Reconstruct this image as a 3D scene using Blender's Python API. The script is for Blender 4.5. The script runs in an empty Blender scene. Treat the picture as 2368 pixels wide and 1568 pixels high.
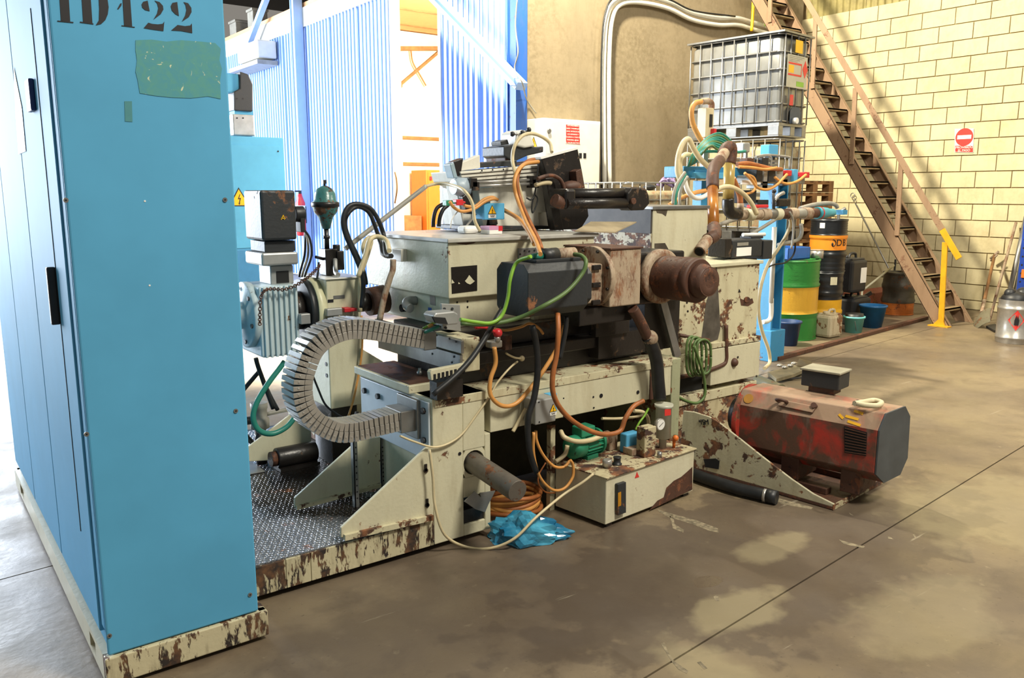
import bpy, bmesh, math, random
from mathutils import Vector, Matrix
random.seed(7)
S = bpy.context.scene
COL = S.collection
# ------------------------------------------------------------------ camera
W, H, F, CX, CY, HOR, CAMH = 2368, 1568, 1913.0, 1184, 784, 445.0, 1.6
_p = math.atan((CY - HOR) / F); _y = math.radians(53.19)
_fh = (math.cos(_y), math.sin(_y))
FW = Vector((_fh[0]*math.cos(_p), _fh[1]*math.cos(_p), -math.sin(_p)))
RT = Vector((_fh[1], -_fh[0], 0))
UP = RT.cross(FW)
CAM = Vector((0, 0, CAMH))
cd = bpy.data.cameras.new('camera'); cam = bpy.data.objects.new('camera', cd); COL.objects.link(cam)
cd.sensor_width = 36; cd.lens = 36*F/W; cd.clip_start = .05; cd.clip_end = 300
M3 = Matrix((RT, UP, -FW)).transposed()
cam.matrix_world = Matrix.Translation(CAM) @ M3.to_4x4()
S.camera = cam
# ------------------------------------------------------------------ world, lights, exposure
S.view_settings.view_transform = 'Standard'; S.view_settings.look = 'None'
S.view_settings.gamma = 1; S.view_settings.use_curve_mapping = False
S.view_settings.exposure = 0.25
wd = bpy.data.worlds.new('world'); S.world = wd; wd.use_nodes = True
wd.node_tree.nodes['Background'].inputs[0].default_value = (1.0, .93, .82, 1)
wd.node_tree.nodes['Background'].inputs[1].default_value = .21
def area(name, loc, target, sx, sy, power, col):
    l = bpy.data.lights.new(name, 'AREA'); l.shape = 'RECTANGLE'; l.size = sx; l.size_y = sy
    l.energy = power; l.color = col
    o = bpy.data.objects.new(name, l); COL.objects.link(o); o.location = loc
    o.rotation_euler = (Vector(target)-Vector(loc)).to_track_quat('-Z', 'Y').to_euler()
    return o
area('daylight_hall_door', (-2.0, 17.5, 2.9), (4.0, 9.5, 1.8), 8.5, 5.2, 3900, (.80, .89, 1.0))
area('daylight_side_door', (-7.0, 5.5, 2.6), (2, 4.8, .8), 4.5, 4.4, 60, (.74, .87, 1.0))
area('high_bay_lamp_stair', (5.0, 6.6, 6.3), (11.5, 6.2, 2.8), .40, .40, 1000, (1.0, .90, .68))
area('high_bay_lamp_front', (3.2, -1.6, 6.6), (3.6, 3.0, .3), 1.2, 1.2, 500, (1.0, .94, .80))
area('high_bay_lamp_aisle', (8.0, 1.2, 6.8), (7.6, 2.6, 0), 1.2, 1.2, 240, (1.0, .93, .77))
area('store_room_lamp', (8.3, 10.6, 4.3), (8.6, 13.5, 1.6), 1.2, 1.2, 900, (1.0, .82, .58))
sb_ = area('sunbeam_through_hall_door', (-6.5, 15.5, 7.0), (2.7, 8.7, 0), 3.2, 2.4, 650, (1.0, .97, .92)); sb_.data.spread = math.radians(5)

# ------------------------------------------------------------------ pixel helpers (2368x1568 frame)
def ray(x, y):
    return FW + RT*((x-CX)/F) + UP*((CY-y)/F)
def at(x, y, X=None, Y=None, Z=None, d=None):
    r = ray(x, y)
    t = X/r.x if X is not None else Y/r.y if Y is not None else (Z-CAMH)/r.z if Z is not None else d
    return CAM + r*t
def H3(pts, Y=None, X=None):
    out = []
    for p in pts:
        if len(p) == 3: out.append(at(p[0], p[1], Y=p[2]) if X is None else at(p[0], p[1], X=p[2]))
        else: out.append(at(p[0], p[1], Y=Y) if X is None else at(p[0], p[1], X=X))
    return out

# ------------------------------------------------------------------ mesh builder
def catmull(pts, k=6):
    P = [Vector(p) for p in pts]
    if len(P) < 3: return P
    Q = [P[0]*2-P[1]] + P + [P[-1]*2-P[-2]]
    out = []
    for i in range(1, len(Q)-2):
        a, b, c, d = Q[i-1:i+3]
        for j in range(k):
            t = j/k
            out.append(.5*((2*b)+(c-a)*t+(2*a-5*b+4*c-d)*t*t+(3*b-a-3*c+d)*t**3))
    return out+[P[-1]]
def frame(d):
    d = Vector(d).normalized()
    a = Vector((0, 0, 1)) if abs(d.z) < .9 else Vector((1, 0, 0))
    u = d.cross(a).normalized(); return u, d.cross(u).normalized()
class MB:
    def __init__(s): s.v = []; s.f = []; s.sm = []
    def add(s, vs, fs, smooth=False):
        n = len(s.v); s.v += [Vector(v) for v in vs]
        for f in fs: s.f.append([n+i for i in f]); s.sm.append(smooth)
        return s
    def hexa(s, p):
        return s.add(p, [(0,3,2,1),(4,5,6,7),(0,1,5,4),(1,2,6,5),(2,3,7,6),(3,0,4,7)])
    def box(s, x0, x1, y0, y1, z0, z1):
        return s.hexa([(x0,y0,z0),(x1,y0,z0),(x1,y1,z0),(x0,y1,z0),(x0,y0,z1),(x1,y0,z1),(x1,y1,z1),(x0,y1,z1)])
    def obox(s, c, ax, ay, az):     # centre and three half vectors
        c, ax, ay, az = map(Vector, (c, ax, ay, az))
        return s.hexa([c-ax-ay-az, c+ax-ay-az, c+ax+ay-az, c-ax+ay-az, c-ax-ay+az, c+ax-ay+az, c+ax+ay+az, c-ax+ay+az])
    def bar(s, a, b, w, h, up=(0,0,1)):   # beam of section w x h from a to b
        a, b = Vector(a), Vector(b); d = (b-a).normalized(); sd = d.cross(Vector(up)).normalized(); u = sd.cross(d)
        return s.obox((a+b)/2, (b-a)/2, sd*w/2, u*h/2)
    def prism(s, poly, vec):
        n = len(poly); p = [Vector(q) for q in poly]; vec = Vector(vec)
        fs = [tuple(range(n))[::-1], tuple(range(n, 2*n))] + [(i, (i+1) % n, n+(i+1) % n, n+i) for i in range(n)]
        return s.add(p+[q+vec for q in p], fs)
    def lathe(s, p, d, prof, n=20, smooth=True, caps=True):   # profile (t along d, r)
        p = Vector(p); d = Vector(d).normalized(); u, w = frame(d); vs = []
        for t, r in prof:
            for i in range(n):
                a = 2*math.pi*i/n; vs.append(p+d*t+(u*math.cos(a)+w*math.sin(a))*r)
        fs = []
        for k in range(len(prof)-1):
            for i in range(n):
                j = (i+1) % n; fs.append((k*n+i, k*n+j, (k+1)*n+j, (k+1)*n+i))
        b = len(s.v); s.add(vs, fs, smooth)
        if caps:
            s.f.append([b+i for i in range(n)][::-1]); s.sm.append(False)
            m = (len(prof)-1)*n; s.f.append([b+m+i for i in range(n)]); s.sm.append(False)
        return s
    def cyl(s, a, b, r, r2=None, n=16, caps=True):
        a, b = Vector(a), Vector(b)
        return s.lathe(a, b-a, [(0, r), ((b-a).length, r if r2 is None else r2)], n, True, caps)
    def tube(s, pts, r, n=8, k=6, curve=True):
        P = catmull(pts, k) if curve else [Vector(p) for p in pts]
        vs = []; u = None
        for i, p in enumerate(P):
            d = (P[min(i+1, len(P)-1)]-P[max(i-1, 0)])
            if d.length < 1e-7: d = Vector((0, 0, 1))
            d.normalize()
            if u is None: u, w = frame(d)
            else:
                u = (u-d*u.dot(d))
                u = u.normalized() if u.length > 1e-6 else frame(d)[0]
                w = d.cross(u)
            for j in range(n):
                a = 2*math.pi*j/n; vs.append(p+(u*math.cos(a)+w*math.sin(a))*r)
        fs = [(k2*n+j, k2*n+(j+1) % n, (k2+1)*n+(j+1) % n, (k2+1)*n+j) for k2 in range(len(P)-1) for j in range(n)]
        b = len(s.v); s.add(vs, fs, True)
        s.f.append([b+j for j in range(n)][::-1]); s.sm.append(False)
        m = (len(P)-1)*n; s.f.append([b+m+j for j in range(n)]); s.sm.append(False)
        return s
    def sphere(s, c, r, sc=(1,1,1), n=14, m=9):
        c = Vector(c); vs = []
        for k in range(1, m):
            ph = math.pi*k/m
            for i in range(n):
                a = 2*math.pi*i/n; vs.append(c+Vector((r*sc[0]*math.sin(ph)*math.cos(a), r*sc[1]*math.sin(ph)*math.sin(a), r*sc[2]*math.cos(ph))))
        vs += [c+Vector((0,0,r*sc[2])), c-Vector((0,0,r*sc[2]))]
        t, b = len(vs)-2, len(vs)-1
        fs = [(k*n+i, (k+1)*n+i, (k+1)*n+(i+1) % n, k*n+(i+1) % n) for k in range(m-2) for i in range(n)]
        fs += [(t, i, (i+1) % n) for i in range(n)] + [(b, (m-2)*n+(i+1) % n, (m-2)*n+i) for i in range(n)]
        return s.add(vs, fs, True)
    def torus(s, c, d, R, r, n=24, m=8):
        u, w = frame(d)
        return s.tube([Vector(c)+(u*math.cos(2*math.pi*i/n)+w*math.sin(2*math.pi*i/n))*R for i in range(n+1)], r, m, curve=False)
    def build(s, name, mat, parent=None, bev=0, label=None, kind=None):
        if parent is not None: o0 = wloc(parent)
        else:
            xs = [v.x for v in s.v]; ys = [v.y for v in s.v]; zs = [v.z for v in s.v]
            o0 = Vector(((min(xs)+max(xs))/2, (min(ys)+max(ys))/2, min(zs)))
        me = bpy.data.meshes.new(name); me.from_pydata([v-o0 for v in s.v], [], s.f)
        me.polygons.foreach_set('use_smooth', s.sm)
        bm = bmesh.new(); bm.from_mesh(me); bmesh.ops.recalc_face_normals(bm, faces=bm.faces); bm.to_mesh(me); bm.free()
        me.materials.append(mat); me.update()
        o = bpy.data.objects.new(name, me); COL.objects.link(o)
        if parent is not None: o.parent = parent
        else: o.location = o0
        if bev:
            b = o.modifiers.new('bevel', 'BEVEL'); b.width = bev; b.segments = 2; b.limit_method = 'ANGLE'; b.angle_limit = .7
        if label: o['label'] = label
        if kind: o['kind'] = kind
        return o
def wloc(o):
    v = Vector((0, 0, 0))
    while o is not None: v = v+Vector(o.location); o = o.parent
    return v
def tag(o, label, cat, group=None):
    o['label'] = label; o['category'] = cat
    if group: o['group'] = group
    return o
def struct(o): o['kind'] = 'structure'; return o
def thing(name, label, cat, loc, group=None):
    o = bpy.data.objects.new(name, None); COL.objects.link(o); o.location = loc; o.empty_display_size = .1
    return tag(o, label, cat, group)
def copy_tree(o, parent=None):
    c = o.copy(); COL.objects.link(c); c.parent = parent
    for ch in o.children: copy_tree(ch, c)
    return c
def hose(name, label, pts, r, mat, cat='hose', Y=None, group=None, n=8, k=6):
    o = MB().tube(H3(pts, Y) if Y is not None or len(pts[0]) == 3 and isinstance(pts[0], tuple) else pts, r, n, k).build(name, mat)
    return tag(o, label, cat, group)

# ------------------------------------------------------------------ materials
def lin(h):
    if isinstance(h, str): c = [int(h[i:i+2], 16)/255 for i in (0, 2, 4)]
    else: c = h
    return tuple((x/12.92 if x <= .04045 else ((x+.055)/1.055)**2.4) for x in c)+(1,)
class NT:
    def __init__(s, name):
        s.m = bpy.data.materials.new(name); s.m.use_nodes = True
        s.t = s.m.node_tree; s.b = s.t.nodes['Principled BSDF']; s.pos = None
    def n(s, ty, **kw):
        x = s.t.nodes.new(ty)
        for k, v in kw.items(): setattr(x, k, v)
        return x
    def l(s, a, b): s.t.links.new(a, b)
    def P(s, sc=(1,1,1)):
        if s.pos is None: s.pos = s.n('ShaderNodeNewGeometry')
        mp = s.n('ShaderNodeMapping'); mp.inputs['Scale'].default_value = sc
        s.l(s.pos.outputs['Position'], mp.inputs['Vector']); return mp.outputs[0]
    def noise(s, scale, detail=4, rough=.55, sc=(1,1,1), dist=0):
        x = s.n('ShaderNodeTexNoise'); x.inputs['Scale'].default_value = scale; x.inputs['Detail'].default_value = detail
        x.inputs['Roughness'].default_value = rough; x.inputs['Distortion'].default_value = dist
        s.l(s.P(sc), x.inputs['Vector']); return x.outputs[0]
    def ramp(s, fac, a, b, ca=(0,0,0,1), cb=(1,1,1,1)):
        x = s.n('ShaderNodeValToRGB'); e = x.color_ramp.elements
        e[0].position = a; e[0].color = ca; e[1].position = b; e[1].color = cb
        s.l(fac, x.inputs[0]); return x.outputs[0]
    def mix(s, fac, a, b, mode='MIX'):
        x = s.n('ShaderNodeMix', data_type='RGBA', blend_type=mode)
        if isinstance(fac, (int, float)): x.inputs[0].default_value = fac
        else: s.l(fac, x.inputs[0])
        for k, v in ((6, a), (7, b)):
            if isinstance(v, tuple): x.inputs[k].default_value = v
            else: s.l(v, x.inputs[k])
        return x.outputs[2]
    def math(s, op, a, b=0, clamp=False):
        x = s.n('ShaderNodeMath', operation=op, use_clamp=clamp)
        for k, v in ((0, a), (1, b)):
            if isinstance(v, (int, float)): x.inputs[k].default_value = v
            else: s.l(v, x.inputs[k])
        return x.outputs[0]
    def bump(s, h, st=.3, dist=.01):
        x = s.n('ShaderNodeBump'); x.inputs['Strength'].default_value = st; x.inputs['Distance'].default_value = dist
        s.l(h, x.inputs['Height']); s.l(x.outputs[0], s.b.inputs['Normal'])
    def base(s, c):
        if isinstance(c, tuple): s.b.inputs['Base Color'].default_value = c
        else: s.l(c, s.b.inputs['Base Color'])
    def set(s, rough=None, metal=None, spec=None, trans=None, ior=None, alpha=None, emit=None, es=0):
        I = s.b.inputs
        if rough is not None:
            if isinstance(rough, (int, float)): I['Roughness'].default_value = rough
            else: s.l(rough, I['Roughness'])
        if metal is not None: I['Metallic'].default_value = metal
        if spec is not None: I['Specular IOR Level'].default_value = spec
        if trans is not None: I['Transmission Weight'].default_value = trans
        if alpha is not None: I['Alpha'].default_value = alpha
        if emit is not None: I['Emission Color'].default_value = emit; I['Emission Strength'].default_value = es
        return s.m
def plain(name, col, rough=.5, metal=0, var=.12, scale=9):
    t = NT(name); c = lin(col); d = tuple(x*(1-var*2.2) for x in c[:3])+(1,)
    t.base(t.mix(t.ramp(t.noise(scale), .35, .7), d, c)); return t.set(rough, metal)
def worn(name, col, under='4a3226', amount=.3, scale=5, dirt='6b5a45', dirtamt=.3, rough=.45, metal=0, sc=(1,1,1), edge=.03, under2='8a5a3a'):
    """paint over bare or rusty metal: amount 0..1 is the share of missing paint"""
    t = NT(name); c = lin(col); a = .715-.30*amount
    cv = t.mix(t.ramp(t.noise(2.3, 5, sc=(1,1,.5)), .38, .72), c, tuple(x*.86 for x in c[:3])+(1,))
    cv = t.mix(t.math('MULTIPLY', t.ramp(t.noise(7, 6, .65, sc=(2.2,2.2,.45)), .5, .8), dirtamt), cv, lin(dirt))
    mv_ = t.math('ADD', t.math('MULTIPLY', t.noise(scale, 4, .55, sc=sc, dist=.3), .62), t.math('MULTIPLY', t.noise(scale*5.5, 6, .62, sc=sc, dist=.4), .38))
    msk = t.ramp(mv_, a-.05-edge*.5, a-.05+edge*.6)
    rust = t.mix(t.ramp(t.noise(22, 5), .4, .65), lin(under), lin(under2))
    t.base(t.mix(msk, cv, rust)); t.bump(t.math('SUBTRACT', t.noise(60, 3), t.math('MULTIPLY', msk, 1.2)), .25, .004)
    r = t.mix(msk, (rough,)*3+(1,), (.75,)*3+(1,)); return t.set(r, metal)
MAT = {}
# palette
MAT['cab_blue'] = plain('cabinet blue paint', '58a6d0', .68, var=.05, scale=3); MAT['cab_blue'].node_tree.nodes['Principled BSDF'].inputs['Specular IOR Level'].default_value = .25
MAT['cab_blue_dark'] = plain('dark blue plastic', '24407e', .45)
MAT['post_blue'] = worn('blue post paint', '3a8bb8', '33302e', .12, 9, '3a5a66', .2)
MAT['steel_blue'] = worn('blue steelwork', '2f62b4', '38332e', .05, 7)
MAT['clad_blue'] = plain('pale blue sheet cladding', '95b6ec', .42, var=.03)
MAT['cream'] = worn('cream machine paint', 'cdc8ac', '54392b', .06, 7, '8f7d58', .35)
MAT['cream_worn'] = worn('chipped cream paint', 'c9c2a2', '4a3327', .40, 7, '80694a', .5)
MAT['cream_bad'] = worn('flaking cream paint', 'c2b795', '43302a', .56, 8, '6b5538', .7, sc=(1,1,1.6))
MAT['cream_base'] = worn('scuffed cream skirting', 'c6bd9c', '2b2320', .50, 9, '5a4a36', .8, sc=(1.6,1.6,.5), under2='6a4a30')
MAT['white'] = plain('off white enamel', 'dcdad0', .4, var=.04)
MAT['grey_metal'] = plain('brushed grey metal', '9a9a98', .38, .75, var=.1, scale=14)
MAT['chain'] = plain('bright chain steel', 'b9b6b0', .32, .6, var=.08, scale=20)
MAT['alu'] = plain('cast aluminium', 'b3b4b2', .45, .5, var=.1)
MAT['dark_grey'] = worn('dark grey motor paint', '2b2e31', '2a2524', .2, 6, '2b2a28', .4, rough=.5)
MAT['charcoal'] = plain('black plastic', '26282b', .45)
MAT['rubber'] = plain('black rubber hose', '222427', .5, var=.25, scale=20)
MAT['oily'] = worn('oily black steel', '231f1d', '3d2d22', .22, 6, '120f0e', .6, rough=.35, under2='5e4630')
MAT['rust'] = worn('brown rusted steel', '54372a', '38241c', .4, 14, '2a1d18', .5, rough=.6, under2='7a4a30')
MAT['rust_light'] = worn('rust stained steel', 'ab9881', '6b4a38', .42, 16, '54402f', .75, rough=.6, sc=(1,1,.45), edge=.12)
MAT['brown_steel'] = worn('brown stair paint', '93785f', '6f5442', .22, 7, '59442f', .4, rough=.6, under2='7d5a44')
MAT['tread'] = plain('dusty stair tread', '9c8562', .8, var=.2)
MAT['orange'] = plain('orange cable sheath', 'd99a52', .45, var=.1, scale=12)
MAT['orange_dark'] = plain('dirty orange cable', 'b06a38', .5, var=.18, scale=14)
MAT['cream_hose'] = plain('cream cable sheath', 'd8c8a0', .45, var=.1)
MAT['grey_hose'] = plain('grey conduit', '9b978c', .5, var=.12)
MAT['green_hose'] = plain('yellow green earth cable', '86b83c', .4, var=.1)
MAT['green_dark'] = plain('dull green hose', '5f7a44', .5, var=.15)
MAT['teal'] = plain('teal air hose', '2f8a78', .4, var=.12)
MAT['red'] = plain('red plastic', 'cf2f35', .4, var=.08)
MAT['yellow'] = plain('yellow paint', 'e0a81e', .5, var=.08)
MAT['sign_yellow'] = plain('hazard yellow', 'f0b81c', .4, var=.03)
MAT['black'] = plain('black print', '15141a', .55, var=.02)
MAT['sign_white'] = plain('white label', 'ecebe6', .5, var=.02)
MAT['sign_red'] = plain('red print', 'd63a34', .45, var=.03)
MAT['orange_paint'] = plain('orange door paint', 'e0752a', .5, var=.05)
MAT['pump_green'] = worn('green motor paint', '2c8a68', '1f4a3c', .12, 12, '1c4438', .3)
MAT['concrete'] = worn('stained cast concrete', '8f8168', '74674f', .42, 1.3, '7a6c54', .5, rough=.85, edge=.25, under2='8c7f66')
MAT['block'] = worn('pale cement block', 'd8cda6', 'b3a67e', .30, 2.2, 'b0a27c', .35, rough=.9, edge=.3, under2='c4b78e')
MAT['mortar'] = plain('grey mortar', '9c8a64', .95)
MAT['sheet_yellow'] = plain('old translucent sheet', 'a59a66', .5, var=.15)
MAT['timber'] = plain('pallet timber', '9a6f44', .8, var=.2, scale=7)
MAT['dark_gap'] = plain('dark gap', '141414', .8)

MAT['scuff'] = plain('chalky scuff', '9a8d73', .8, var=.3, scale=40)
def floor_mat():
    t = NT('worn concrete floor')
    big = t.ramp(t.noise(.55, 5, .6), .40, .62)
    c = t.mix(big, lin('675a4b'), lin('85765d'))
    c = t.mix(t.math('MULTIPLY', t.ramp(t.noise(3.2, 7, .7, dist=.6), .48, .72), .55), c, lin('4d4238'))
    c = t.mix(t.math('MULTIPLY', t.ramp(t.noise(16, 6, .7), .62, .74), .35), c, lin('b8ab8c'))
    c = t.mix(t.math('MULTIPLY', t.ramp(t.noise(45, 3), .66, .72), .5), c, lin('3b332b'))
    def spot(p, rx, ry, soft=.35):
        mp = t.n('ShaderNodeMapping', vector_type='TEXTURE'); mp.inputs['Location'].default_value = (p.x, p.y, 0)
        mp.inputs['Scale'].default_value = (rx, ry, 1); t.l(t.pos.outputs['Position'], mp.inputs['Vector'])
        ln = t.n('ShaderNodeVectorMath', operation='LENGTH'); t.l(mp.outputs[0], ln.inputs[0])
        d = t.math('ADD', ln.outputs['Value'], t.math('MULTIPLY', t.math('SUBTRACT', t.noise(5, 5), .5), 1.6))
        return t.ramp(d, 1-soft, 1+soft, (1,1,1,1), (0,0,0,1))
    dark = spot(at(1800, 1260, Z=0), 1.55, .62, .12)
    c = t.mix(t.math('MULTIPLY', dark, .62), c, lin('4d4239'))
    dk2 = spot(at(1120, 1420, Z=0), 1.1, .55, .4); c = t.mix(t.math('MULTIPLY', dk2, .5), c, lin('4b4036'))
    for px, py, rx, ry, k in ((1790, 1265, .26, .12, .45), (1700, 1410, .28, .14, .5), (1640, 1545, .14, .24, .45), (2150, 1420, .5, .25, .3), (2320, 1180, .7, .5, .4)):
        c = t.mix(t.math('MULTIPLY', spot(at(px, py, Z=0), rx, ry), k), c, lin('a09474'))
    scr = t.ramp(t.noise(3, 4, .5, sc=(.6, 9, 1)), .70, .74)
    c = t.mix(t.math('MULTIPLY', scr, .28), c, lin('c9c0a8'))
    wet = spot(at(1635, 1345, Z=0), .085, .05, .1)
    t.base(c)
    r = t.mix(t.ramp(t.noise(2.6, 5), .35, .7), (.34,)*3+(1,), (.62,)*3+(1,))
    t.set(t.mix(wet, r, (.05,)*3+(1,)))
    t.bump(t.math('ADD', t.noise(30, 5), t.math('MULTIPLY', wet, -.1)), .18, .006); return t.m
MAT['floor'] = floor_mat()

# ------------------------------------------------------------------ structure
WX, WY, PX, WTOP = 11.9, 8.25, 6.363, 4.88
fl = struct(MB().box(-14, 13, -5, 26, -.25, -.018).build('floor', plain('joint filler', '3a3027', .9))); fl['label'] = 'stained grey brown concrete hall floor with joints'
def slab(y0, y1):
    g = .004; sl = .095
    q = [(-14, y0+sl*-14+g), (13, y0+sl*13+g), (13, y1+sl*13-g), (-14, y1+sl*-14-g)]
    MB().prism([(x, y, -.018) for x, y in q], (0, 0, .018)).build('slab', MAT['floor'], fl)
for a, b in ((-6, 1.58), (1.58, 3.86), (3.86, 9.2), (9.2, 16), (16, 28)): slab(a, b)
for pts in (((1520,1178),(1560,1190),(1612,1204),(1660,1222),(1662,1232),(1640,1228),(1600,1212),(1545,1196),(1524,1184)), ((1548,1192),(1556,1190),(1560,1212),(1582,1226),(1580,1232),(1556,1222)), ((1778,1150),(1800,1152),(1880,1174),(1876,1178),(1808,1166)), ((1529,1490),(1536,1486),(1545,1508),(1560,1530),(1592,1552),(1588,1558),(1568,1548),(1552,1528)), ((1612,1532),(1620,1530),(1636,1546),(1628,1548)), ((1650,1380),(1660,1376),(1664,1390),(1654,1390)), ((2052,1240),(2060,1243),(2066,1247),(2054,1246)), ((2110,1236),(2114,1236),(2120,1244),(2116,1245)), ((1964,1186),(1970,1190),(1974,1193),(1966,1191)), ((1940,1248),(1960,1254),(2000,1264),(1996,1268),(1950,1258))):
    MB().prism([at(x, y, Z=0) for x, y in pts], (0, 0, .0006)).build('paint_scuff', MAT['scuff'], fl)
# brown steel angle let into the floor in front of the drums
a, b = at(1795, 834, Z=0), at(2142, 738, Z=0)
tr = struct(MB().bar(a+Vector((0,0,.02)), b+Vector((0,0,.02)), .06, .04).build('trim_1', MAT['rust'], bev=.004))
# block wall
wr = struct(MB().box(WX+.012, WX+.2, -3.0, WY+.3, 0, 4.28).build('wall_right', MAT['mortar'])); wr['label'] = 'cream cement block wall behind the stairs'
bw, bh, gap = .459, .2187, .007
bmesh0 = None
zt = 4.286
for r in range(20):
    z1 = zt-r*bh; z0 = max(z1-bh, 0)
    if z1 < .05: continue
    off = 7.438 if r % 2 == 0 else 7.23
    for k in range(-2, 13):
        y1 = off-(k)*bw; y0 = y1-bw
        if y0 > WY-.05 or y1 < 2.6: continue
        full = z1-z0 > bh-.001 and y1 <= WY
        if full and bmesh0 is not None:
            o = bpy.data.objects.new('block', bmesh0); COL.objects.link(o); o.parent = wr
        else:
            m = MB().box(-.001, .02, -bw/2+gap, (bw/2-gap if y1 <= WY else bw/2-(y1-WY)), -bh/2+gap+(bh-(z1-z0)), bh/2-gap)
            o = m.build('block', MAT['block'], wr, bev=.004 if not full else 0)
            me = o.data
            for v in me.vertices: v.co += Vector(wloc(wr))
            if full: bmesh0 = me
        o.location = Vector((WX-.006+random.uniform(0, .004), (y0+y1)/2, z1-bh/2))-wloc(wr)
m = MB().box(WX, WX+.02, -3, 2.55, 0, 4.28); 
# corrugated sheet above the block wall
def corr(axis, p0, length, z0, z1, pitch, depth, nrm, flat=.5):
    """trapezoid sheet: runs along axis from p0, ribs stand out along nrm"""
    ax, nr = Vector(axis), Vector(nrm); m = MB(); pr = []; t = 0
    while t < length-1e-6:
        for f, d in ((0, 0), (flat*.5, 0), (flat*.5+.12, 1), (.88, 1)):
            q = t+f*pitch
            if q <= length: pr.append((q, d*depth))
        t += pitch
    pr.append((length, 0)); n = len(pr)
    lo = [Vector(p0)+ax*q+nr*d+Vector((0,0,z0)) for q, d in pr]; hi = [v+Vector((0,0,z1-z0)) for v in lo]
    bk = -nr*.004
    vs = lo+hi+[v+bk for v in lo]+[v+bk for v in hi]
    fs = [(i, i+1, n+i+1, n+i) for i in range(n-1)]+[(2*n+i+1, 2*n+i, 3*n+i, 3*n+i+1) for i in range(n-1)]
    fs += [(i+1, i, 2*n+i, 2*n+i+1) for i in range(n-1)]+[(n+i, n+i+1, 3*n+i+1, 3*n+i) for i in range(n-1)]
    return m.add(vs, fs)
up = struct(MB().box(WX+.12, WX+.2, 0, WY+.3, 4.28, 7.1).build('wall_right_upper', MAT['mortar']))
for k in range(6):
    corr((0, 1, 0), (WX+.08, WY-.02-(k+1)*1.0, 0), .995, 4.285, 7.0, .11, .03, (-1, 0, 0)).build('sheet', MAT['sheet_yellow'], up)
# concrete front wall of the store room
wb = struct(MB().box(PX+.02, WX+.01, WY, WY+.25, 0, 6.8).build('wall_back', MAT['concrete'])); wb['label'] = 'stained bare concrete wall behind the machine'
# clad side wall with an open doorway
wl = struct(MB().box(PX+.06, PX+.14, WY+.25, 10.16, 0, WTOP).box(PX+.06, PX+.14, 11.59, 22, 0, WTOP).build('wall_left', MAT['white']))
wl['label'] = 'pale blue ribbed sheet cladding wall of the store room'
def cladding(y0, y1):
    n = max(1, round((y1-y0)/1.0)); w = (y1-y0)/n
    for k in range(n):
        corr((0, 1, 0), (PX+.055, y0+k*w, 0), w-.003, .02, 4.53, .125, .05, (-1, 0, 0), .5).build('cladding_sheet', MAT['clad_blue'], wl)
cladding(WY+.02, 10.155); cladding(11.595, 22)
MB().box(PX-.01, PX+.05, 11.595, 22, 4.53, 4.86).box(PX-.01, PX+.05, WY+.01, 10.155, 4.53, 4.86).build('top_flashing', MAT['white'], wl)
struct(MB().box(PX+.0, PX+.15, 10.16, 10.22, 0, WTOP).build('trim_2', MAT['white']))
struct(MB().box(PX+.0, PX+.15, 11.53, 11.59, 0, WTOP).build('trim_3', MAT['white']))
# store room behind the doorway
RY = 15.5
struct(MB().box(PX+.14, 12.2, RY, RY+.1, 0, 4.84).build('wall_store_back', plain('store room plaster', 'e2d6bc', .7, var=.03)))
struct(MB().box(12.0, 12.15, WY+.26, RY, 0, 4.84).build('wall_store_side', plain('store room side plaster', 'e2d6bc', .7, var=.03)))
cs = struct(MB().box(PX+.02, 12.2, WY+.26, 21, 4.86, 4.95).build('ceiling_store', plain('store room ceiling board', 'd9a878', .7, var=.03)))
for k in range(6): MB().box(PX+.14, 12, WY+.5+k*1.25, WY+.53+k*1.25, 4.845, 4.862).build('board_joint', MAT['timber'], cs)
# hall roof and far wall above the store room
struct(MB().box(PX, 16, 9, 30, 8.0, 8.1).build('ceiling', plain('dark roof sheet', '3a342e', .8)))
struct(MB().box(13.2, 13.3, 9, 30, 4.9, 8.0).build('wall_far', plain('dark back wall', '4a4038', .8)))
# far end and left side of the hall, beyond the big open door
struct(MB().box(-13.5, PX, 25.5, 25.7, 0, 8).build('wall_end', plain('pale hall end wall', 'b9b4a8', .8, var=.05)))
struct(MB().box(-13.7, -13.5, -5, 25.7, 0, 8).build('wall_side', plain('pale hall side wall', 'b9b4a8', .8, var=.05)))
# ------------------------------------------------------------------ small shared builders
def text_part(parent, name, s, size, o, rt, up, mat, align='CENTER', spacing=1.0):
    cu = bpy.data.curves.new(name, 'FONT'); cu.body = s; cu.size = size; cu.align_x = align; cu.align_y = 'CENTER'
    cu.extrude = .0006; cu.space_line = spacing; cu.resolution_u = 3
    ob = bpy.data.objects.new(name, cu); COL.objects.link(ob)
    bpy.context.view_layer.update()
    me = bpy.data.meshes.new_from_object(ob.evaluated_get(bpy.context.evaluated_depsgraph_get()))
    bpy.data.objects.remove(ob); bpy.data.curves.remove(cu)
    rt = Vector(rt).normalized(); up = Vector(up).normalized(); nn = rt.cross(up); off = Vector(o)-wloc(parent)
    for v in me.vertices: c = v.co.copy(); v.co = off+rt*c.x+up*c.y+nn*c.z
    me.materials.clear(); me.materials.append(mat); me.name = name
    q = bpy.data.objects.new(name, me); COL.objects.link(q); q.parent = parent; return q
def flat(parent, name, pts, mat, nrm, th=.001):
    return MB().prism(pts, Vector(nrm)*th).build(name, mat, parent)
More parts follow.
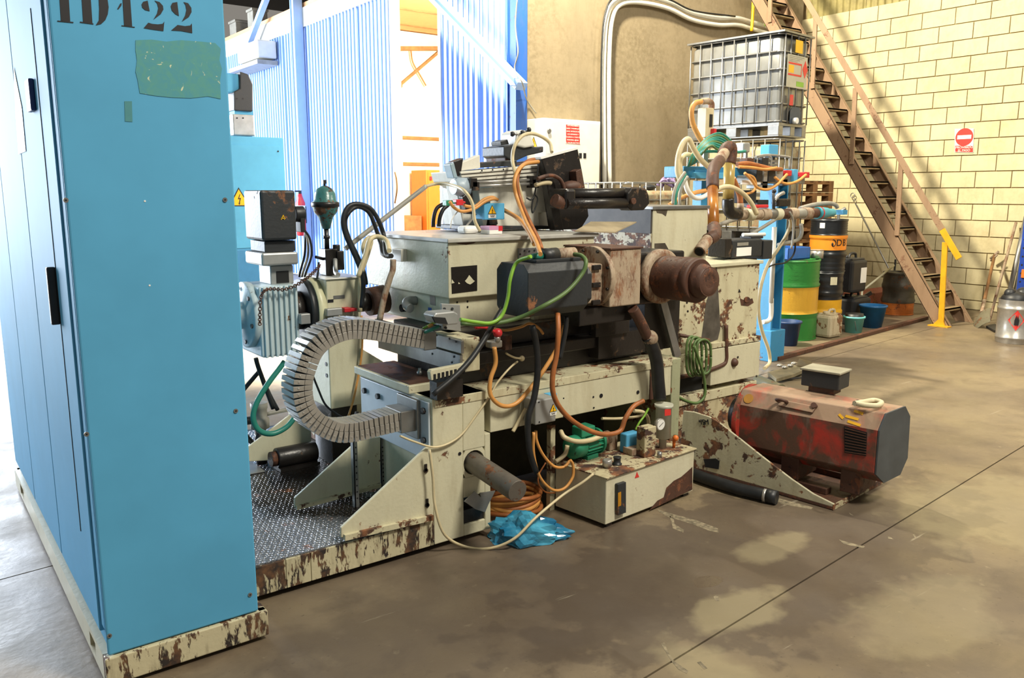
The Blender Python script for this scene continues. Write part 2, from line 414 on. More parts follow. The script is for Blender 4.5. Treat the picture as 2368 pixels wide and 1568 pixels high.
def hazard(parent, c, rt, up, s, name='hazard_sticker', bolt=True, plate=False):
    """yellow triangle with black rim and flash; c is the base centre"""
    c, rt, up = Vector(c), Vector(rt).normalized(), Vector(up).normalized(); n = rt.cross(up)
    tri = lambda k, o: [c+n*o+up*(s*.29)+(-rt*s/2-up*s*.29)*k, c+n*o+up*(s*.29)+(rt*s/2-up*s*.29)*k, c+n*o+up*(s*.29)+(up*s*.58)*k]
    st = flat(parent, name, tri(1, .0), MAT['black'], n)
    flat(st, 'yellow_field', tri(.84, .0012), MAT['sign_yellow'], n)
    b = [(.03, .52), (-.07, .28), (.02, .30), (-.03, .10), (-.07, .14), (0, .02), (.05, .15), (.02, .13), (.09, .36), (0, .34), (.06, .52)]
    flat(st, 'flash', [c+n*.0024+rt*x*s+up*(y*s+.03*s) for x, y in b], MAT['black'], n)
    if plate:
        flat(st, 'caption', [c+n*.0005+rt*x*s-up*y*s for x, y in ((-.45, .05), (-.45, .38), (.45, .38), (.45, .05))], MAT['sign_white'], n)
        for k, w in enumerate((.3, .22)):
            flat(st, 'print_line', [c+n*.0017+rt*x*s-up*y*s for x, y in ((-w, .13+.1*k), (-w, .18+.1*k), (w, .18+.1*k), (w, .13+.1*k))], MAT['black'], n, .0005)
    return st
def discs(parent, name, pts, r, d, mat, h=.004, n=10):
    for p in pts: MB().cyl(p, Vector(p)+Vector(d)*h, r, n=n).build(name, mat, parent)

# ------------------------------------------------------------------ foreground electrical cabinet
X0, X1, Y0, Y1, ZP, ZT = .428, .925, 2.76, 5.1, .112, 2.46
ec = thing('electrical_cabinet', 'tall light blue electrical cabinet with stencilled letters, nearest to the camera', 'cabinet', ((X0+X1)/2, (Y0+Y1)/2, 0))
MB().box(X0-.012, X1+.03, Y0-.012, Y0+.03, .018, ZP).box(X1-.0, X1+.03, Y0, Y1, .018, ZP).build('plinth_front', MAT['cream_base'], ec, bev=.004)
pl = MB()
for a, b in ((Y0+.03, Y0+.16), (Y0+.26, Y1-.35), (Y1-.22, Y1)): pl.box(X0-.012, X0+.02, a, b, .018, ZP)
pl.box(X0-.012, X0+.02, Y0+.16, Y0+.26, .018, .04).box(X0-.012, X0+.02, Y0+.16, Y0+.26, .092, ZP)
pl.box(X0-.012, X0+.02, Y1-.35, Y1-.22, .018, .04).box(X0-.012, X0+.02, Y1-.35, Y1-.22, .092, ZP)
pl.box(X0, X1, Y1-.03, Y1, .018, ZP).build('plinth_side', MAT['cream'], ec)
for x, y in ((X0+.05, Y0+.06), (X1-.05, Y0+.06), (X0+.05, Y1-.06), (X1-.05, Y1-.06)): MB().cyl((x, y, 0), (x, y, .02), .03).build('foot_pad', MAT['charcoal'], ec)
MB().box(X0+.012, X1, Y0+.02, Y1, ZP, ZT).build('body', MAT['cab_blue'], ec, bev=.004)
MB().box(X0, X1, Y0, Y0+.018, ZP+.004, ZT).build('end_panel', MAT['cab_blue'], ec, bev=.006)
MB().box(X0+.005, X0+.013, Y0+.018, Y0+.034, .24, ZT).build('panel_gap', MAT['dark_gap'], ec)
MB().box(X0+.002, X0+.013, Y0+.036, Y0+.085, .19, ZT).build('frame_strip', MAT['cab_blue'], ec, bev=.003)
for k in range(3):
    ya = Y0+.095+k*.745
    d = MB().box(X0-.004, X0+.013, ya, ya+.735, ZP+.05, ZT-.02).build('door', MAT['cab_blue'], ec, bev=.004)
    if k == 0:
        MB().box(X0-.006, X0-.003, ya+.19, ya+.194, .45, ZT-.3).build('door_seam', MAT['dark_gap'], d)
        MB().box(X0-.03, X0-.004, ya+.20, ya+.225, 1.17, 1.36).build('door_handle', MAT['charcoal'], d, bev=.004)
        MB().box(X0-.02, X0-.004, ya+.27, ya+.36, 1.86, 1.96).build('lock_block', MAT['cab_blue_dark'], d, bev=.004)
        p = lambda px, py: at(px, py, X=X0-.0055)
        hz = flat(d, 'warning_sticker', [p(32, 155), p(36, 255), p(50, 246)], MAT['sign_yellow'], (-1, 0, 0))
        flat(d, 'caption_strip', [p(36, 262), p(43, 357), p(60, 350), p(51, 252)], MAT['sign_white'], (-1, 0, 0))
        flat(d, 'sticker_rim', [p(36, 256), p(36, 261), p(51, 251), p(50, 246)], MAT['black'], (-1, 0, 0))
MB().box(X0, X1+.01, Y0, Y1, ZT, ZT+.02).build('roof_cap', MAT['cab_blue'], ec, bev=.004)
z1p = lambda x, y: at(x/3.016, y/3.016, Y=Y0-.0008)
LET = {'letter_I': [[(411,-75),(476,-75),(490,150),(425,148)], [(400,143),(512,153),(512,161),(400,150)], [(395,-85),(500,-85),(500,-76),(395,-76)]],
 'letter_D': [[(565,-85),(628,-85),(645,163),(580,156)], [(558,150),(652,164),(652,171),(558,158)], [(684,-85),(722,-70),(748,-20),(758,50),(752,100),(735,140),(705,168),(668,176),(690,140),(692,60),(688,-20)]],
 'digit_1': [[(855,-12),(908,-12),(922,186),(866,180)], [(848,176),(940,187),(940,193),(848,182)], [(818,62),(838,25),(850,22),(846,40),(826,66)]],
 'digit_2': [[(988,30),(998,12),(1030,4),(1044,78),(1012,70),(992,52)], [(1078,4),(1112,14),(1136,40),(1140,66),(1122,98),(1070,137),(1096,92),(1104,56),(1096,24)], [(1002,196),(1034,158),(1060,166),(1100,170),(1134,166),(1146,150),(1140,217),(1060,206)]],
 'digit_2b': [[(1191,42),(1202,20),(1236,14),(1248,112),(1222,98),(1198,72)], [(1280,14),(1312,22),(1334,54),(1336,84),(1318,118),(1268,151),(1292,106),(1300,68),(1294,36)], [(1194,212),(1238,174),(1290,182),(1326,178),(1338,163),(1341,231),(1262,216)]]}
for nm, polys in LET.items():
    m = MB()
    for q in polys: m.prism([z1p(*v) for v in q], (0, -.0006, 0))
    m.build('stencil_letter', MAT['black'], ec, label='black stencilled '+nm.replace('_', ' ').replace('2b', '2'))
def patch_mat():
    t = NT('scraped glue residue'); n = t.ramp(t.noise(24, 7, .7, dist=1.5), .42, .6)
    c = t.mix(n, lin('458f9c'), lin('4f9490')); c = t.mix(t.ramp(t.noise(16, 5, .6, dist=3), .64, .67), c, lin('c9cfae'))
    c = t.mix(t.ramp(t.noise(13, 4), .73, .75), c, lin('b98a45')); t.base(c); return t.set(.6)
MAT['patch'] = patch_mat()
pp = [(945,280),(1060,276),(1160,290),(1260,280),(1400,290),(1500,300),(1540,340),(1530,420),(1548,480),(1535,560),(1540,690),(1450,672),(1330,685),(1200,680),(1080,668),(975,650),(960,560),(945,500),(955,420),(945,350)]
flat(ec, 'glue_patch', [z1p(*v) for v in pp], MAT['patch'], (0, -1, 0), .0006)
flat(ec, 'glue_patch', [z1p(*v) for v in ((868,706),(920,706),(924,850),(872,846))], plain('faint teal mark', '4a8f96', .6), (0, -1, 0), .0004)
for px, py in ((152,463),(520,462),(200,1004),(545,950),(578,1375),(253,1470)):
    c = at(px, py, Y=Y0); s_ = MB().cyl(c, c+Vector((0,-.003,0)), .0075, n=12).build('screw', MAT['grey_metal'], ec)
    MB().cyl(c+Vector((0,-.003,0)), c+Vector((0,-.0036,0)), .003, n=8).build('socket', MAT['black'], s_)
discs(ec, 'rivet_hole', [at(335,465,Y=Y0), at(346,660,Y=Y0)], .003, (0,-1,0), MAT['sign_white'], .001)

# ------------------------------------------------------------------ second cabinet, far
bx0, bx1, by = 3.90, 4.80, 12.03
e2 = thing('electrical_cabinet', 'light blue electrical cabinet with yellow hazard triangle, far behind by the cladding', 'cabinet', ((bx0+bx1)/2, by+.4, 0))
MB().box(bx0, bx1, by, by+.8, .06, 2.39).build('body', MAT['cab_blue'], e2, bev=.01)
MB().box(bx0+.03, bx1-.03, by+.03, by+.77, 0, .06).build('plinth', MAT['white'], e2)
d = MB().box(bx0+.03, bx1-.07, by-.012, by, .80, 2.27).build('door', MAT['cab_blue'], e2, bev=.004)
hazard(d, at(554, 477, Y=by-.013), (1,0,0), (0,0,1), .31)
discs(d, 'screw', [at(643, 350, Y=by-.013)], .012, (0,-1,0), MAT['black'])
MB().box(bx0+.03, bx1-.07, by-.008, by, .12, .775).build('lower_panel', plain('cabinet blue lower panel', '3f83b4', .4, var=.05), e2, bev=.004)
# pendant arm standing on the far cabinet
pa = thing('pendant_arm', 'grey and blue jointed control arm standing on the far blue cabinet', 'arm', (4.3, 12.4, 2.39))
Yp = 12.3
q = lambda x, y: at(x, y, Y=Yp)
def pbox(x0, x1, y0, y1, Y, dy):
    a, b = at(x0, y1, Y=Y), at(x1, y0, Y=Y); return MB().box(a.x, b.x, Y, Y+dy, a.z, b.z)
o = pbox(540, 588, 266, 313, Yp, .3); o.build('lower_joint', MAT['alu'], pa, bev=.02)
pbox(543, 585, 254, 268, Yp+.04, .22).build('swivel', MAT['cab_blue'], pa)
a, b, c_, d_ = q(555, 165), q(575, 172), q(585, 195), q(585, 258)
MB().prism([a, b, c_, d_, q(541, 255), q(541, 212), q(555, 205)], (0, .3, 0)).build('elbow', MAT['dark_grey'], pa, bev=.015)
MB().box(q(440, 200).x, q(556, 200).x, Yp+.05, Yp+.27, q(530, 212).z, q(530, 168).z).build('boom', MAT['cab_blue'], pa, bev=.01)
discs(pa, 'bolt', [q(548, 228), q(562, 228), q(548, 273), q(562, 273)], .012, (0,-1,0), MAT['black'])

# ------------------------------------------------------------------ steelwork by the cladding
pc = MB().box(PX-.14, PX-.01, WY-.02, WY+.13, 0, 6.6).box(PX-.16, PX+.01, WY-.04, WY-.02, 0, 6.6).box(PX-.16, PX+.01, WY+.13, WY+.15, 0, 6.6).build('steel_column', MAT['steel_blue'])
tag(pc, 'blue steel column at the corner of the bare concrete wall', 'column')
pc2 = MB().box(PX-.16, PX-.03, 14.78, 14.9, 0, 6.6).box(PX-.18, PX-.01, 14.76, 14.78, 0, 6.6).box(PX-.18, PX-.01, 14.9, 14.92, 0, 6.6).build('steel_column', MAT['clad_blue'])
tag(pc2, 'blue steel column standing against the far cladding, above a fire extinguisher', 'column')
a, b = at(1206, 200, X=PX-.232), at(985, -28, X=PX-.232)
br = MB().bar(a, b, .10, .15, up=(1,0,0)).bar(a+Vector((-.06,0,0)), b+Vector((-.06,0,0)), .015, .19, up=(1,0,0)).build('steel_brace', MAT['clad_blue'], bev=.006)
tag(br, 'diagonal blue steel brace running up from the corner column', 'brace')
a, b = at(578, 95, X=PX-.2), at(622, -20, X=PX-.2)
br = MB().bar(a, b, .09, .10, up=(1,0,0)).build('steel_brace', MAT['clad_blue']); tag(br, 'short blue brace high on the far white wall', 'brace')
a, b = at(568, 150, X=PX-.25), at(612, 92, X=PX-.25)
wu = thing('wall_unit', 'white box mounted high on the far bright wall', 'box', (PX-.2, (a.y+b.y)/2, a.z))
MB().box(PX-.4, PX-.02, b.y, a.y, a.z, b.z).build('housing', MAT['white'], wu, bev=.03)
MB().box(PX-.42, PX-.02, b.y-.02, a.y+.5, a.z-.12, a.z-.04).build('bracket', MAT['grey_hose'], wu)
# loose cable on the corner column
hose('wire', 'thin grey wire hanging from the corner column', [at(x, y, X=PX-.34) for x, y in ((1196, -5), (1192, 60), (1198, 120), (1190, 160), (1207, 190))]+[at(1218, 230, Y=WY-.06), at(1240, 262, Y=WY-.03)], .008, MAT['grey_hose'], 'wire')
# fire extinguisher
c = at(698, 545, X=PX-.25)
fe = thing('fire_extinguisher', 'red fire extinguisher hanging on the far column', 'extinguisher', c)
zt_ = at(698, 448, X=PX-.25).z; hh = zt_-c.z
MB().lathe(c, (0,0,1), [(0, .07), (.02, .085), (hh*.78, .085), (hh*.9, .05), (hh, .03)], 16).build('cylinder', MAT['red'], fe)
MB().cyl(c+Vector((0,0,hh)), c+Vector((0,0,hh+.06)), .03).box(c.x-.1, c.x+.02, c.y-.02, c.y+.02, c.z+hh+.03, c.z+hh+.06).build('valve', MAT['charcoal'], fe)
MB().lathe(c+Vector((0,0,hh*.42)), (0,0,1), [(0, .0862), (hh*.3, .0862)], 16, caps=False).build('label_band', MAT['sign_white'], fe)
MB().box(PX-.19, PX-.16, c.y-.05, c.y+.05, c.z+hh*.3, c.z+hh*.7).box(PX-.17,PX-.15,c.y-.02,c.y+.02,c.z+hh*.3,c.z+hh*.7).build('wall_bracket', MAT['charcoal'], fe)
for k, (mt, lb) in enumerate((('rubber', 'dark cable hanging from the upright motor plug, outermost'), ('grey_hose', 'grey cable hanging from the upright motor plug, middle'), ('rubber', 'dark cable hanging from the upright motor plug, innermost'))):
    hose('cable', lb, [at(702+2*k, 530+k*3, Y=4.02+.03*k), at(716-5*k, 552, Y=4.02+.03*k), at(720-8*k, 590, Y=4.02+.03*k), at(708-7*k, 628, Y=4.03+.03*k), at(704-6*k, 640, Y=4.04+.03*k)], .0065, MAT[mt], 'cable', n=6)
# ------------------------------------------------------------------ inside the store room
oc0, oc1 = at(985, 393, Y=14.8), at(1040, 540, Y=14.8)
oc = thing('orange_cabinet', 'orange metal cupboard seen through the store room doorway', 'cupboard', ((oc0.x+oc1.x)/2, 15.1, 0))
MB().box(oc0.x, oc1.x, 14.8, 15.4, 0, oc0.z).build('body', MAT['orange_paint'], oc, bev=.01)
MB().box(oc0.x+.04, oc1.x-.04, 14.785, 14.8, .1, oc0.z-.05).build('door', MAT['orange_paint'], oc, bev=.004)
MB().box(oc0.x+.07, oc0.x+.12, 14.76, 14.786, oc0.z-.2, oc0.z-.13).build('hinge', MAT['red'], oc)
m = MB(); a, b, c_ = at(922, 112, Y=15.42), at(1024, 112, Y=15.42), at(924, 197, Y=15.42)
m.bar(a, b, .06, .08).bar(c_, b, .05, .07, up=(0,1,0)).cyl(a, a+Vector((0,.08,0)), .07).cyl(c_, c_+Vector((0,.08,0)), .07)
tag(m.build('wall_bracket', MAT['timber']), 'triangular wooden wall bracket inside the store room', 'bracket')
tag(MB().tube([at(x, y, Y=15.4) for x, y in ((950, 115), (955, 145), (972, 175), (985, 198))], .015, 6).build('wire', MAT['timber']), 'brown wire hanging under the store room bracket', 'wire')
a, b = at(912, 500, Y=15.0), at(990, 532, Y=15.0)
b.x = min(b.x, oc0.x-.03); sb = thing('store_bench', 'low brown wooden bench in the store room doorway', 'bench', ((a.x+b.x)/2, 15.2, 0))
MB().box(a.x, b.x, 14.95, 15.45, b.z, a.z).build('front_board', MAT['timber'], sb, bev=.01)
for xx in (a.x+.06, b.x-.06): MB().box(xx-.04, xx+.04, 15.0, 15.4, 0, b.z).build('leg', MAT['timber'], sb)
for z in (317, 378):
    a, b = at(914, z, Y=15.48), at(1040, z+2, Y=15.48)
    tag(MB().box(a.x, b.x, 15.46, 15.499, a.z-.03, a.z+.03).build('wall_rail', MAT['timber']), 'upper brown rail along the store room wall' if z == 317 else 'lower brown rail along the store room wall', 'rail')
hose('cable', 'brown cable looping on the doorway edge of the cladding', [at(x, y, X=PX-.012) for x, y in ((913, 398), (917, 415), (918, 440), (913, 470))], .012, MAT['timber'], 'cable')
# ------------------------------------------------------------------ stock stored on the store room roof
zs = 4.95
for k, (xa, ya, xb, yb, zz, r) in enumerate(((7.05,20,7.05,15.0,5.05,.10), (7.30,20.4,7.30,15.2,5.05,.10), (7.55,20.2,7.55,15.4,5.05,.10), (7.80,20,7.80,15.6,5.05,.10), (7.42,19.5,7.42,15.3,5.235,.10))):
    tag(MB().cyl((xa,ya,zz), (xb,yb,zz), r, n=12).build('steel_pipe', MAT['rust']), ('rusty pipe on the store room roof, nearest the roof edge', 'rusty pipe on the store room roof, second from the edge', 'rusty pipe on the store room roof, third from the edge', 'rusty pipe on the store room roof, farthest from the edge', 'rusty pipe lying on top of the other roof pipes')[k], 'pipe', 'pipes on the store room roof')
for k, (x, y, s, h) in enumerate(((6.66, 17.8, .32, .36), (6.70, 18.9, .4, .30))):
    cr = thing('storage_crate', ('grey storage crate on the store room roof, nearer the column', 'grey storage crate on the store room roof, nearer the blue cabinet')[k], 'crate', (x, y, zs))
    MB().box(x-s/2, x+s/2, y-s/2, y+s/2, zs, zs+h).build('body', MAT['grey_hose'], cr, bev=.015)
    MB().box(x-s/2-.02, x+s/2+.02, y-s/2-.02, y+s/2+.02, zs+h, zs+h+.05).build('lid', MAT['grey_hose'], cr, bev=.01)
for k in range(4):
    m = MB(); y = 16.0+k*1.1
    m.box(8.9, 12.5, y, y+.12, 5.6+.1*k, 5.75+.1*k).box(8.95, 9.07, y, y+.12, zs, 5.6+.1*k).box(12.3, 12.42, y, y+.12, zs, 5.6+.1*k)
    tag(m.build('timber_trestle', MAT['timber']), ('lowest and nearest', 'second nearest', 'third nearest', 'tallest and farthest')[k]+' dark timber trestle behind the pipes on the store room roof', 'trestle', 'trestles on the store room roof')
# ------------------------------------------------------------------ wall box, conduits on the concrete wall
a, b = at(1256, 272, Y=WY-.32), at(1384, 560, Y=WY-.32)
wbx = thing('wall_cabinet', 'white wall cabinet with red notice on the bare concrete wall', 'cabinet', ((a.x+b.x)/2, WY-.16, .9))
xr = b.x
MB().box(a.x, xr, WY-.32, WY, 1.0, a.z).build('body', MAT['white'], wbx, bev=.01)
MB().box(a.x+.02, xr-.02, WY-.335, WY-.32, 1.03, a.z-.03).build('door', MAT['white'], wbx, bev=.006)
P_ = lambda x, y: at(x, y, Y=WY-.336)
nt = flat(wbx, 'red_notice', [P_(1309,288), P_(1309,331), P_(1341,334), P_(1339,290)], MAT['sign_red'], (0,-1,0), .002)
text_part(nt, 'notice_text', 'ESTA PROHIBIDO\nABRIR Y MANIPULAR\nEN EL INTERIOR DE\nLOS ARMARIOS Y\nCUADROS A TODO EL\nPERSONAL AJENO\nAL TALLER ELECTRICO', .0235, P_(1324.5, 311)+Vector((0,-.004,0)), (1,0,0), (0,0,1), MAT['sign_white'], spacing=1.45)
MB().cyl(P_(1269,303), P_(1269,303)+Vector((0,-.02,0)), .025).build('lock', MAT['grey_metal'], wbx)
for x in (1341, 1351): MB().box(P_(x-2,366).x, P_(x+4,366).x, WY-.34, WY-.335, P_(x,366).z, P_(x,354).z).build('vent_plug', MAT['black'], wbx)
hazard(wbx, at(1234, 343, X=a.x-.002), (0,-1,0), (0,0,1), .16)
for k, (dx, mat_, r, lab) in enumerate(((0, 'white', .031, 'white conduit climbing the concrete wall, left of the pair'), (12, 'white', .031, 'white conduit climbing the concrete wall, right of the pair'))):
    pts = [(1398+dx, 440), (1396+dx, 250), (1397+dx, 120), (1404+dx, 40+dx*.2), (1425+dx*.9, 2+dx*.7), (1480, -10+dx*1.3), (1545, 4+dx*1.3), (1600, 30+dx*1.3), (1660, 42+dx*1.3), (1705, 42+dx*1.3), (1745, 53+dx*1.3), (1790, 66+dx*1.3)]
    hose('conduit', lab, [at(x, y, Y=WY-.07-(0 if x < 1500 else .0)) for x, y in pts], r, MAT[mat_], 'conduit')
hose('cable', 'thin black cable strapped along the white conduits', [at(x, y, Y=WY-.13) for x, y in ((1391, 440), (1390, 250), (1392, 110), (1400, 30), (1424, -8), (1490, -14), (1550, 0), (1605, 25), (1700, 38))], .012, MAT['rubber'], 'cable')
for nm, mm, pts in (('yellow cable hanging on the concrete wall beside the stair top', 'sign_yellow', ((1742, -10), (1741, 30), (1738, 72))), ('green cable hanging in front of the stair top', 'green_hose', ((1766, -10), (1768, 30), (1771, 60)))):
    hose('cable', nm, [at(x, y, Y=WY-.18) for x, y in pts], .022, MAT[mm], 'cable')
# ------------------------------------------------------------------ checker plate material
def checker_mat():
    t = NT('oily tread plate'); g = t.P((1, 1, 1))
    def lat(sx, sy, rot):
        mp = t.n('ShaderNodeMapping'); mp.inputs['Rotation'].default_value = (0, 0, rot); mp.inputs['Scale'].default_value = (sx, sy, 1)
        t.l(t.pos.outputs['Position'], mp.inputs['Vector']); v = t.n('ShaderNodeTexVoronoi', feature='F1', distance='EUCLIDEAN')
        v.inputs['Scale'].default_value = 1; v.inputs['Randomness'].default_value = 0; t.l(mp.outputs[0], v.inputs['Vector'])
        return t.ramp(v.outputs['Distance'], .25, .42, (1,1,1,1), (0,0,0,1))
    h = t.math('MAXIMUM', lat(34, 62, .78), lat(62, 34, .78))
    mp2 = t.n('ShaderNodeMapping', vector_type='TEXTURE'); mp2.inputs['Location'].default_value = (1.72, 3.78, .15); mp2.inputs['Scale'].default_value = (.52, .62, 1)
    t.l(t.pos.outputs['Position'], mp2.inputs['Vector']); l2 = t.n('ShaderNodeVectorMath', operation='LENGTH'); t.l(mp2.outputs[0], l2.inputs[0])
    oil = t.ramp(t.math('ADD', l2.outputs['Value'], t.math('MULTIPLY', t.math('SUBTRACT', t.noise(3.5, 6), .5), 1.2)), .8, 1.15, (1,1,1,1), (0,0,0,1))
    c = t.mix(oil, lin('8a8c92'), lin('261f1a')); c = t.mix(t.math('MULTIPLY', t.ramp(t.noise(7, 6, .7), .60, .66), .8), c, lin('8a4f28'))
    t.base(c); t.set(t.mix(oil, (.30,)*3+(1,), (.26,)*3+(1,)), .55); t.bump(h, .9, .004); return t.m
MAT['checker'] = checker_mat()
BY = 3.03
# ------------------------------------------------------------------ machine base: platform, end leg, bed beam, gussets
mb_ = thing('machine_bed', 'long cream machine bed on a tread plate platform, with two triangular gussets', 'machine bed', (2.2, 3.6, 0))
MB().box(1.01, 2.12, BY+.012, 4.95, .035, .150).build('platform', MAT['oily'], mb_)
MB().box(1.012, 1.86, BY+.014, 4.9, .150, .156).build('tread_plate', MAT['checker'], mb_)
MB().box(1.15, 1.45, 4.1, 4.5, .156, .162).build('cover_plate', MAT['grey_metal'], mb_, bev=.002)
for a, b in ((1.012, 1.135), (1.137, 1.24), (1.242, 1.83)): MB().box(a, b, BY, BY+.012, .03, .152).build('skirt_panel', MAT['cream_base'], mb_, bev=.002)
for x in (1.1, 1.6, 2.0):
    for y in (3.15, 4.8): MB().cyl((x, y, 0), (x, y, .036), .04).build('foot_pad', MAT['oily'], mb_)
# end leg with a window and a bar hole
lg = MB().box(1.83, 1.99, BY, 3.72, .03, .704).box(2.11, 2.142, BY, 3.72, .03, .50).box(1.99, 2.11, BY, 3.72, .03, .085).box(1.99, 2.11, BY, 3.72, .215, .31).box(1.99, 2.11, BY, 3.72, .44, .704).box(1.99, 2.11, BY+.12, 3.72, .08, .45)
lg.build('end_leg', MAT['cream'], mb_, bev=.004)
rg = MB(); c0 = Vector((2.05, BY+.001, .375)); n = 20; vs = []; 
for i in range(n):
    a = 2*math.pi*i/n; ca, sa = math.cos(a), math.sin(a); k = 1/max(abs(ca)/.06, abs(sa)/.065)
    vs += [c0+Vector((ca*.058, 0, sa*.058)), c0+Vector((ca*k, 0, sa*k)), c0+Vector((ca*.058, .1, sa*.058)), c0+Vector((ca*k, .1, sa*k))]
fs = []
for i in range(n):
    j = (i+1) % n; fs += [(4*i, 4*i+1, 4*j+1, 4*j), (4*i, 4*j, 4*j+2, 4*i+2), (4*i+1, 4*i+3, 4*j+3, 4*j+1)]
rg.add(vs, fs).build('bar_guide', MAT['cream'], mb_)
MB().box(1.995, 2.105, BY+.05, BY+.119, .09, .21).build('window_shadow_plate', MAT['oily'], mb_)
# bed beam
MB().box(2.142, 3.36, BY, 3.72, .50, .665).build('bed_beam', MAT['cream'], mb_, bev=.004)
MB().box(1.84, 3.40, BY-.004, 3.72, .665, .704).build('bed_rail', MAT['cream_worn'], mb_, bev=.003)
MB().box(3.19, 3.215, BY-.008, BY, .50, .665).build('beam_rib', MAT['rust'], mb_)
MB().box(3.36, 3.43, BY-.005, 3.75, .05, .70).build('end_plate', worn('greenish cream end plate', '9fa283', '54392b', .35, 6), mb_, bev=.004)
MB().box(2.14, 3.36, 3.56, 3.72, .02, .50).build('rear_web', plain('dark olive bed casting', '4d4a38', .6, var=.2), mb_)
for px, py, r in ((1390,915,.011), (1372,918,.005), (1373,943,.005), (1475,907,.01), (1063,1049,.008), (1460,1005,.006)):
    c = at(px, py, Y=BY-.001); MB().cyl(c, c+Vector((0,-.002,0)), r, n=12).build('bolt_hole', MAT['black'], mb_)
for px, py in ((984,1088), (987,1168)):
    c = at(px, py, Y=BY); MB().cyl(c, c+Vector((0,-.006,0)), .011, n=12).box(c.x-.006, c.x+.006, c.y-.006, c.y, c.z-.004, c.z+.03).build('lifting_slot', MAT['oily'], mb_)
# end face: bolted panel
MB().box(1.818, 1.83, 3.045, 3.70, .42, .69).build('bolted_panel', plain('pale blue grey panel', 'c2ccd4', .4, var=.06), mb_, bev=.003)
for px, py in ((876,916), (981,950), (982,1018), (828,957), (845,903)):
    c = at(px, py, X=1.818); b_ = MB().cyl(c, c+Vector((-.014,0,0)), .015, n=6).build('hex_bolt', MAT['dark_grey'], mb_)
# rusty tray on the end of the bed
tr_ = MB().box(1.80, 2.02, 3.18, 3.73, .705, .742)
tr_.build('end_tray', MAT['cream'], mb_, bev=.004)
MB().box(1.815, 2.02, 3.2, 3.715, .742, .746).build('tray_floor', MAT['rust'], mb_)
MB().lathe(at(971, 868, Z=.746), (0,0,1), [(0,.014),(.02,.014),(.022,.008),(.035,.008)], 10).build('tray_stud', MAT['grey_metal'], mb_)
# gussets
def gusset(pts, Y, nm='gusset'):
    MB().prism([at(x, y, Y=Y) for x, y in pts], (0, .016, 0)).build(nm, MAT['cream'], mb_, bev=.003)
gusset([(789,1244), (789,1221), (986,1036), (1003,1032), (1003,1196)], BY)
a, b = at(796, 1243, Y=BY-.008), at(1000, 1196, Y=BY-.008)
MB().bar(a, b, .02, .024).build('weld_bead', MAT['cream_worn'], mb_)
gusset([(682,1175), (682,1152), (830,1018), (880,1010), (880,1120)], 3.49)
a, b = at(685, 1174, Y=3.483), at(880, 1122, Y=3.483); MB().bar(a, b, .02, .02).build('weld_bead', MAT['cream_worn'], mb_)
gusset([(566,1068), (566,1040), (690,945), (720,940), (720,1060)], 4.2)
for (x0, x1, y0, y1, Y, r0) in ((822, 836, 1008, 1170, 3.36, 5), (882, 893, 1010, 1108, 3.5, 6)):
    a, b = at(x0, y1, Y=Y), at(x1, y0, Y=Y)
    o = MB().box(a.x, a.x+.02, Y, Y+.004, .155, b.z).box(a.x, a.x+.004, Y, Y+.03, .155, b.z).build('angle_upright', MAT['grey_metal'], mb_)
    for k in range(9):
        z = .2+(b.z-.25)*k/8; MB().cyl((a.x+.011, Y, z), (a.x+.011, Y-.001, z), .004, n=8).build('slot_hole', MAT['black'], o)
MB().box(1.9, 2.2, 4.1, 4.9, .15, .60).build('rear_plinth', MAT['cream_worn'], mb_, bev=.006)
# ------------------------------------------------------------------ cable chain
cc = thing('cable_chain', 'bright steel cable drag chain curling round beside the machine bed', 'cable chain', (1.55, 3.25, .5))
cpx = [(934,973), (905,980), (875,987), (845,995), (812,1001), (779,1000), (744,984), (718,962), (704,933), (700,901), (703,872), (712,844), (723,817), (740,795), (762,779), (789,767), (821,761), (861,764), (901,771), (942,778), (984,785)]
YF = 3.14; WID = .125
cp = catmull([at(x, y, Y=YF) for x, y in cpx], 12)
ln = [0]
for i in range(1, len(cp)): ln.append(ln[-1]+(cp[i]-cp[i-1]).length)
NL = 54
def samp(t):
    s = t*ln[-1]
    for i in range(1, len(cp)):
        if ln[i] >= s: f = (s-ln[i-1])/max(1e-9, ln[i]-ln[i-1]); return cp[i-1].lerp(cp[i], f)
    return cp[-1]
step = ln[-1]/NL; ht = .042
lm = MB().box(-step*.40, step*.40, 0, WID, -ht, ht).box(-step*.40, step*.40, -.004, 0, -ht*.1, ht).box(-step*.36, step*.44, -.003, 0, -ht, -ht*.16).cyl((0, -.004, ht*.45), (0, -.006, ht*.45), .005, n=6)
lp = lm.build('chain_link', MAT['chain'], cc, bev=.0015); lme = lp.data
for v in lme.vertices: v.co += Vector(wloc(cc))
for k in range(NL):
    a, b = samp((k+.02)/NL), samp((k+.98)/NL); d = (b-a); c = (a+b)/2; ang = math.atan2(d.z, d.x)
    o = lp if k == 0 else lp.copy()
    if k: COL.objects.link(o); o.parent = cc
    o.location = Vector((c.x, YF, c.z))-wloc(cc); o.rotation_euler = (0, -ang, 0)
ip = [p+Vector((0, .03, 0)) for p in cp[::4]]
MB().tube([p+Vector((0, WID*.4, 0)) for p in cp[::6]], .02, 8, 2).build('inner_band', MAT['charcoal'], cc)
a = at(934, 973, Y=YF)
MB().box(a.x-.02, 1.8168, YF-.01, YF+WID+.01, a.z-.055, a.z+.045).box(1.80, 1.8168, YF-.03, YF+WID+.03, a.z-.09, a.z+.09).build('end_bracket', MAT['grey_metal'], cc, bev=.004)
b = at(984, 785, Y=YF)
MB().box(b.x-.01, b.x+.055, YF-.005, YF+WID, b.z-.05, b.z+.03).build('upper_bracket', MAT['grey_metal'], cc, bev=.004)

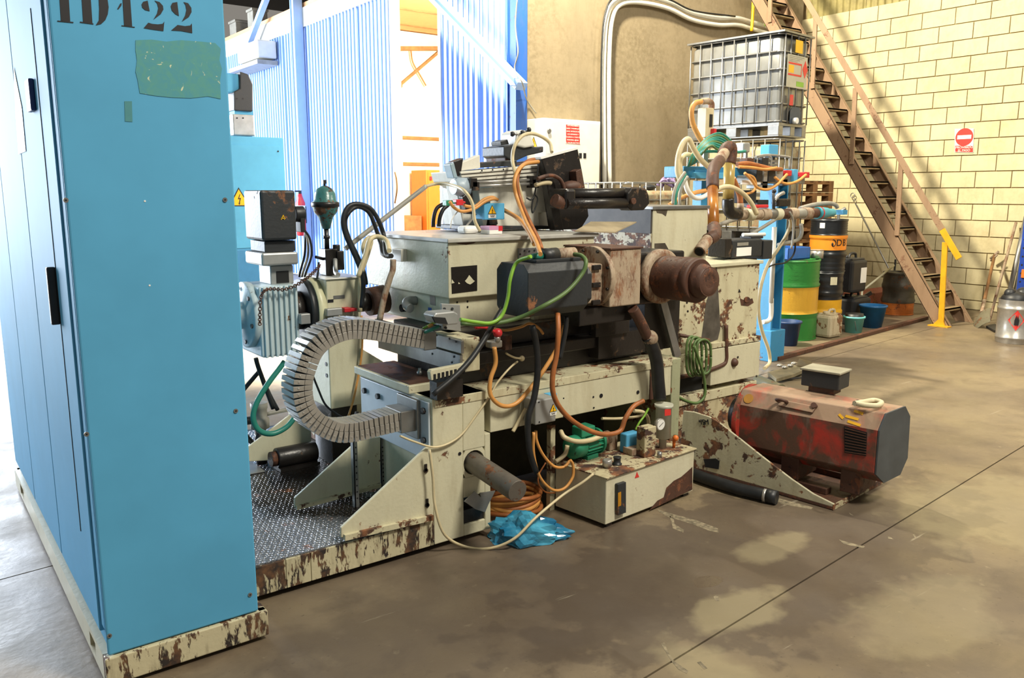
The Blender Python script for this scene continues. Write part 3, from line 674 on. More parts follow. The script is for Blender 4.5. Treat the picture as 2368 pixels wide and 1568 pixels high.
# ------------------------------------------------------------------ slide assembly with the white housing
sh = thing('slide_housing', 'cream slide housing with chipped black nameplate, on oily slideways', 'machine housing', (2.6, 3.7, .71))
# slideways, stepped and oily
MB().box(2.03, 3.30, 3.20, 3.70, .706, .80).build('lower_slide', MAT['oily'], sh, bev=.006)
MB().box(2.04, 3.25, 3.14, 3.70, .80, .86).build('slide_rail', MAT['oily'], sh, bev=.006)
MB().box(2.04, 3.15, 3.22, 3.75, .86, .955).build('saddle', MAT['oily'], sh, bev=.006)
MB().box(2.9, 3.24, 3.12, 3.2, .74, .87).box(2.86, 3.1, 3.1, 3.14, .865, .95).build('apron', MAT['oily'], sh, bev=.004)
a = at(1068, 797, X=1.99)
MB().box(1.985, 2.0, 3.03, 3.85, .892, .95).build('way_cover', MAT['grey_metal'], sh, bev=.002)
MB().box(1.985, 2.0, 3.04, 3.82, .80, .885).build('way_cover', MAT['grey_metal'], sh, bev=.002)
MB().box(2.0, 2.10, 3.05, 3.3, .80, .955).build('cover_bracket', MAT['cream_worn'], sh, bev=.004)
for px, py in ((1055,790), (1040,783), (1010,775), (1050,825), (1045,838), (1000,818)):
    c = at(px, py, X=1.985); MB().cyl(c, c+Vector((-.003,0,0)), .005, n=8).build('cap_screw', MAT['black'], sh)
MB().box(2.115, 2.86, 3.33, 4.05, .955, 1.105).build('lower_body', MAT['cream'], sh, bev=.006)
p = [at(x, y, Y=3.30) for x, y in ((1235,690), (1268,690), (1283,710), (1284,742), (1276,752), (1235,750))]
MB().prism(p, (0, .06, 0)).build('corner_lug', MAT['cream_worn'], sh, bev=.004)
MB().box(2.095, 3.02, 3.30, 4.12, 1.103, 1.367).build('housing_body', MAT['cream'], sh, bev=.005)
MB().box(2.085, 3.04, 3.285, 4.14, 1.367, 1.387).build('housing_lid', plain('worn grey white lid', 'bcbab2', .35, var=.12), sh, bev=.004)
q = lambda x, y: at(x, y, Y=3.2995)
pl_ = flat(sh, 'nameplate', [q(1043,618), q(1045,679), q(1103,672), q(1103,613)], MAT['oily'], (0,-1,0), .002)
for pts in (((1075,650),(1080,644),(1085,636),(1090,642),(1095,648),(1098,650),(1092,655),(1087,658),(1080,655)), ((1045,646),(1051,654),(1044,656)), ((1060,652),(1064,656),(1060,657))):
    flat(pl_, 'paint_chip', [at(x, y, Y=3.2965) for x, y in pts], MAT['cream'], (0,-1,0), .0006)
flat(sh, 'rust_patch', [q(*v) for v in ((1051,561),(1060,564),(1078,566),(1095,563),(1102,559))], MAT['rust'], (0,-1,0), .0008)
MB().box(q(1197,590).x, q(1240,590).x, 3.29, 3.30, q(1200,600).z, q(1200,574).z).build('mount_plate', MAT['grey_metal'], sh, bev=.002)
discs(sh, 'bolt_hole', [at(x, y, Y=3.289) for x, y in ((1203,588),(1213,580),(1224,581),(1236,579))], .005, (0,-1,0), MAT['black'], .002)
discs(sh, 'bolt_hole', [at(x, y, Y=3.33) for x, y in ((1057,699),(1081,697),(1081,710))], .005, (0,-1,0), MAT['black'], .002)
# fittings on its left face
L = lambda x, y, X=2.095: at(x, y, X=X)
c1, c2 = L(921,602), L(941,576); MB().box(2.06, 2.095, min(c1.y,c2.y), max(c1.y,c2.y), c1.z, c2.z).build('switch_box', MAT['white'], sh, bev=.003)
c1 = L(936,712); MB().cyl(c1+Vector((.02,0,0)), c1+Vector((-.022,0,0)), .02).build('port_hole', MAT['black'], sh)
c1 = L(962,695, 2.115); MB().tube([c1, c1+Vector((-.05,0,.0)), c1+Vector((-.065,-.02,-.02)), c1+Vector((-.065,-.055,-.03))], .023, 12).build('elbow_fitting', MAT['alu'], sh)
c1, c2 = L(985,720,2.114), L(992,709,2.114); flat(sh, 'blue_tag', [L(x,y,2.1145) for x,y in ((990,711),(991,724),(999,724),(998,712))], MAT['steel_blue'], (-1,0,0), .001)
flat(sh, 'small_plate', [L(x,y,2.1145) for x,y in ((994,682),(995,704),(1007,707),(1006,683))], MAT['grey_metal'], (-1,0,0), .001)
MB().cyl((2.09, 3.93, 1.04), (1.99, 3.93, 1.03), .075, n=20).build('drive_shaft', MAT['rust'], sh)
MB().cyl((1.99, 3.93, 1.03), (1.92, 3.93, 1.03), .05, n=16).build('shaft_end', MAT['oily'], sh)
# chain outlet bracket: plate with a hooded terminal box
cb = thing('terminal_bracket', 'grey metal plate with hooded cable outlet above the chain end', 'bracket', at(1045, 775, Y=3.12))
c = at(1045, 740, Y=3.12)
MB().prism([at(x, y, Y=3.15) for x, y in ((1021,702), (1064,705), (1066,766), (1024,761))], (0, .012, 0)).build('plate', MAT['alu'], cb, bev=.002)
MB().prism([at(x, y, Y=3.06) for x, y in ((1002,732), (1008,724), (1050,720), (1060,726), (1060,750), (1036,752), (1010,748))], (0, .09, 0)).build('hood', MAT['alu'], cb, bev=.006)
MB().prism([at(x, y, Y=3.055) for x, y in ((1001,733), (1030,735), (1036,750), (1008,747))], (0, .012, 0)).build('hood_mouth', MAT['dark_gap'], cb)
discs(cb, 'cap_screw', [at(1027,714,Y=3.15), at(1045,714,Y=3.15), at(1030,758,Y=3.15)], .006, (0,-1,0), MAT['dark_grey'], .006)
MB().box(c.x-.03, c.x+.03, 3.16, 3.30, c.z-.03, c.z).build('arm', MAT['alu'], cb)

# ------------------------------------------------------------------ servo motor and gearbox in front of the housing
sm = thing('servo_motor', 'dark grey boxy servo motor in front of the cream housing', 'motor', (2.45, 2.98, 1.05))
def octo(x0, x1, y0, y1, z0, z1, ch, axis='X'):
    r = [(y0+ch, z0), (y1-ch, z0), (y1, z0+ch), (y1, z1-ch), (y1-ch, z1), (y0+ch, z1), (y0, z1-ch), (y0, z0+ch)]
    return MB().prism([(x0, y, z) for y, z in r], (x1-x0, 0, 0))
octo(2.245, 2.60, 2.88, 3.12, 1.045, 1.285, .035).build('motor_body', MAT['dark_grey'], sm, bev=.004)
octo(2.60, 2.635, 2.89, 3.11, 1.055, 1.275, .05).build('front_flange', MAT['dark_grey'], sm, bev=.004)
MB().box(2.33, 2.60, 2.93, 3.07, 1.285, 1.30).build('terminal_seat', MAT['dark_grey'], sm, bev=.003)
a, b = at(1252, 592, Y=2.97), at(1327, 586, Y=2.97)
MB().cyl(a, a.lerp(b, .45), .034).build('connector_plug', MAT['charcoal'], sm)
MB().cyl(a.lerp(b, .45), b, .030).build('connector_shell', MAT['rust_light'], sm)
MB().cyl(a+Vector((-.055,0,0)), a, .012, .02).build('cable_gland', MAT['teal'], sm)
gb = thing('drive_gearbox', 'rust stained cream gearbox with round flange beside the servo motor', 'gearbox', (2.83, 3.0, 1.03))
MB().box(2.79, 3.0, 2.93, 3.28, 1.045, 1.325).build('case', MAT['rust_light'], gb, bev=.006)
MB().box(2.638, 2.76, 2.95, 3.10, 1.07, 1.26).build('coupling_housing', MAT['rust_light'], gb, bev=.01)
for z in (1.075, 1.16, 1.245): MB().box(2.685, 2.735, 2.935, 2.95, z-.012, z+.012).build('clamp_bolt', MAT['oily'], gb, bev=.003)
MB().cyl((2.76, 3.04, 1.19), (2.79, 3.04, 1.19), .15, n=40).build('round_flange', MAT['rust_light'], gb, bev=.004)
for k in range(8):
    a = math.pi/8+k*math.pi/4; c = Vector((2.76, 3.04+.135*math.cos(a), 1.19+.135*math.sin(a)))
    MB().cyl(c, c+Vector((-.008,0,0)), .008, n=6).build('flange_bolt', MAT['oily'], gb)
MB().box(2.785, 3.01, 2.925, 3.28, 1.325, 1.334).build('top_cover', MAT['rust'], gb, bev=.002)
MB().box(2.64, 3.0, 2.98, 3.12, .958, 1.044).build('support_foot', MAT['oily'], gb, bev=.006)
# ------------------------------------------------------------------ rusted spindle
SX, SZ = 3.335, 1.15
sp = thing('spindle_pulley', 'rusty brown stepped spindle drum sticking out towards the camera', 'spindle', (SX, 3.1, SZ-.14))
MB().lathe((SX, 3.13, SZ), (0,-1,0), [(0,.135),(.0,.148),(.035,.148),(.042,.138),(.046,.128)], 40).build('flange', MAT['rust_light'], sp)
pr = [(0,.112)]
for k in range(9): pr += [(.012+k*.015,.116), (.018+k*.015,.1145)]
pr += [(.15,.118),(.19,.118),(.195,.113),(.205,.113),(.21,.118),(.235,.118),(.25,.110)]
MB().lathe((SX, 3.085, SZ), (0,-1,0), pr, 40).build('drum', MAT['rust'], sp)
MB().lathe((SX, 2.84, SZ), (0,-1,0), [(0,.092),(.03,.088),(.045,.078),(.07,.076)], 32).build('nose', MAT['rust'], sp)
MB().lathe((SX, 2.775, SZ), (0,-1,0), [(0,.076),(.006,.070),(.008,.04),(.004,.03),(.004,.012)], 32).build('nose_face', MAT['rust'], sp)
MB().box(3.14, 3.56, 3.14, 3.50, 1.0, 1.28).build('bearing_block', MAT['oily'], sp, bev=.01)
a, b = at(1530, 690, Y=3.16), at(1566, 825, Y=3.16)
MB().bar(a, b, .05, .02, up=(0,1,0)).build('guard_strip', MAT['grey_metal'], sp)
MB().box(3.315, 3.60, 3.2, 3.44, .72, .999).build('gap_shade_box', MAT['oily'], sp)  # oily black box stands in for the deep shade between gearbox and tower
# coolant drain pipe from the gearbox
dp = thing('drain_hose', 'thick dark drain hose dropping from the gearbox past the bed rail', 'hose', at(1525, 930, Y=2.93))
pts = [at(x, y, Y=2.94) for x, y in ((1463,714), (1472,728), (1486,755), (1500,785))]
MB().tube(pts, .028, 12).build('steel_pipe', MAT['rust'], dp)
pts = [at(x, y, Y=2.94) for x, y in ((1498,778), (1510,805), (1519,840), (1522,880), (1526,922))]
MB().tube(pts, .034, 14).build('rubber_hose', MAT['rubber'], dp)
c = at(1503, 782, Y=2.94); MB().sphere(c, .042).build('pipe_union', MAT['rust_light'], dp)
# ------------------------------------------------------------------ inclined slide unit behind the housing
TY = 3.75
ts = thing('inclined_slide', 'tilted grey slide unit with steel rods, behind the cream housing lid', 'machine slide', (2.8, 4.0, 1.39))
Q = lambda x, y, Y=TY: at(x, y, Y=Y)
def ppoly(pts, Y, dy, nm, mat, par, bev=.004):
    q = [at(x, y, Y=Y) for x, y in pts]
    if par.name in ('inclined_slide', 'cylinder_plate'):
        for v in q: v.z = max(v.z, 1.3892)
    return MB().prism(q, (0, dy, 0)).build(nm, mat, par, bev=bev)
MAT['slide_grey'] = worn('pale grey slide paint', 'd8d5c8', '4a3d33', .10, 8, '6e6350', .4)
ppoly([(1106,434), (1262,420), (1271,490), (1245,492), (1248,525), (1276,526), (1278,533), (1150,533), (1145,505), (1128,505), (1124,531), (1118,531)], TY, .4, 'slide_body', MAT['slide_grey'], ts)
ppoly([(1244,488), (1273,488), (1277,528), (1247,528)], TY+.06, .3, 'pocket', MAT['slide_grey'], ts)
ppoly([(1050,410), (1108,405), (1106,434), (1124,531), (1074,533)], TY+.08, .10, 'left_cheek', MAT['slide_grey'], ts)
ppoly([(1124,505), (1176,505), (1180,533), (1128,533)], TY+.05, .3, 'rear_pocket', MAT['oily'], ts)
ppoly([(1131,507), (1150,506), (1152,519), (1133,520)], TY-.01, .02, 'foot_window', MAT['oily'], ts)
ppoly([(1075,522), (1276,522), (1278,532), (1075,532)], TY-.015, .3, 'base_rail', MAT['dark_grey'], ts)
ppoly([(1064,397), (1263,381), (1270,421), (1100,436), (1070,420)], TY-.01, .30, 'slide_block', MAT['slide_grey'], ts)
for a, b in (((1064,403), (1264,387)), ((1067,411), (1265,396)), ((1068,419), (1267,405))):
    MB().bar(Q(*a, TY-.012), Q(*b, TY-.012), .0028, .006, up=(0,1,0)).build('way_edge', MAT['oily'], ts)
ppoly([(1087,377), (1195,370), (1197,384), (1088,389)], TY+.05, .2, 'top_rail', MAT['dark_grey'], ts)
ppoly([(1060,379), (1110,358), (1111,389), (1061,396)], TY+.02, .05, 'end_wedge', MAT['slide_grey'], ts)
ppoly([(1049,374), (1072,365), (1066,405), (1056,409)], TY+.0, .06, 'end_clamp', MAT['oily'], ts)
ppoly([(1041,380), (1050,376), (1060,412), (1050,412)], TY+.0, .07, 'end_plate', plain('pale blue end plate', '9fb6c0', .4), ts)
for a, b, r in (((1089,422), (1234,416), .008), ((1094,431), (1236,425), .009)):
    o = MB().cyl(Q(*a, TY-.03), Q(*b, TY-.03), r, n=14).build('guide_rod', MAT['chain'], ts)
    for e in (a, (b[0]-4, b[1])): c = Q(*e, TY-.03); MB().obox(c, (.02,0,0), (0,.03,0), (0,0,.022)).build('rod_clamp', MAT['oily'], o)
c = Q(1066, 432, TY); MB().lathe(c+Vector((.04,0,0)), (-1,0,0), [(0,.05),(.06,.05),(.07,.042),(.09,.04)], 20).build('end_motor', plain('pale blue grey casting', 'aebfcc', .4), ts)
ppoly([(1070,455), (1092,436), (1096,470), (1094,495), (1080,495)], TY-.03, .04, 'cable_bracket', MAT['oily'], ts)
ppoly([(1070,440), (1078,420), (1100,425), (1098,440)], TY-.04, .05, 'rod_block', MAT['oily'], ts)
discs(ts, 'cap_screw', [Q(x, y, TY-.02) for x, y in ((1114,395),(1139,393),(1164,392))], .005, (0,-1,0), MAT['black'], .002)
# dark back plate and its twin cylinder
tp = thing('cylinder_plate', 'oily dark steel plate carrying a twin hydraulic cylinder', 'machine plate', Q(1310, 540, 3.62))
ppoly([(1251,364), (1336,341), (1346,392), (1354,437), (1362,500), (1344,536), (1283,546), (1263,400)], 3.66, .06, 'back_plate', MAT['oily'], tp, .006)
ppoly([(1250,363), (1336,340), (1337,345), (1252,368)], 3.655, .07, 'bright_edge', MAT['sign_white'], tp, 0)
ppoly([(1262,412), (1281,410), (1304,545), (1284,546)], 3.62, .05, 'front_flange', MAT['oily'], tp)
C1, C2 = Q(1318,449,3.5), Q(1470,447,3.5)
MB().cyl(C1, C2, .031, n=20).build('cylinder_tube', MAT['oily'], tp)
C3, C4 = Q(1308,471,3.47), Q(1462,470,3.47)
MB().cyl(C3, C4, .03, n=20).build('cylinder_tube', MAT['oily'], tp)
MB().obox((C1+C3)/2+Vector((.0,.05,.0)), (.035,0,0), (0,.08,0), (0,0,.055)).build('cylinder_head', MAT['oily'], tp, bev=.015)
ppoly([(1452,446), (1462,432), (1494,434), (1502,452), (1504,470), (1490,486), (1462,487), (1452,478)], 3.44, .1, 'cylinder_end', MAT['oily'], tp, .01)
c = Q(1462,465,3.43); MB().cyl(c, c+Vector((0,-.015,0)), .018, n=12).build('end_port', MAT['rust'], tp)
MB().tube([Q(x, y, 3.5) for x, y in ((1282,462), (1300,470), (1318,462))], .035, 10).build('manifold', MAT['rust'], tp)
ppoly([(1332,396), (1344,390), (1352,436), (1336,436)], 3.6, .06, 'stop_rib', MAT['rust'], tp)
MB().sphere(Q(1322,432,3.6), .05, (1.4,.8,.7)).build('lug', MAT['rust'], tp)
# drip tray
pts = [Q(1330,536,3.27), Q(1366,515,3.44), Q(1472,515,3.44), Q(1422,539,3.27)]
dt = MB().prism(pts, (0,0,.006)).build('drip_tray', plain('dusty beige sheet', 'a8997c', .5, var=.15)); tag(dt, 'flat stained metal tray sheet lying above the gearbox', 'tray')
# turret clamp with three knobs on top of the slide
tc = thing('clamp_head', 'white clamp head with three black knobs on top of the tilted slide', 'clamp', Q(1215, 372, 3.95))
ppoly([(1166,338), (1198,332), (1240,340), (1257,338), (1257,352), (1220,360), (1190,374), (1166,360)], 3.9, .22, 'dark_base', MAT['dark_grey'], tc, .006)
ppoly([(1168,358), (1188,356), (1192,378), (1260,370), (1260,380), (1172,384)], 3.92, .2, 'mount', MAT['rust'], tc, .006)
ppoly([(1192,336), (1196,306), (1208,300), (1226,304), (1238,338), (1215,342)], 3.88, .16, 'knob_column', MAT['white'], tc, .01)
ppoly([(1158,327), (1174,322), (1178,334), (1160,336)], 3.9, .1, 'side_stop', MAT['dark_grey'], tc)
for x, y in ((1185,310), (1208,307), (1223,300)):
    c = Q(x, y, 3.86); o = MB().sphere(c, .0145).build('knob', MAT['charcoal'], tc); MB().cyl(c, Q(1210, 312, 3.92), .006, n=8).build('stem', MAT['grey_metal'], o)
# blue junction box
jb = thing('junction_box', 'small light blue junction box with yellow hazard label on the slide', 'junction box', Q(1150, 507, 3.68))
a, b = Q(1119, 507, 3.64), Q(1163, 471, 3.64)
MB().box(a.x, b.x, 3.64, 3.745, a.z, b.z).build('box', MAT['cab_blue'], jb, bev=.004)
MB().box(a.x-.004, b.x+.004, 3.63, 3.655, a.z-.003, b.z+.003).build('lid', MAT['cab_blue'], jb, bev=.004)
hazard(jb, Q(1138, 495, 3.629), (1,0,0), (0,0,1), .055, plate=True)
c = Vector((b.x, 3.69, (a.z+b.z)/2)); MB().cyl(c, c+Vector((.02,0,0)), .013).build('cable_gland', MAT['charcoal'], jb)
c = Vector(((a.x+b.x)/2, 3.69, b.z)); MB().cyl(c, c+Vector((0,0,.02)), .012).build('cable_gland', MAT['alu'], jb)
# loose packets on the housing lid
for (x0, x1, y0, y1, mt, lb) in ((1068, 1118, 529, 540, 'sign_white', 'crumpled white packet lying on the housing lid'), (1124, 1170, 527, 541, 'sign_white', 'small pink and white carton on the housing lid')):
    a, b = at(x0, y1, Z=1.389), at(x1, y1, Z=1.389); h = .04
    o = MB().box(a.x, b.x, a.y-.03, a.y+.05, 1.388, 1.388+h)
    if mt == 'sign_white' and x0 == 1068: o = o.build('packet', MAT['sign_white'], bev=.015); tag(o, lb, 'packet')
    else:
        t_ = thing('carton', lb, 'carton', (a.x, a.y, 1.388)); o.build('box', MAT['sign_white'], t_, bev=.002)
        MB().box(a.x-.001, a.x+(b.x-a.x)*.7, a.y-.031, a.y+.051, 1.388+h*.55, 1.389+h).build('pink_band', plain('pink print', 'd99ac0', .5), t_)
        MB().box(a.x+(b.x-a.x)*.7, b.x+.001, a.y-.031, a.y+.051, 1.388+h*.4, 1.389+h).build('red_band', MAT['red'], t_)

# ------------------------------------------------------------------ white column, geared motor, accumulator (left)
mc = thing('machine_column', 'narrow pale cream column behind the drag chain', 'machine column', (1.85, 4.1, .156))
MB().box(1.745, 1.935, 3.9, 4.22, .49, 1.165).build('column_body', MAT['cream'], mc, bev=.006)
MB().box(1.735, 1.945, 3.89, 4.24, 1.165, 1.172).build('top_plate', MAT['white'], mc, bev=.002)
MB().box(1.78, 1.93, 3.98, 4.2, .157, .49).build('foot', MAT['oily'], mc)
ppoly([(836,806), (886,836), (886,842), (836,846)], 3.88, .02, 'web', MAT['cream'], mc)
MB().cyl((1.745, 4.06, 1.0), (1.70, 4.06, 1.0), .168, n=36).build('flange_ring', plain('pale cream seal ring', 'd9d6b0', .4), mc)
MB().cyl((1.70, 4.06, 1.0), (1.665, 4.06, 1.0), .16, n=36).build('rotor_ring', MAT['charcoal'], mc)
MB().cyl((1.665, 4.06, 1.0), (1.60, 4.06, 1.0), .10, n=28).build('rotor_hub', MAT['oily'], mc)
c = at(752, 845, Y=3.899); discs(mc, 'plug_hole', [at(754, 842, X=1.744), at(755, 868, X=1.744)], .011, (-1,0,0), MAT['black'], .002)
a, b = at(771, 688, Y=3.899), at(797, 681, Y=3.899); flat(mc, 'type_plate', [at(771,684,Y=3.899), at(771,692,Y=3.899), at(797,690,Y=3.899), at(797,682,Y=3.899)], MAT['grey_metal'], (0,-1,0))
flat(mc, 'black_label', [at(758,693,Y=3.899), at(758,700,Y=3.899), at(771,699,Y=3.899), at(771,692,Y=3.899)], MAT['black'], (0,-1,0))
for (x0, x1, y0, y1, mt, nm) in ((757,792,712,732,'alu','limit_switch'), (797,812,711,723,'red','red_plug'), (811,826,712,721,'red','red_plug'), (757,830,731,740,'grey_metal','switch_rail')):
    a, b = at(x0, y1, Y=3.86), at(x1, y0, Y=3.86); MB().box(a.x, b.x, 3.86, 3.9, a.z, b.z).build(nm, MAT[mt], mc, bev=.004)
a, b = at(697,760,Y=3.86), at(718,725,Y=3.86); MB().box(a.x, b.x, 3.86, 3.9, a.z+.02, b.z).build('sensor', MAT['alu'], mc, bev=.004)

gm = thing('gear_motor', 'pale blue ribbed gear unit with upright dark grey motor, left of the housing', 'gear motor', (1.47, 4.05, .8))
GC = Vector((1.33, 4.06, 1.0))
GX0, GX1 = 1.40, 1.60
MAT['gear_blue'] = worn('pale blue gear paint', 'bccdd2', '6a5a48', .2, 9, '7d8a80', .4)
MB().box(GX0, GX1, 3.91, 4.2, .80, 1.15).build('gear_case', MAT['gear_blue'], gm, bev=.012)
for k in range(7):
    x = GX0+.015+k*.027; MB().box(x, x+.012, 3.895, 3.912, .80, 1.15).build('cooling_rib', MAT['gear_blue'], gm, bev=.003)
MB().lathe(GC+Vector((.075,0,0)), (-1,0,0), [(0,.165),(.03,.165),(.035,.155),(.04,.07),(.09,.066),(.095,.055),(.07,.04),(.07,.005)], 36).build('output_flange', MAT['gear_blue'], gm)
for k in range(6):
    a = k*math.pi/3+.3; c = GC+Vector((.036, .135*math.cos(a), .135*math.sin(a))); MB().cyl(c, c+Vector((-.006,0,0)), .011, n=10).build('flange_bolt', MAT['dark_grey'], gm)
c = GC+Vector((0,0,0)); MB().cyl(c+Vector((.01,0,0)), c+Vector((.004,0,0)), .04, n=16).build('shaft_bore', MAT['dark_grey'], gm)
def gbox(x0, x1, y0, y1, Y, dy, nm, mt, bev=.006, par=None):
    a, b = at(x0, y1, Y=Y), at(x1, y0, Y=Y); return MB().box(a.x, b.x, Y, Y+dy, a.z, b.z).build(nm, MAT[mt], par or gm, bev=bev)
nk = gbox(627, 678, 612, 660, 3.98, .16, 'neck', 'alu')
a, b = at(640, 655, Y=3.979), at(667, 626, Y=3.979); MB().box(a.x, b.x, 3.976, 3.982, a.z, b.z).build('inspection_window', MAT['dark_gap'], nk)
gbox(607, 690, 582, 616, 3.93, .24, 'adapter', 'alu', .01)
gbox(613, 683, 556, 584, 3.95, .2, 'motor_foot', 'dark_grey', .004)
mo = gbox(608, 683, 440, 557, 3.92, .24, 'motor_body', 'dark_grey', .012)
c1 = at(688, 495, Y=4.0); MB().cyl(c1+Vector((-.02,0,0)), c1+Vector((.03,0,0)), .04, n=14).box(c1.x, c1.x+.025, c1.y-.035, c1.y+.035, c1.z-.09, c1.z+.02).build('connector', MAT['charcoal'], mo, bev=.004)
q = lambda x, y: at(x, y, Y=3.919); m = MB()
for a, b in (((650,508), (655,497)), ((655,497), (658,508)), ((650,505), (660,505))): m.bar(q(*a), q(*b), .003, .004, up=(0,1,0))
m.build('yellow_mark', MAT['sign_yellow'], mo)
# hanging chain on the gear unit
cw = thing('lifting_chain', 'rusty link chain draped over the pale blue gear unit', 'chain', at(607, 745, Y=3.85))
cpts = catmull([at(x, y, Y=Yc) for x, y, Yc in ((601,752,3.83), (601,725,3.83), (603,690,3.83), (612,672,3.84), (632,668,3.86), (655,670,3.86), (680,662,3.86), (700,650,3.86), (716,638,3.87), (730,625,3.87), (740,612,3.87))], 5)
for i in range(len(cpts)-1):
    a, b = cpts[i], cpts[i+1]; d = (b-a).normalized(); u, w = frame(d); nn = u if i % 2 else w
    MB().tube([(a+b)/2+d*((b-a).length*.62)*math.cos(t)+nn*.0075*math.sin(t) for t in [k*math.pi/4 for k in range(9)]], .0028, 5, curve=False).build('chain_link', MAT['rust'], cw)
# accumulator and valve block
c = at(755, 545, Y=4.05); k = c.y/4.0
ac = thing('accumulator', 'green dome topped hydraulic accumulator on a black valve', 'accumulator', (c.x, c.y, 1.172))
zz = lambda y: at(755, y, Y=4.05).z
sc = (zz(440)-zz(540))/100
MB().lathe((c.x, c.y, zz(530)), (0,0,1), [(0,.008),(.002,9*sc),(28*sc,17*sc),(40*sc,27*sc),(52*sc,30*sc),(56*sc,31*sc),(63*sc,30*sc),(66*sc,26*sc),(82*sc,24*sc),(93*sc,18*sc),(99*sc,8*sc),(100*sc,5*sc)], 28).build('vessel', worn('oily green paint', '3f7b78', '2b2a26', .45, 9, '22302c', .6, rough=.3), ac)
MB().lathe((c.x, c.y, zz(479)), (0,0,1), [(0,30*sc),(.002,32.5*sc),(11*sc,32.5*sc),(12*sc,30*sc)], 28).build('clamp_band', MAT['oily'], ac)
MB().cyl((c.x, c.y, zz(432)), (c.x, c.y, zz(416)), .006).box(c.x-.009, c.x+.009, c.y-.006, c.y+.006, zz(425), zz(416)).build('fill_valve', MAT['charcoal'], ac)
MB().cyl((c.x, c.y, zz(582)), (c.x, c.y, zz(526)), .013).cyl((c.x, c.y, zz(552)), (c.x, c.y, zz(545)), .018).build('neck_pipe', MAT['oily'], ac)
vx = at(762, 590, Y=4.05).x
MB().box(vx-.04, vx+.03, 4.01, 4.09, 1.173, zz(575)).box(vx+.02, vx+.06, 4.0, 4.06, 1.20, zz(580)).cyl((vx+.03, 4.03, zz(580)), (vx+.03, 4.03, zz(566)), .02).build('valve_block', MAT['oily'], ac, bev=.004)
MB().tube([(vx-.04, 4.04, zz(598)), (vx-.09, 4.02, zz(592))], .008).build('valve_spindle', MAT['oily'], ac)
MB().tube([at(737, 606, Y=3.98), at(736, 625, Y=3.98), at(733, 645, Y=3.98)], .006).build('hand_lever', MAT['charcoal'], ac)
MB().tube([at(775, 600, Y=4.0), at(776, 628, Y=3.95), at(782, 636, Y=3.9)], .012, 8).build('outlet_elbow', MAT['alu'], ac)

# ------------------------------------------------------------------ right tower
TWX, TWY = 3.62, 3.45
tw = thing('machine_tower', 'big flaking cream machine tower behind the rusty spindle', 'machine tower', (4.15, 3.95, 0))
MB().box(TWX, 4.11, TWY, 4.45, 1.16, 1.50).build('upper_block', MAT['cream'], tw, bev=.005)
MB().box(TWX-.01, 4.12, TWY-.01, 4.46, 1.50, 1.52).build('upper_lid', MAT['grey_metal'], tw, bev=.003)
MB().box(TWX-.012, TWX, TWY+.005, 4.4, 1.36, 1.50).build('side_plate', plain('dark grey stained steel', '45413d', .6, 0, var=.3), tw)
MB().box(TWX-.008, TWX, TWY+.005, 4.4, .95, 1.36).build('side_plate', MAT['cream_bad'], tw)
MB().box(TWX, 4.66, TWY, 4.45, .60, 1.13).build('middle_block', MAT['cream_worn'], tw, bev=.005)
MB().box(4.122, 4.68, TWY-.015, 4.46, 1.13, 1.153).build('middle_lid', MAT['cream'], tw, bev=.004)
MB().box(TWX+.05, 4.11, TWY+.002, 4.4, 1.1, 1.2).build('filler', MAT['cream'], tw)
MB().box(TWX, 4.17, TWY, 4.45, .50, .60).build('ledge', MAT['cream_worn'], tw, bev=.006)
MB().box(4.18, 4.685, TWY-.02, 4.45, .36, .60).build('right_drawer', MAT['cream'], tw, bev=.004)
MB().box(4.18, 4.685, TWY-.022, TWY+.05, .605, .64).build('drawer_rail', MAT['cream_worn'], tw, bev=.003)
MB().box(TWX+.06, 4.18, TWY+.05, 4.45, .30, .50).build('cavity_back', MAT['dark_gap'], tw)
ppoly([(1570,828), (1612,826), (1665,800), (1690,812), (1690,842), (1660,838), (1628,850), (1612,862), (1570,872)], TWY-.002, .02, 'torn_panel', MAT['cream_worn'], tw, .002)
MB().box(TWX+.05, 4.68, TWY-.01, 4.45, .26, .325).build('sill', MAT['cream_worn'], tw, bev=.004)
MB().box(TWX+.05, 4.66, TWY, 4.45, .0, .26).build('foot_block', MAT['cream_bad'], tw, bev=.004)
MB().box(TWX-.05, TWX+.05, TWY-.03, TWY+.2, 0, .5).build('corner_post', MAT['rust'], tw, bev=.01)
ppoly([(1632,705), (1658,612), (1662,690), (1666,760), (1660,785), (1620,800), (1628,740)], TWY-.002, .0015, 'bare_patch', plain('bare grey steel', '6d675f', .5, .3, var=.25), tw, 0)
ppoly([(1514,478), (1545,482), (1540,500), (1532,494), (1520,492)], TWY-.002, .0015, 'bare_patch', plain('bare brown steel', '6b6154', .5, .2, var=.25), tw, 0)
ppoly([(1514,563), (1538,562), (1548,580), (1530,592), (1514,590)], TWY-.002, .0015, 'bare_patch', plain('bare brown steel patch', '6b6154', .5, .2, var=.25), tw, 0)
ppoly([(1708,668), (1712,690), (1722,695), (1740,690), (1743,700), (1730,708), (1714,706)], TWY-.002, .0015, 'rust_patch', MAT['rust'], tw, 0)
flat(tw, 'danger_mark', [at(x, y, Y=TWY-.002) for x, y in ((1707,676), (1713,676), (1710,668))], MAT['black'], (0,-1,0), .0006)
flat(tw, 'red_button_mark', [at(1727+7*math.cos(t*math.pi/5), 693+7*math.sin(t*math.pi/5), Y=TWY-.002) for t in range(10)], MAT['rust'], (0,-1,0), .004)
MB().tube([at(x, y, Y=TWY-.02) for x, y in ((1679,752), (1679,800), (1679,832), (1668,845), (1620,862), (1572,872))], .014, 8).build('drain_pipe', MAT['rust'], tw)
c = at(1697, 838, Y=TWY-.02); MB().sphere(c, .03).build('drain_cock', MAT['rust'], tw)
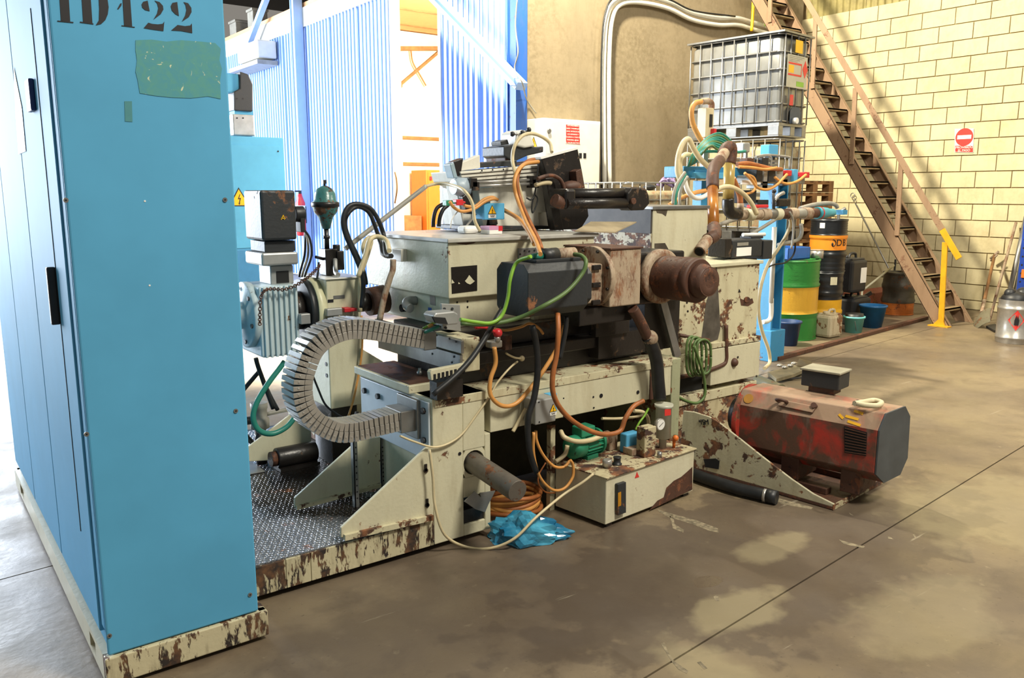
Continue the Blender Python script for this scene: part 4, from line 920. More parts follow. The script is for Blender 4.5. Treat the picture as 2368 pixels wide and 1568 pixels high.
MB().cyl(at(1571, 775, Y=TWY), at(1571, 775, Y=TWY)+Vector((0,-.05,0)), .012).cyl(at(1571, 775, Y=TWY-.05), at(1640, 786, Y=TWY-.05), .009).build('hose_hook', MAT['rust'], tw)
for px, py in ((1749, 870), (1706, 826), (1588, 700), (1590, 720)):
    c = at(px, py, Y=TWY-.021); MB().cyl(c, c+Vector((0,-.003,0)), .008, n=8).build('bolt_head', MAT['oily'], tw)
# spindle drive servo on the tower
s2 = thing('servo_motor', 'dark servo motor with pale rating label lying on the tower ledge', 'motor', at(1720, 600, Y=3.62))
ya = 3.58
def sbox(x0, x1, y0, y1, Y, dy, nm, mt, bev=.005):
    a, b = at(x0, y1, Y=Y), at(x1, y0, Y=Y); return MB().box(a.x, b.x, Y, Y+dy, a.z, b.z).build(nm, MAT[mt], s2, bev=bev)
sbox(1692, 1764, 552, 598, ya, .2, 'body', 'dark_grey', .01)
sbox(1764, 1788, 555, 600, ya, .2, 'end_cap', 'dark_grey', .006)
sbox(1677, 1693, 552, 596, ya-.005, .15, 'flange', 'oily')
c = at(1678, 572, Y=3.64); MB().cyl(c, c+Vector((-.05,0,0)), .062, n=24).build('adapter', MAT['oily'], s2); MB().cyl(c+Vector((-.05,0,0)), c+Vector((-.075,0,0)), .05, n=24).build('adapter_ring', MAT['rust_light'], s2)
sbox(1703, 1738, 571, 593, ya-.002, .003, 'rating_label', 'sign_white', 0)
sbox(1705, 1731, 560, 569, ya-.002, .003, 'second_label', 'grey_hose', 0)
sbox(1738, 1766, 545, 553, ya+.05, .1, 'plug', 'charcoal')
MB().cyl(at(1718, 543, Y=3.66), at(1768, 542, Y=3.66), .013).build('connector', MAT['sign_white'], s2)
# marks on the tank and cradle are built with them below

# ------------------------------------------------------------------ hydraulic tank with pump
A, B, D = at(1400,1215,Z=.02), at(1602,1136,Z=.02), at(1284,1171,Z=.02)
A.z = B.z = D.z = 0; e1 = (B-A); e2 = (D-A); Cc = B+e2; zt2 = .262
ht_ = thing('hydraulic_tank', 'cream oil tank with green pump motor on the floor beside the bed', 'hydraulic unit', (A+Cc)/2)
def tbox(u0, u1, v0, v1, z0, z1): 
    f = lambda u, v, z: A+e1*u+e2*v+Vector((0,0,z))
    return MB().hexa([f(u0,v0,z0), f(u1,v0,z0), f(u1,v1,z0), f(u0,v1,z0), f(u0,v0,z1), f(u1,v0,z1), f(u1,v1,z1), f(u0,v1,z1)])
MAT['tank'] = worn('cream tank paint', 'd3cdb2', '6a4228', .05, 6, '9a8560', .3)
tbox(0, 1, 0, 1, .022, zt2-.008).build('tank_body', MAT['tank'], ht_, bev=.004)
tbox(-.012, 1.012, -.03, 1.02, zt2-.008, zt2).build('tank_lid', MAT['cream_bad'], ht_, bev=.002)
for u, v in ((.06,.1), (.94,.1), (.06,.9), (.94,.9)): tbox(u-.03, u+.03, v-.06, v+.06, 0, .022).build('foot', MAT['oily'], ht_)
fn = e1.cross(Vector((0,0,1))).normalized()
pA = A+fn*.0004
def onA(px, py, o=.001):   # on the tank's long front face
    r = ray(px, py); n_ = fn; t = ((A+fn*o)-CAM).dot(n_)/r.dot(n_); return CAM+r*t
flat(ht_, 'rust_patch', [onA(*v) for v in ((1502,1180), (1508,1172), (1520,1158), (1535,1150), (1541,1128), (1558,1112), (1575,1103), (1590,1090), (1601,1080), (1601,1132))], MAT['rust'], fn, .0006)
flat(ht_, 'red_mark', [onA(*v) for v in ((1468,1106), (1478,1103), (1473,1091))], MAT['sign_red'], fn, .0006)
g = MB().prism([onA(*v) for v in ((1422,1118), (1422,1190), (1441,1183), (1441,1112))], fn*.02).build('level_gauge', MAT['dark_grey'], ht_, bev=.003)
MB().prism([onA(*v, .021) for v in ((1429,1140), (1429,1172), (1436,1169), (1436,1137))], fn*.001).build('gauge_glass', plain('amber oil', 'c98a1e', .2), g)
T = lambda px, py, z=zt2: at(px, py, Z=z)
b0 = T(1345, 1066); ax = Vector((1, .09, 0)).normalized(); pr_ = .060; pc_ = b0+Vector((0, .03, pr_+.012))
pc_ -= ax*.06
pm = MB().lathe(pc_, ax, [(0,.02),(.0,.05),(.012,.060),(.075,.060)], 24).build('fan_cowl', MAT['pump_green'], ht_)
MB().lathe(pc_+ax*.075, ax, [(0,.052),(.13,.052)], 24).build('pump_motor', MAT['pump_green'], ht_)
u_, w_ = frame(ax); m = MB()
for k in range(18):
    a = 2*math.pi*k/18; d = u_*math.cos(a)+w_*math.sin(a); m.obox(pc_+ax*.135+d*.054, ax*.055, d*.007, d.cross(ax)*.0018)
m.build('cooling_fins', MAT['pump_green'], ht_)
MB().lathe(pc_+ax*.19, ax, [(0,.068),(.015,.068),(.02,.05),(.04,.045)], 24).build('motor_flange', MAT['pump_green'], ht_)
MB().obox(pc_+ax*.10+Vector((0,0,.075)), ax*.05, Vector((0,.04,0)), Vector((0,0,.025))).build('terminal_box', MAT['pump_green'], ht_, bev=.006)
MB().obox(pc_+ax*.13-Vector((0,0,.062)), ax*.04, Vector((0,.045,0)), Vector((0,0,.01))).build('motor_feet', MAT['pump_green'], ht_)
MB().lathe(pc_+ax*.23, ax, [(0,.035),(.06,.035),(.07,.02)], 16).build('pump_head', MAT['rust_light'], ht_)
c = T(1404, 1082); MB().lathe(c, (0,0,1), [(0,.016),(.01,.016),(.012,.024),(.04,.024),(.044,.018)], 18).build('filler_cap', MAT['chain'], ht_)
c = T(1427, 1074); MB().lathe(c, (0,0,1), [(0,.024),(.006,.024),(.008,.018),(.032,.018),(.034,.02),(.04,.02)], 16).build('breather_plug', MAT['charcoal'], ht_)
def topbox(x0, x1, ybase, ytop, dep, nm, mt, bev=.004):
    a = T(x0, ybase); b = at(x1, ybase, Y=a.y); h = at(x0, ytop, Y=a.y).z
    return MB().box(a.x, b.x, a.y, a.y+dep, zt2+.001, h).build(nm, MAT[mt], ht_, bev=bev)
v = topbox(1448, 1478, 1050, 1006, .05, 'solenoid_valve', 'cab_blue', .006)
topbox(1490, 1516, 1060, 992, .06, 'valve_block', 'cream_bad')
topbox(1462, 1492, 1056, 1040, .07, 'manifold', 'rust_light')
topbox(1410, 1428, 1044, 1010, .04, 'pipe_stub', 'rust_light')
c = T(1532, 1036); zf = at(1532, 935, Y=c.y).z
MB().lathe((c.x, c.y, zt2), (0,0,1), [(0,.02),(.05,.02),(.06,.042),(zf-zt2-.02,.042),(zf-zt2-.015,.05),(zf-zt2,.05)], 22).build('oil_filter', plain('pale grey filter bowl', 'b9b9a9', .35, var=.1), ht_)
g = at(1528, 982, Y=c.y-.06); gg = MB().lathe(g+Vector((0,.02,0)), (0,-1,0), [(0,.03),(.02,.032),(.022,.03)], 22).build('pressure_gauge', MAT['chain'], ht_)
MB().cyl(g+Vector((0,-.0022,0)), g+Vector((0,-.003,0)), .027, n=22).build('gauge_dial', MAT['sign_white'], gg)
MB().bar(g+Vector((-.015,-.0035,-.008)), g+Vector((.015,-.0035,.01)), .0015, .003, up=(0,1,0)).build('gauge_needle', MAT['black'], gg)
MB().cyl(g+Vector((0,.02,0)), g+Vector((0,.055,-.02)), .008).build('gauge_stem', MAT['rust'], gg)
flat(ht_, 'red_label', [at(x, y, Y=c.y-.046) for x, y in ((1537,947), (1537,962), (1551,960), (1551,945))], MAT['sign_red'], (0,-1,0), .001)
c2 = T(1542, 1030); MB().cyl((c2.x,c2.y-.05,zt2), (c2.x,c2.y-.05,zt2+.05), .008).sphere((c2.x, c2.y-.06, zt2+.055), .016).build('orange_knob', MAT['orange_paint'], ht_)
c3 = T(1525, 1058); MB().cyl(c3, c3+Vector((0,0,.03)), .012).build('pipe_stub', MAT['grey_metal'], ht_)
MB().box(2.555, 2.585, 3.09, 3.12, 0, at(1288, 982, Y=3.09).z).build('stand_post', MAT['cream_worn'], ht_)

# ------------------------------------------------------------------ motor cradle and red motor
pn, pf = at(1925, 1172, Z=.02), at(1603, 1080, Z=.02)
cdir = (pf-pn).normalized(); cn = Vector((cdir.y, -cdir.x, 0))
if cn.dot(CAM-pn) < 0: cn = -cn
def onC(px, py, o=0): r = ray(px, py); t = (pn+cn*o-CAM).dot(cn)/r.dot(cn); return CAM+r*t
ck = thing('motor_cradle', 'low wedge shaped cream cradle with flaking paint under the red motor', 'motor cradle', (pn+pf)/2)
cpo = [onC(*v) for v in ((1580,950), (1605,953), (1640,964), (1662,977), (1712,1016), (1770,1062), (1830,1108), (1880,1142), (1928,1166), (1926,1173))]
bt = [pn, pn.lerp(pf, .6)+Vector((0,0,.0)), pf, pf+cdir*.06]
MAT['cradle'] = worn('flaking cradle paint', 'c9c3a6', '4a362a', .40, 3.2, '80694a', .4, edge=.02)
MB().prism(cpo+[pn.lerp(pf, .5)+Vector((0,0,-.0)), pf+cdir*.1], -cn*.014).build('side_plate', MAT['cradle'], ck, bev=.003)
q2 = -cn*.62
MB().prism([p+q2 for p in cpo]+[pn.lerp(pf, .5)+q2, pf+cdir*.1+q2], -cn*.014).build('side_plate', MAT['cradle'], ck, bev=.003)
f = lambda s, w, z: pn+cdir*s-cn*w+Vector((0,0,z))
MB().hexa([f(.0,0,-.018), f(1.05,0,-.018), f(1.05,.634,-.018), f(.0,.634,-.018), f(.0,0,.0), f(1.05,0,.0), f(1.05,.634,.0), f(.0,.634,.0)]).build('base_plate', MAT['rust'], ck, bev=.003)
MB().hexa([f(-.006,.0,-.018), f(.0,.0,-.018), f(.0,.634,-.018), f(-.006,.634,-.018), f(-.006,0,.012), f(.0,0,.012), f(.0,.634,.012), f(-.006,.634,.012)]).build('front_edge', MAT['cream_bad'], ck)
for w in (.16, .46):
    MB().hexa([f(.1,w-.03,0), f(.8,w-.03,0), f(.8,w+.03,0), f(.1,w+.03,0), f(.1,w-.03,.035), f(.8,w-.03,.035), f(.8,w+.03,.035), f(.1,w+.03,.035)]).build('slide_rail', MAT['rust'], ck, bev=.004)
MB().prism([onC(*v, .002) for v in ((1628,1062), (1632,1080), (1662,1085), (1664,1066), (1655,1060))], cn*.004).build('torn_hole', MAT['dark_gap'], ck)
m = MB()
for a, b in (((1617,971),(1617,976)), ((1617,976),(1622,975)), ((1621,970),(1622,982)), ((1629,971),(1624,971)), ((1624,971),(1625,976)), ((1625,976),(1629,977)), ((1629,977),(1626,982)), ((1631,982),(1630,972)), ((1630,972),(1634,976)), ((1634,976),(1637,970)), ((1637,970),(1638,982)), ((1626,982),(1631,981))):
    m.bar(onC(*a, .002), onC(*b, .002), .004, .003, up=cn)
m.build('scrawled_mark', MAT['black'], ck)
# red octagonal motor
rm = thing('electric_motor', 'rusty red octagonal electric motor with grey end cover on the floor cradle', 'motor', at(1880, 1130, Y=2.5))
rm.location.z = .0
near = [at(x, y, Y=2.1) for x, y in ((2046,956), (2090,939), (2101,962), (2095,1058), (2078,1097), (2040,1116), (2022,1097), (2030,996))]
LU = near[7]; far_ = at(1702, 934, Z=LU.z); mv = far_-LU
def redmat():
    t = NT('faded red motor paint'); n1 = t.ramp(t.noise(5.5, 7, .65, sc=(1,1,.8), dist=.5), .36, .52)
    c = t.mix(n1, lin('b5372a'), lin('5e4436')); c = t.mix(t.ramp(t.noise(9, 6, .6, sc=(1,1,.4)), .56, .70), c, lin('7d6f64'))
    ge = t.n('ShaderNodeNewGeometry'); sx = t.n('ShaderNodeSeparateXYZ'); t.l(ge.outputs['Normal'], sx.inputs[0])
    dust = t.math('MULTIPLY', t.ramp(sx.outputs[2], .15, .6), t.ramp(t.noise(6, 5), .2, .55))
    c = t.mix(t.math('MULTIPLY', dust, .75), c, lin('b0947a')); t.base(c); t.bump(t.noise(40, 4), .2, .004); return t.set(.6)
MAT['red_motor'] = redmat()
MB().prism(near, mv).build('motor_shell', MAT['red_motor'], rm, bev=.006)
cen = sum(near, Vector())/8; ed = -mv.normalized()
MB().prism([cen+(p-cen)*1.0+ed*.001 for p in near], ed*.008).build('end_cover', plain('dark grey end cover', '4b5054', .55), rm)
fc = cen+mv
MB().cyl(fc, fc+mv.normalized()*.03, .19, n=32).build('flange', worn('red flange paint', 'a8352a', '5e3a2c', .4, 6), rm, bev=.003)
MB().cyl(fc+mv.normalized()*.03, fc+mv.normalized()*.1, .10, n=24).build('shaft_boss', MAT['oily'], rm)
def mface(s, t, z0, z1, o=.0015):   # on the left side face, s along from near end
    pass
p0, p1 = near[7], near[6]
def lf(px, py, o=.002):
    n_ = (p1-p0).cross(mv).normalized(); n_ = n_ if n_.dot(CAM-p0) > 0 else -n_
    r = ray(px, py); t = (p0+n_*o-CAM).dot(n_)/r.dot(n_); return CAM+r*t, n_
n_ = lf(1900,1000)[1]
g = MB().prism([lf(*v)[0] for v in ((1952,985), (1953,1047), (2003,1055), (2005,1000))], n_*.001).build('vent_grille', MAT['dark_gap'], rm)
for k in range(9):
    a, b = lf(1954, 990+k*6.8, .004)[0], lf(2003, 1003+k*6.1, .004)[0]; MB().bar(a, b, .004, .004, up=n_).build('vent_slat', MAT['rust'], g)
def tf(px, py, o=.002):   # upper left sloping face
    q0, q1 = near[7], near[0]; nn = (q1-q0).cross(mv).normalized(); nn = nn if nn.z > 0 else -nn
    r = ray(px, py); t = (q0+nn*o-CAM).dot(nn)/r.dot(nn); return CAM+r*t, nn
nt_ = tf(1800, 930)[1]
MB().prism([tf(*v)[0] for v in ((1800,940), (1806,925), (1890,942), (1880,957))], nt_*.012).build('raised_pad', MAT['red_motor'], rm, bev=.004)
c = tf(1812, 932)[0]; MB().torus(c+nt_*.03, mv.normalized().cross(nt_).lerp(Vector((0,0,1)), .2), .028, .009).build('lifting_eye', MAT['rust'], rm)
c = tf(1884, 940)[0]; MB().cyl(c, c+nt_*.02, .016, n=10).build('plug', MAT['rust'], rm)
c = tf(1731, 922)[0]; MB().cyl(c, c+nt_*.002, .028, n=20).build('yellow_spot', plain('yellow ochre dot', 'c08a3a', .6), rm)
m = MB()
for k, pts in enumerate((((1955,962),(1985,970)), ((1960,974),(1990,984)), ((1975,950),(1996,957)), ((1940,958),(1950,968)))):
    m.bar(tf(*pts[0])[0], tf(*pts[1])[0], .014, .002, up=nt_)
m.build('yellow_mark', MAT['yellow'], rm)
md = -mv.normalized(); sd = Vector((md.y, -md.x, 0)); sd = sd if sd.x > 0 else -sd
topz = max(near[0].z, near[1].z)
jc = at(1903, 906, Z=topz)+sd*.02
MB().obox(jc+Vector((0,0,.018)), md*.07, sd*.05, Vector((0,0,.02))).build('box_neck', MAT['rust'], rm)
MB().obox(jc+Vector((0,0,.075)), md*.105, sd*.075, Vector((0,0,.045))).build('terminal_box', MAT['dark_grey'], rm, bev=.006)
MB().obox(jc+Vector((0,0,.124)), md*.112, sd*.082, Vector((0,0,.006))).build('terminal_lid', plain('dusty grey lid', 'a9a48f', .6), rm, bev=.003)
c = at(1980, 935, Z=topz); MB().cyl(c-md*.0, c+sd*.03, .02).build('gland', MAT['charcoal'], rm)
zb = min(p.z for p in near)
for s in (.2, .62):
    c = cen+mv*s; MB().obox((c.x, c.y, (zb+.057)/2+.021), mv.normalized()*.05, sd*.12, Vector((0,0,(zb-.057)/2+.02))).build('foot', MAT['rust'], rm, bev=.004)
m = MB().tube([at(x, y, Z=topz+.02) for x, y in ((1976,933), (1995,930), (2020,926), (2038,931), (2028,938), (2000,937), (1985,934))], .014, 8)
tag(m.build('cable_tail', plain('off white sleeve', 'ddd2ae', .6)), 'short off white cable tail curled on top of the red motor', 'cable')
# depth shift and end trims that keep each line clear of its neighbours
ADJ = {
 'bright green earth cable rising to the servo connector': (-0.13, 0, 0),
 'olive green hose looping in front of the servo motor': (-0.045, 0, 0),
 'black hose slanting from the servo motor down to the bed end': (-0.08, 0.13, 0),
 'black corrugated hose hanging from the servo motor past the bed beam': (-0.06, 0.13, 0),
 'long orange brown hose hanging from the servo down to the tank': (-0.01, 0.08, 0),
 'thin cream cable crossing the bed leg from the capped plug': (0, 0.03, 0),
 'thin beige cable between the coupling and the white cap': (0, 0.03, 0),
 'brown cable slanting under the servo motor': (0.01, 0, 0),
 'dark rubber hose dropping behind the orange brown one': (0, 0.08, 0),
 'short cream cable stub hanging left of the switch box': (-0.01, 0, 0),
 'black hydraulic hose arching from the column, outer of the two': (-0.045, 0, 0),
 'black hydraulic hose arching from the column, inner of the two': (0.01, 0.08, 0),
 'cream hose hooked over beside the housing, front one': (0, 0, 0.18),
 'cream hose bending over the rear corner of the housing': (-0.17, 0, 0),
 'straight grey conduit rising across the cladding to the slide': (0, 0.03, 0),
 'cream hose from the conduit end over to the slide bracket': (-0.17, 0, 0),
 'black cable with white stripe left of the slide, outer': (0, 0.03, 0),
 'black cable with white stripe left of the slide, inner': (0, 0.03, 0),
 'orange cable from the red connector to the junction box, upper': (-0.045, 0.03, 0),
 'orange cable from the green connector to the junction box, lower': (-0.045, 0, 0.03),
 'orange and white cable from the junction box to the servo': (-0.02, 0, 0.13),
 'orange cable dropping from the clamp head, left strand': (-0.13, 0, 0),
 'orange cable dropping from the clamp head, right strand': (-0.045, 0.06, 0.06),
 'thin grey wire loop hanging on the slide face': (-0.01, 0, 0),
 'thin blue grey wire trailing down left of the slide': (0, 0, 0.03),
 'thin white wire loop beside the blue cladding': (0, 0, 0.03),
 'pale pipe bending into the cylinder plate': (0, 0, 0.08),
 'orange cable entering the hooded outlet from the chain': (0, 0.06, 0.06),
 'teal cable entering the hooded outlet from the chain': (0, 0.03, 0.03),
 'green cable entering the hooded outlet from the chain': (0.035, 0.03, 0.03),
 'dark green hose looping down under the gear unit': (0, 0.03, 0),
 'dark hose hanging straight below the gear unit': (0, 0.03, 0),
 'second dark hose hanging below the gear unit': (0, 0.08, 0),
 'thick cream hose in front of the green pump motor': (-0.03, 0, 0),
 'white hose bent at the oil filter': (0.01, 0, 0),
 'thin orange cable loop left of the tank, larger': (-0.02, 0, 0),
 'thick orange cable end bent behind the tank post': (-0.03, 0, 0),
 'thin brown wire hanging beside the tank post': (-0.02, 0, 0),
 'cream and orange hose loop left of the valve stand, taller': (-0.08, 0, 0),
 'cream and orange hose loop left of the valve stand, shorter': (0.1, 0, 0.08),
 'orange hose bending down from the level indicator': (-0.02, 0, 0),
 'white hose slung low under the valve beam': (-0.045, 0, 0),
 'grey hose curving over the teal cap': (0.01, 0, 0.03),
 'orange cable loop under the red coils, left': (-0.045, 0, 0),
 'orange cable lying along the valve rail, thick': (0.02, 0, 0),
}
def trimmed(pts, t0, t1):
    P = catmull(pts, 6); L = [0]
    for i in range(1, len(P)): L.append(L[-1]+(P[i]-P[i-1]).length)
    return [p for p, l in zip(P, L) if t0-1e-9 <= l <= L[-1]-t1+1e-9]
def adj_hose(nm, lb, Yd, r, mt, pts, cat):
    d, t0, t1 = ADJ.get(lb, (0, 0, 0))
    P = trimmed([at(p[0], p[1], Y=(p[2] if len(p) > 2 else Yd)+d) for p in pts], t0, t1)
    return tag(MB().tube(P, r, 8, curve=False).build(nm, MAT[mt]), lb, cat)
# ------------------------------------------------------------------ loose gear around the bed
bs, be = Vector((2.05, 3.075, .3785)), at(1197, 1136, Y=2.69)
rb = MB().cyl(bs, be, .048, n=28).build('round_bar', worn('dull steel bar', '6a645c', '4a3a30', .3, 9, '3c332b', .5, rough=.45, metal=.3), bev=.002)
tag(rb, 'thick grey steel bar sticking out of the bed leg', 'bar')
bk = MB().prism([at(x, y, Y=2.99) for x, y in ((1074,1160), (1098,1136), (1112,1150), (1110,1140), (1146,1135), (1130,1166), (1122,1185), (1100,1178))], (0, .006, 0)).build('sheet_bracket', MAT['grey_metal'], bev=.001)
tag(bk, 'bent grey sheet metal bracket below the steel bar', 'bracket')
# orange cable coil on the floor
cl = thing('cable_coil', 'coil of orange cable lying on the floor behind the blue bag', 'cable', at(1205, 1185, Z=0))
cc0 = at(1184, 1170, Z=.03)
for k in range(7):
    R = .14+.012*random.uniform(-1, 1); cx = cc0+Vector((random.uniform(-.02,.02), random.uniform(-.02,.02), .0))
    MB().tube([cx+Vector((R*1.05*math.cos(t), R*.85*math.sin(t), .012*k+.008*math.sin(t*2+k))) for t in [2*math.pi*i/20 for i in range(21)]], .0115, 7, 2).build('cable_loop', MAT['orange'] if k % 3 else MAT['orange_dark'], cl)
# crumpled blue plastic bag
bm = bmesh.new(); bmesh.ops.create_icosphere(bm, subdivisions=4, radius=1)
from mathutils import noise as mn
for v in bm.verts:
    d = mn.noise(v.co*2.2)*.35+mn.noise(v.co*5)*.16+abs(mn.noise(v.co*9))*.10; v.co *= (1+d)
    taper = 1-.55*max(0, v.co.x)
    v.co = Vector((v.co.x*.175, v.co.y*.10*taper, max(v.co.z*.105*taper, -.02)+.021))
me = bpy.data.meshes.new('plastic_bag'); bm.to_mesh(me); bm.free()
t = NT('blue plastic film'); t.base(t.mix(t.ramp(t.noise(8, 4), .35, .65), lin('1f6f98'), lin('58b6d8'))); t.set(.14, trans=.25)
me.materials.append(t.m)
pb = bpy.data.objects.new('plastic_bag', me); COL.objects.link(pb); pb.location = at(1226, 1246, Z=0); pb.rotation_euler = (0, 0, -.62)
tag(pb, 'crumpled blue plastic bag on the floor beside the bed leg', 'bag')
# grey switch box with blue side on the bed beam
sw = thing('switch_box', 'grey switch box with blue side plate and hazard label on the bed beam', 'switch box', at(1270, 985, Y=2.95))
a, b = at(1238, 984, Y=2.93), at(1286, 918, Y=2.93)
MB().box(a.x, b.x, 2.93, 3.024, a.z, b.z).build('box', MAT['alu'], sw, bev=.006)
MB().box(b.x-.0, b.x+.052, 2.985, 3.024, a.z+.02, b.z).build('blue_plate', MAT['cab_blue'], sw, bev=.002)
hazard(sw, at(1279, 952, Y=2.929), (1,0,0), (0,0,1), .045, plate=True)
discs(sw, 'screw', [at(x, y, Y=2.93) for x, y in ((1246,930), (1247,976))]+[at(x, y, Y=2.985) for x, y in ((1303,921), (1303,963))], .004, (0,-1,0), MAT['black'], .002)
# multi pin terminal strip on the tray
tst = thing('terminal_strip', 'pale grey toothed terminal strip at the end of the slideway', 'terminal strip', at(1028, 880, Y=3.1))
MB().prism([at(x, y, Y=2.99) for x, y in ((995,862), (998,856), (1082,840), (1083,858), (998,880))], (0, .028, 0)).build('strip', MAT['cream'], tst, bev=.002)
for k in range(8):
    a, b = at(1003+k*9.6, 872-k*2.3, Y=2.988), at(1008+k*9.6, 880-k*2.3, Y=2.988)
    MB().box(a.x, b.x, 2.986, 2.992, b.z, a.z+.012).build('tooth', MAT['dark_gap'], tst)
MB().box(at(1010,880,Y=3.0).x, at(1070,865,Y=3.0).x, 3.0, 3.06, .706, .786).build('strip_foot', MAT['oily'], tst)
# red plug and coupling
rp = thing('red_plug', 'red cable plug with silver coupling in front of the slideway', 'plug', at(1140, 800, Y=3.03))
MB().tube([at(x, y, Y=3.03) for x, y in ((1098,756), (1125,758), (1145,768))], .008, 8).build('plug_lead', MAT['red'], rp)
MB().sphere(at(1151, 770, Y=3.03), .022).build('plug_body', MAT['red'], rp)
MB().cyl(at(1100,756,Y=3.03), at(1108,756,Y=3.03), .011).build('plug_boot', MAT['red'], rp)
MB().cyl(at(1150, 778, Y=3.03), at(1150, 790, Y=3.03), .015).obox(at(1142, 795, Y=3.05), (.032,0,0), (0,.025,0), (0,0,.017)).build('coupling', MAT['chain'], rp, bev=.006)
MB().obox(at(1165, 790, Y=3.09), (.02,0,0), (0,.04,0), (0,0,.035)).build('clamp', MAT['rust'], rp, bev=.004)
MB().sphere(at(1207, 829, Y=3.1), .014).build('white_cap', MAT['cream_hose'], rp)
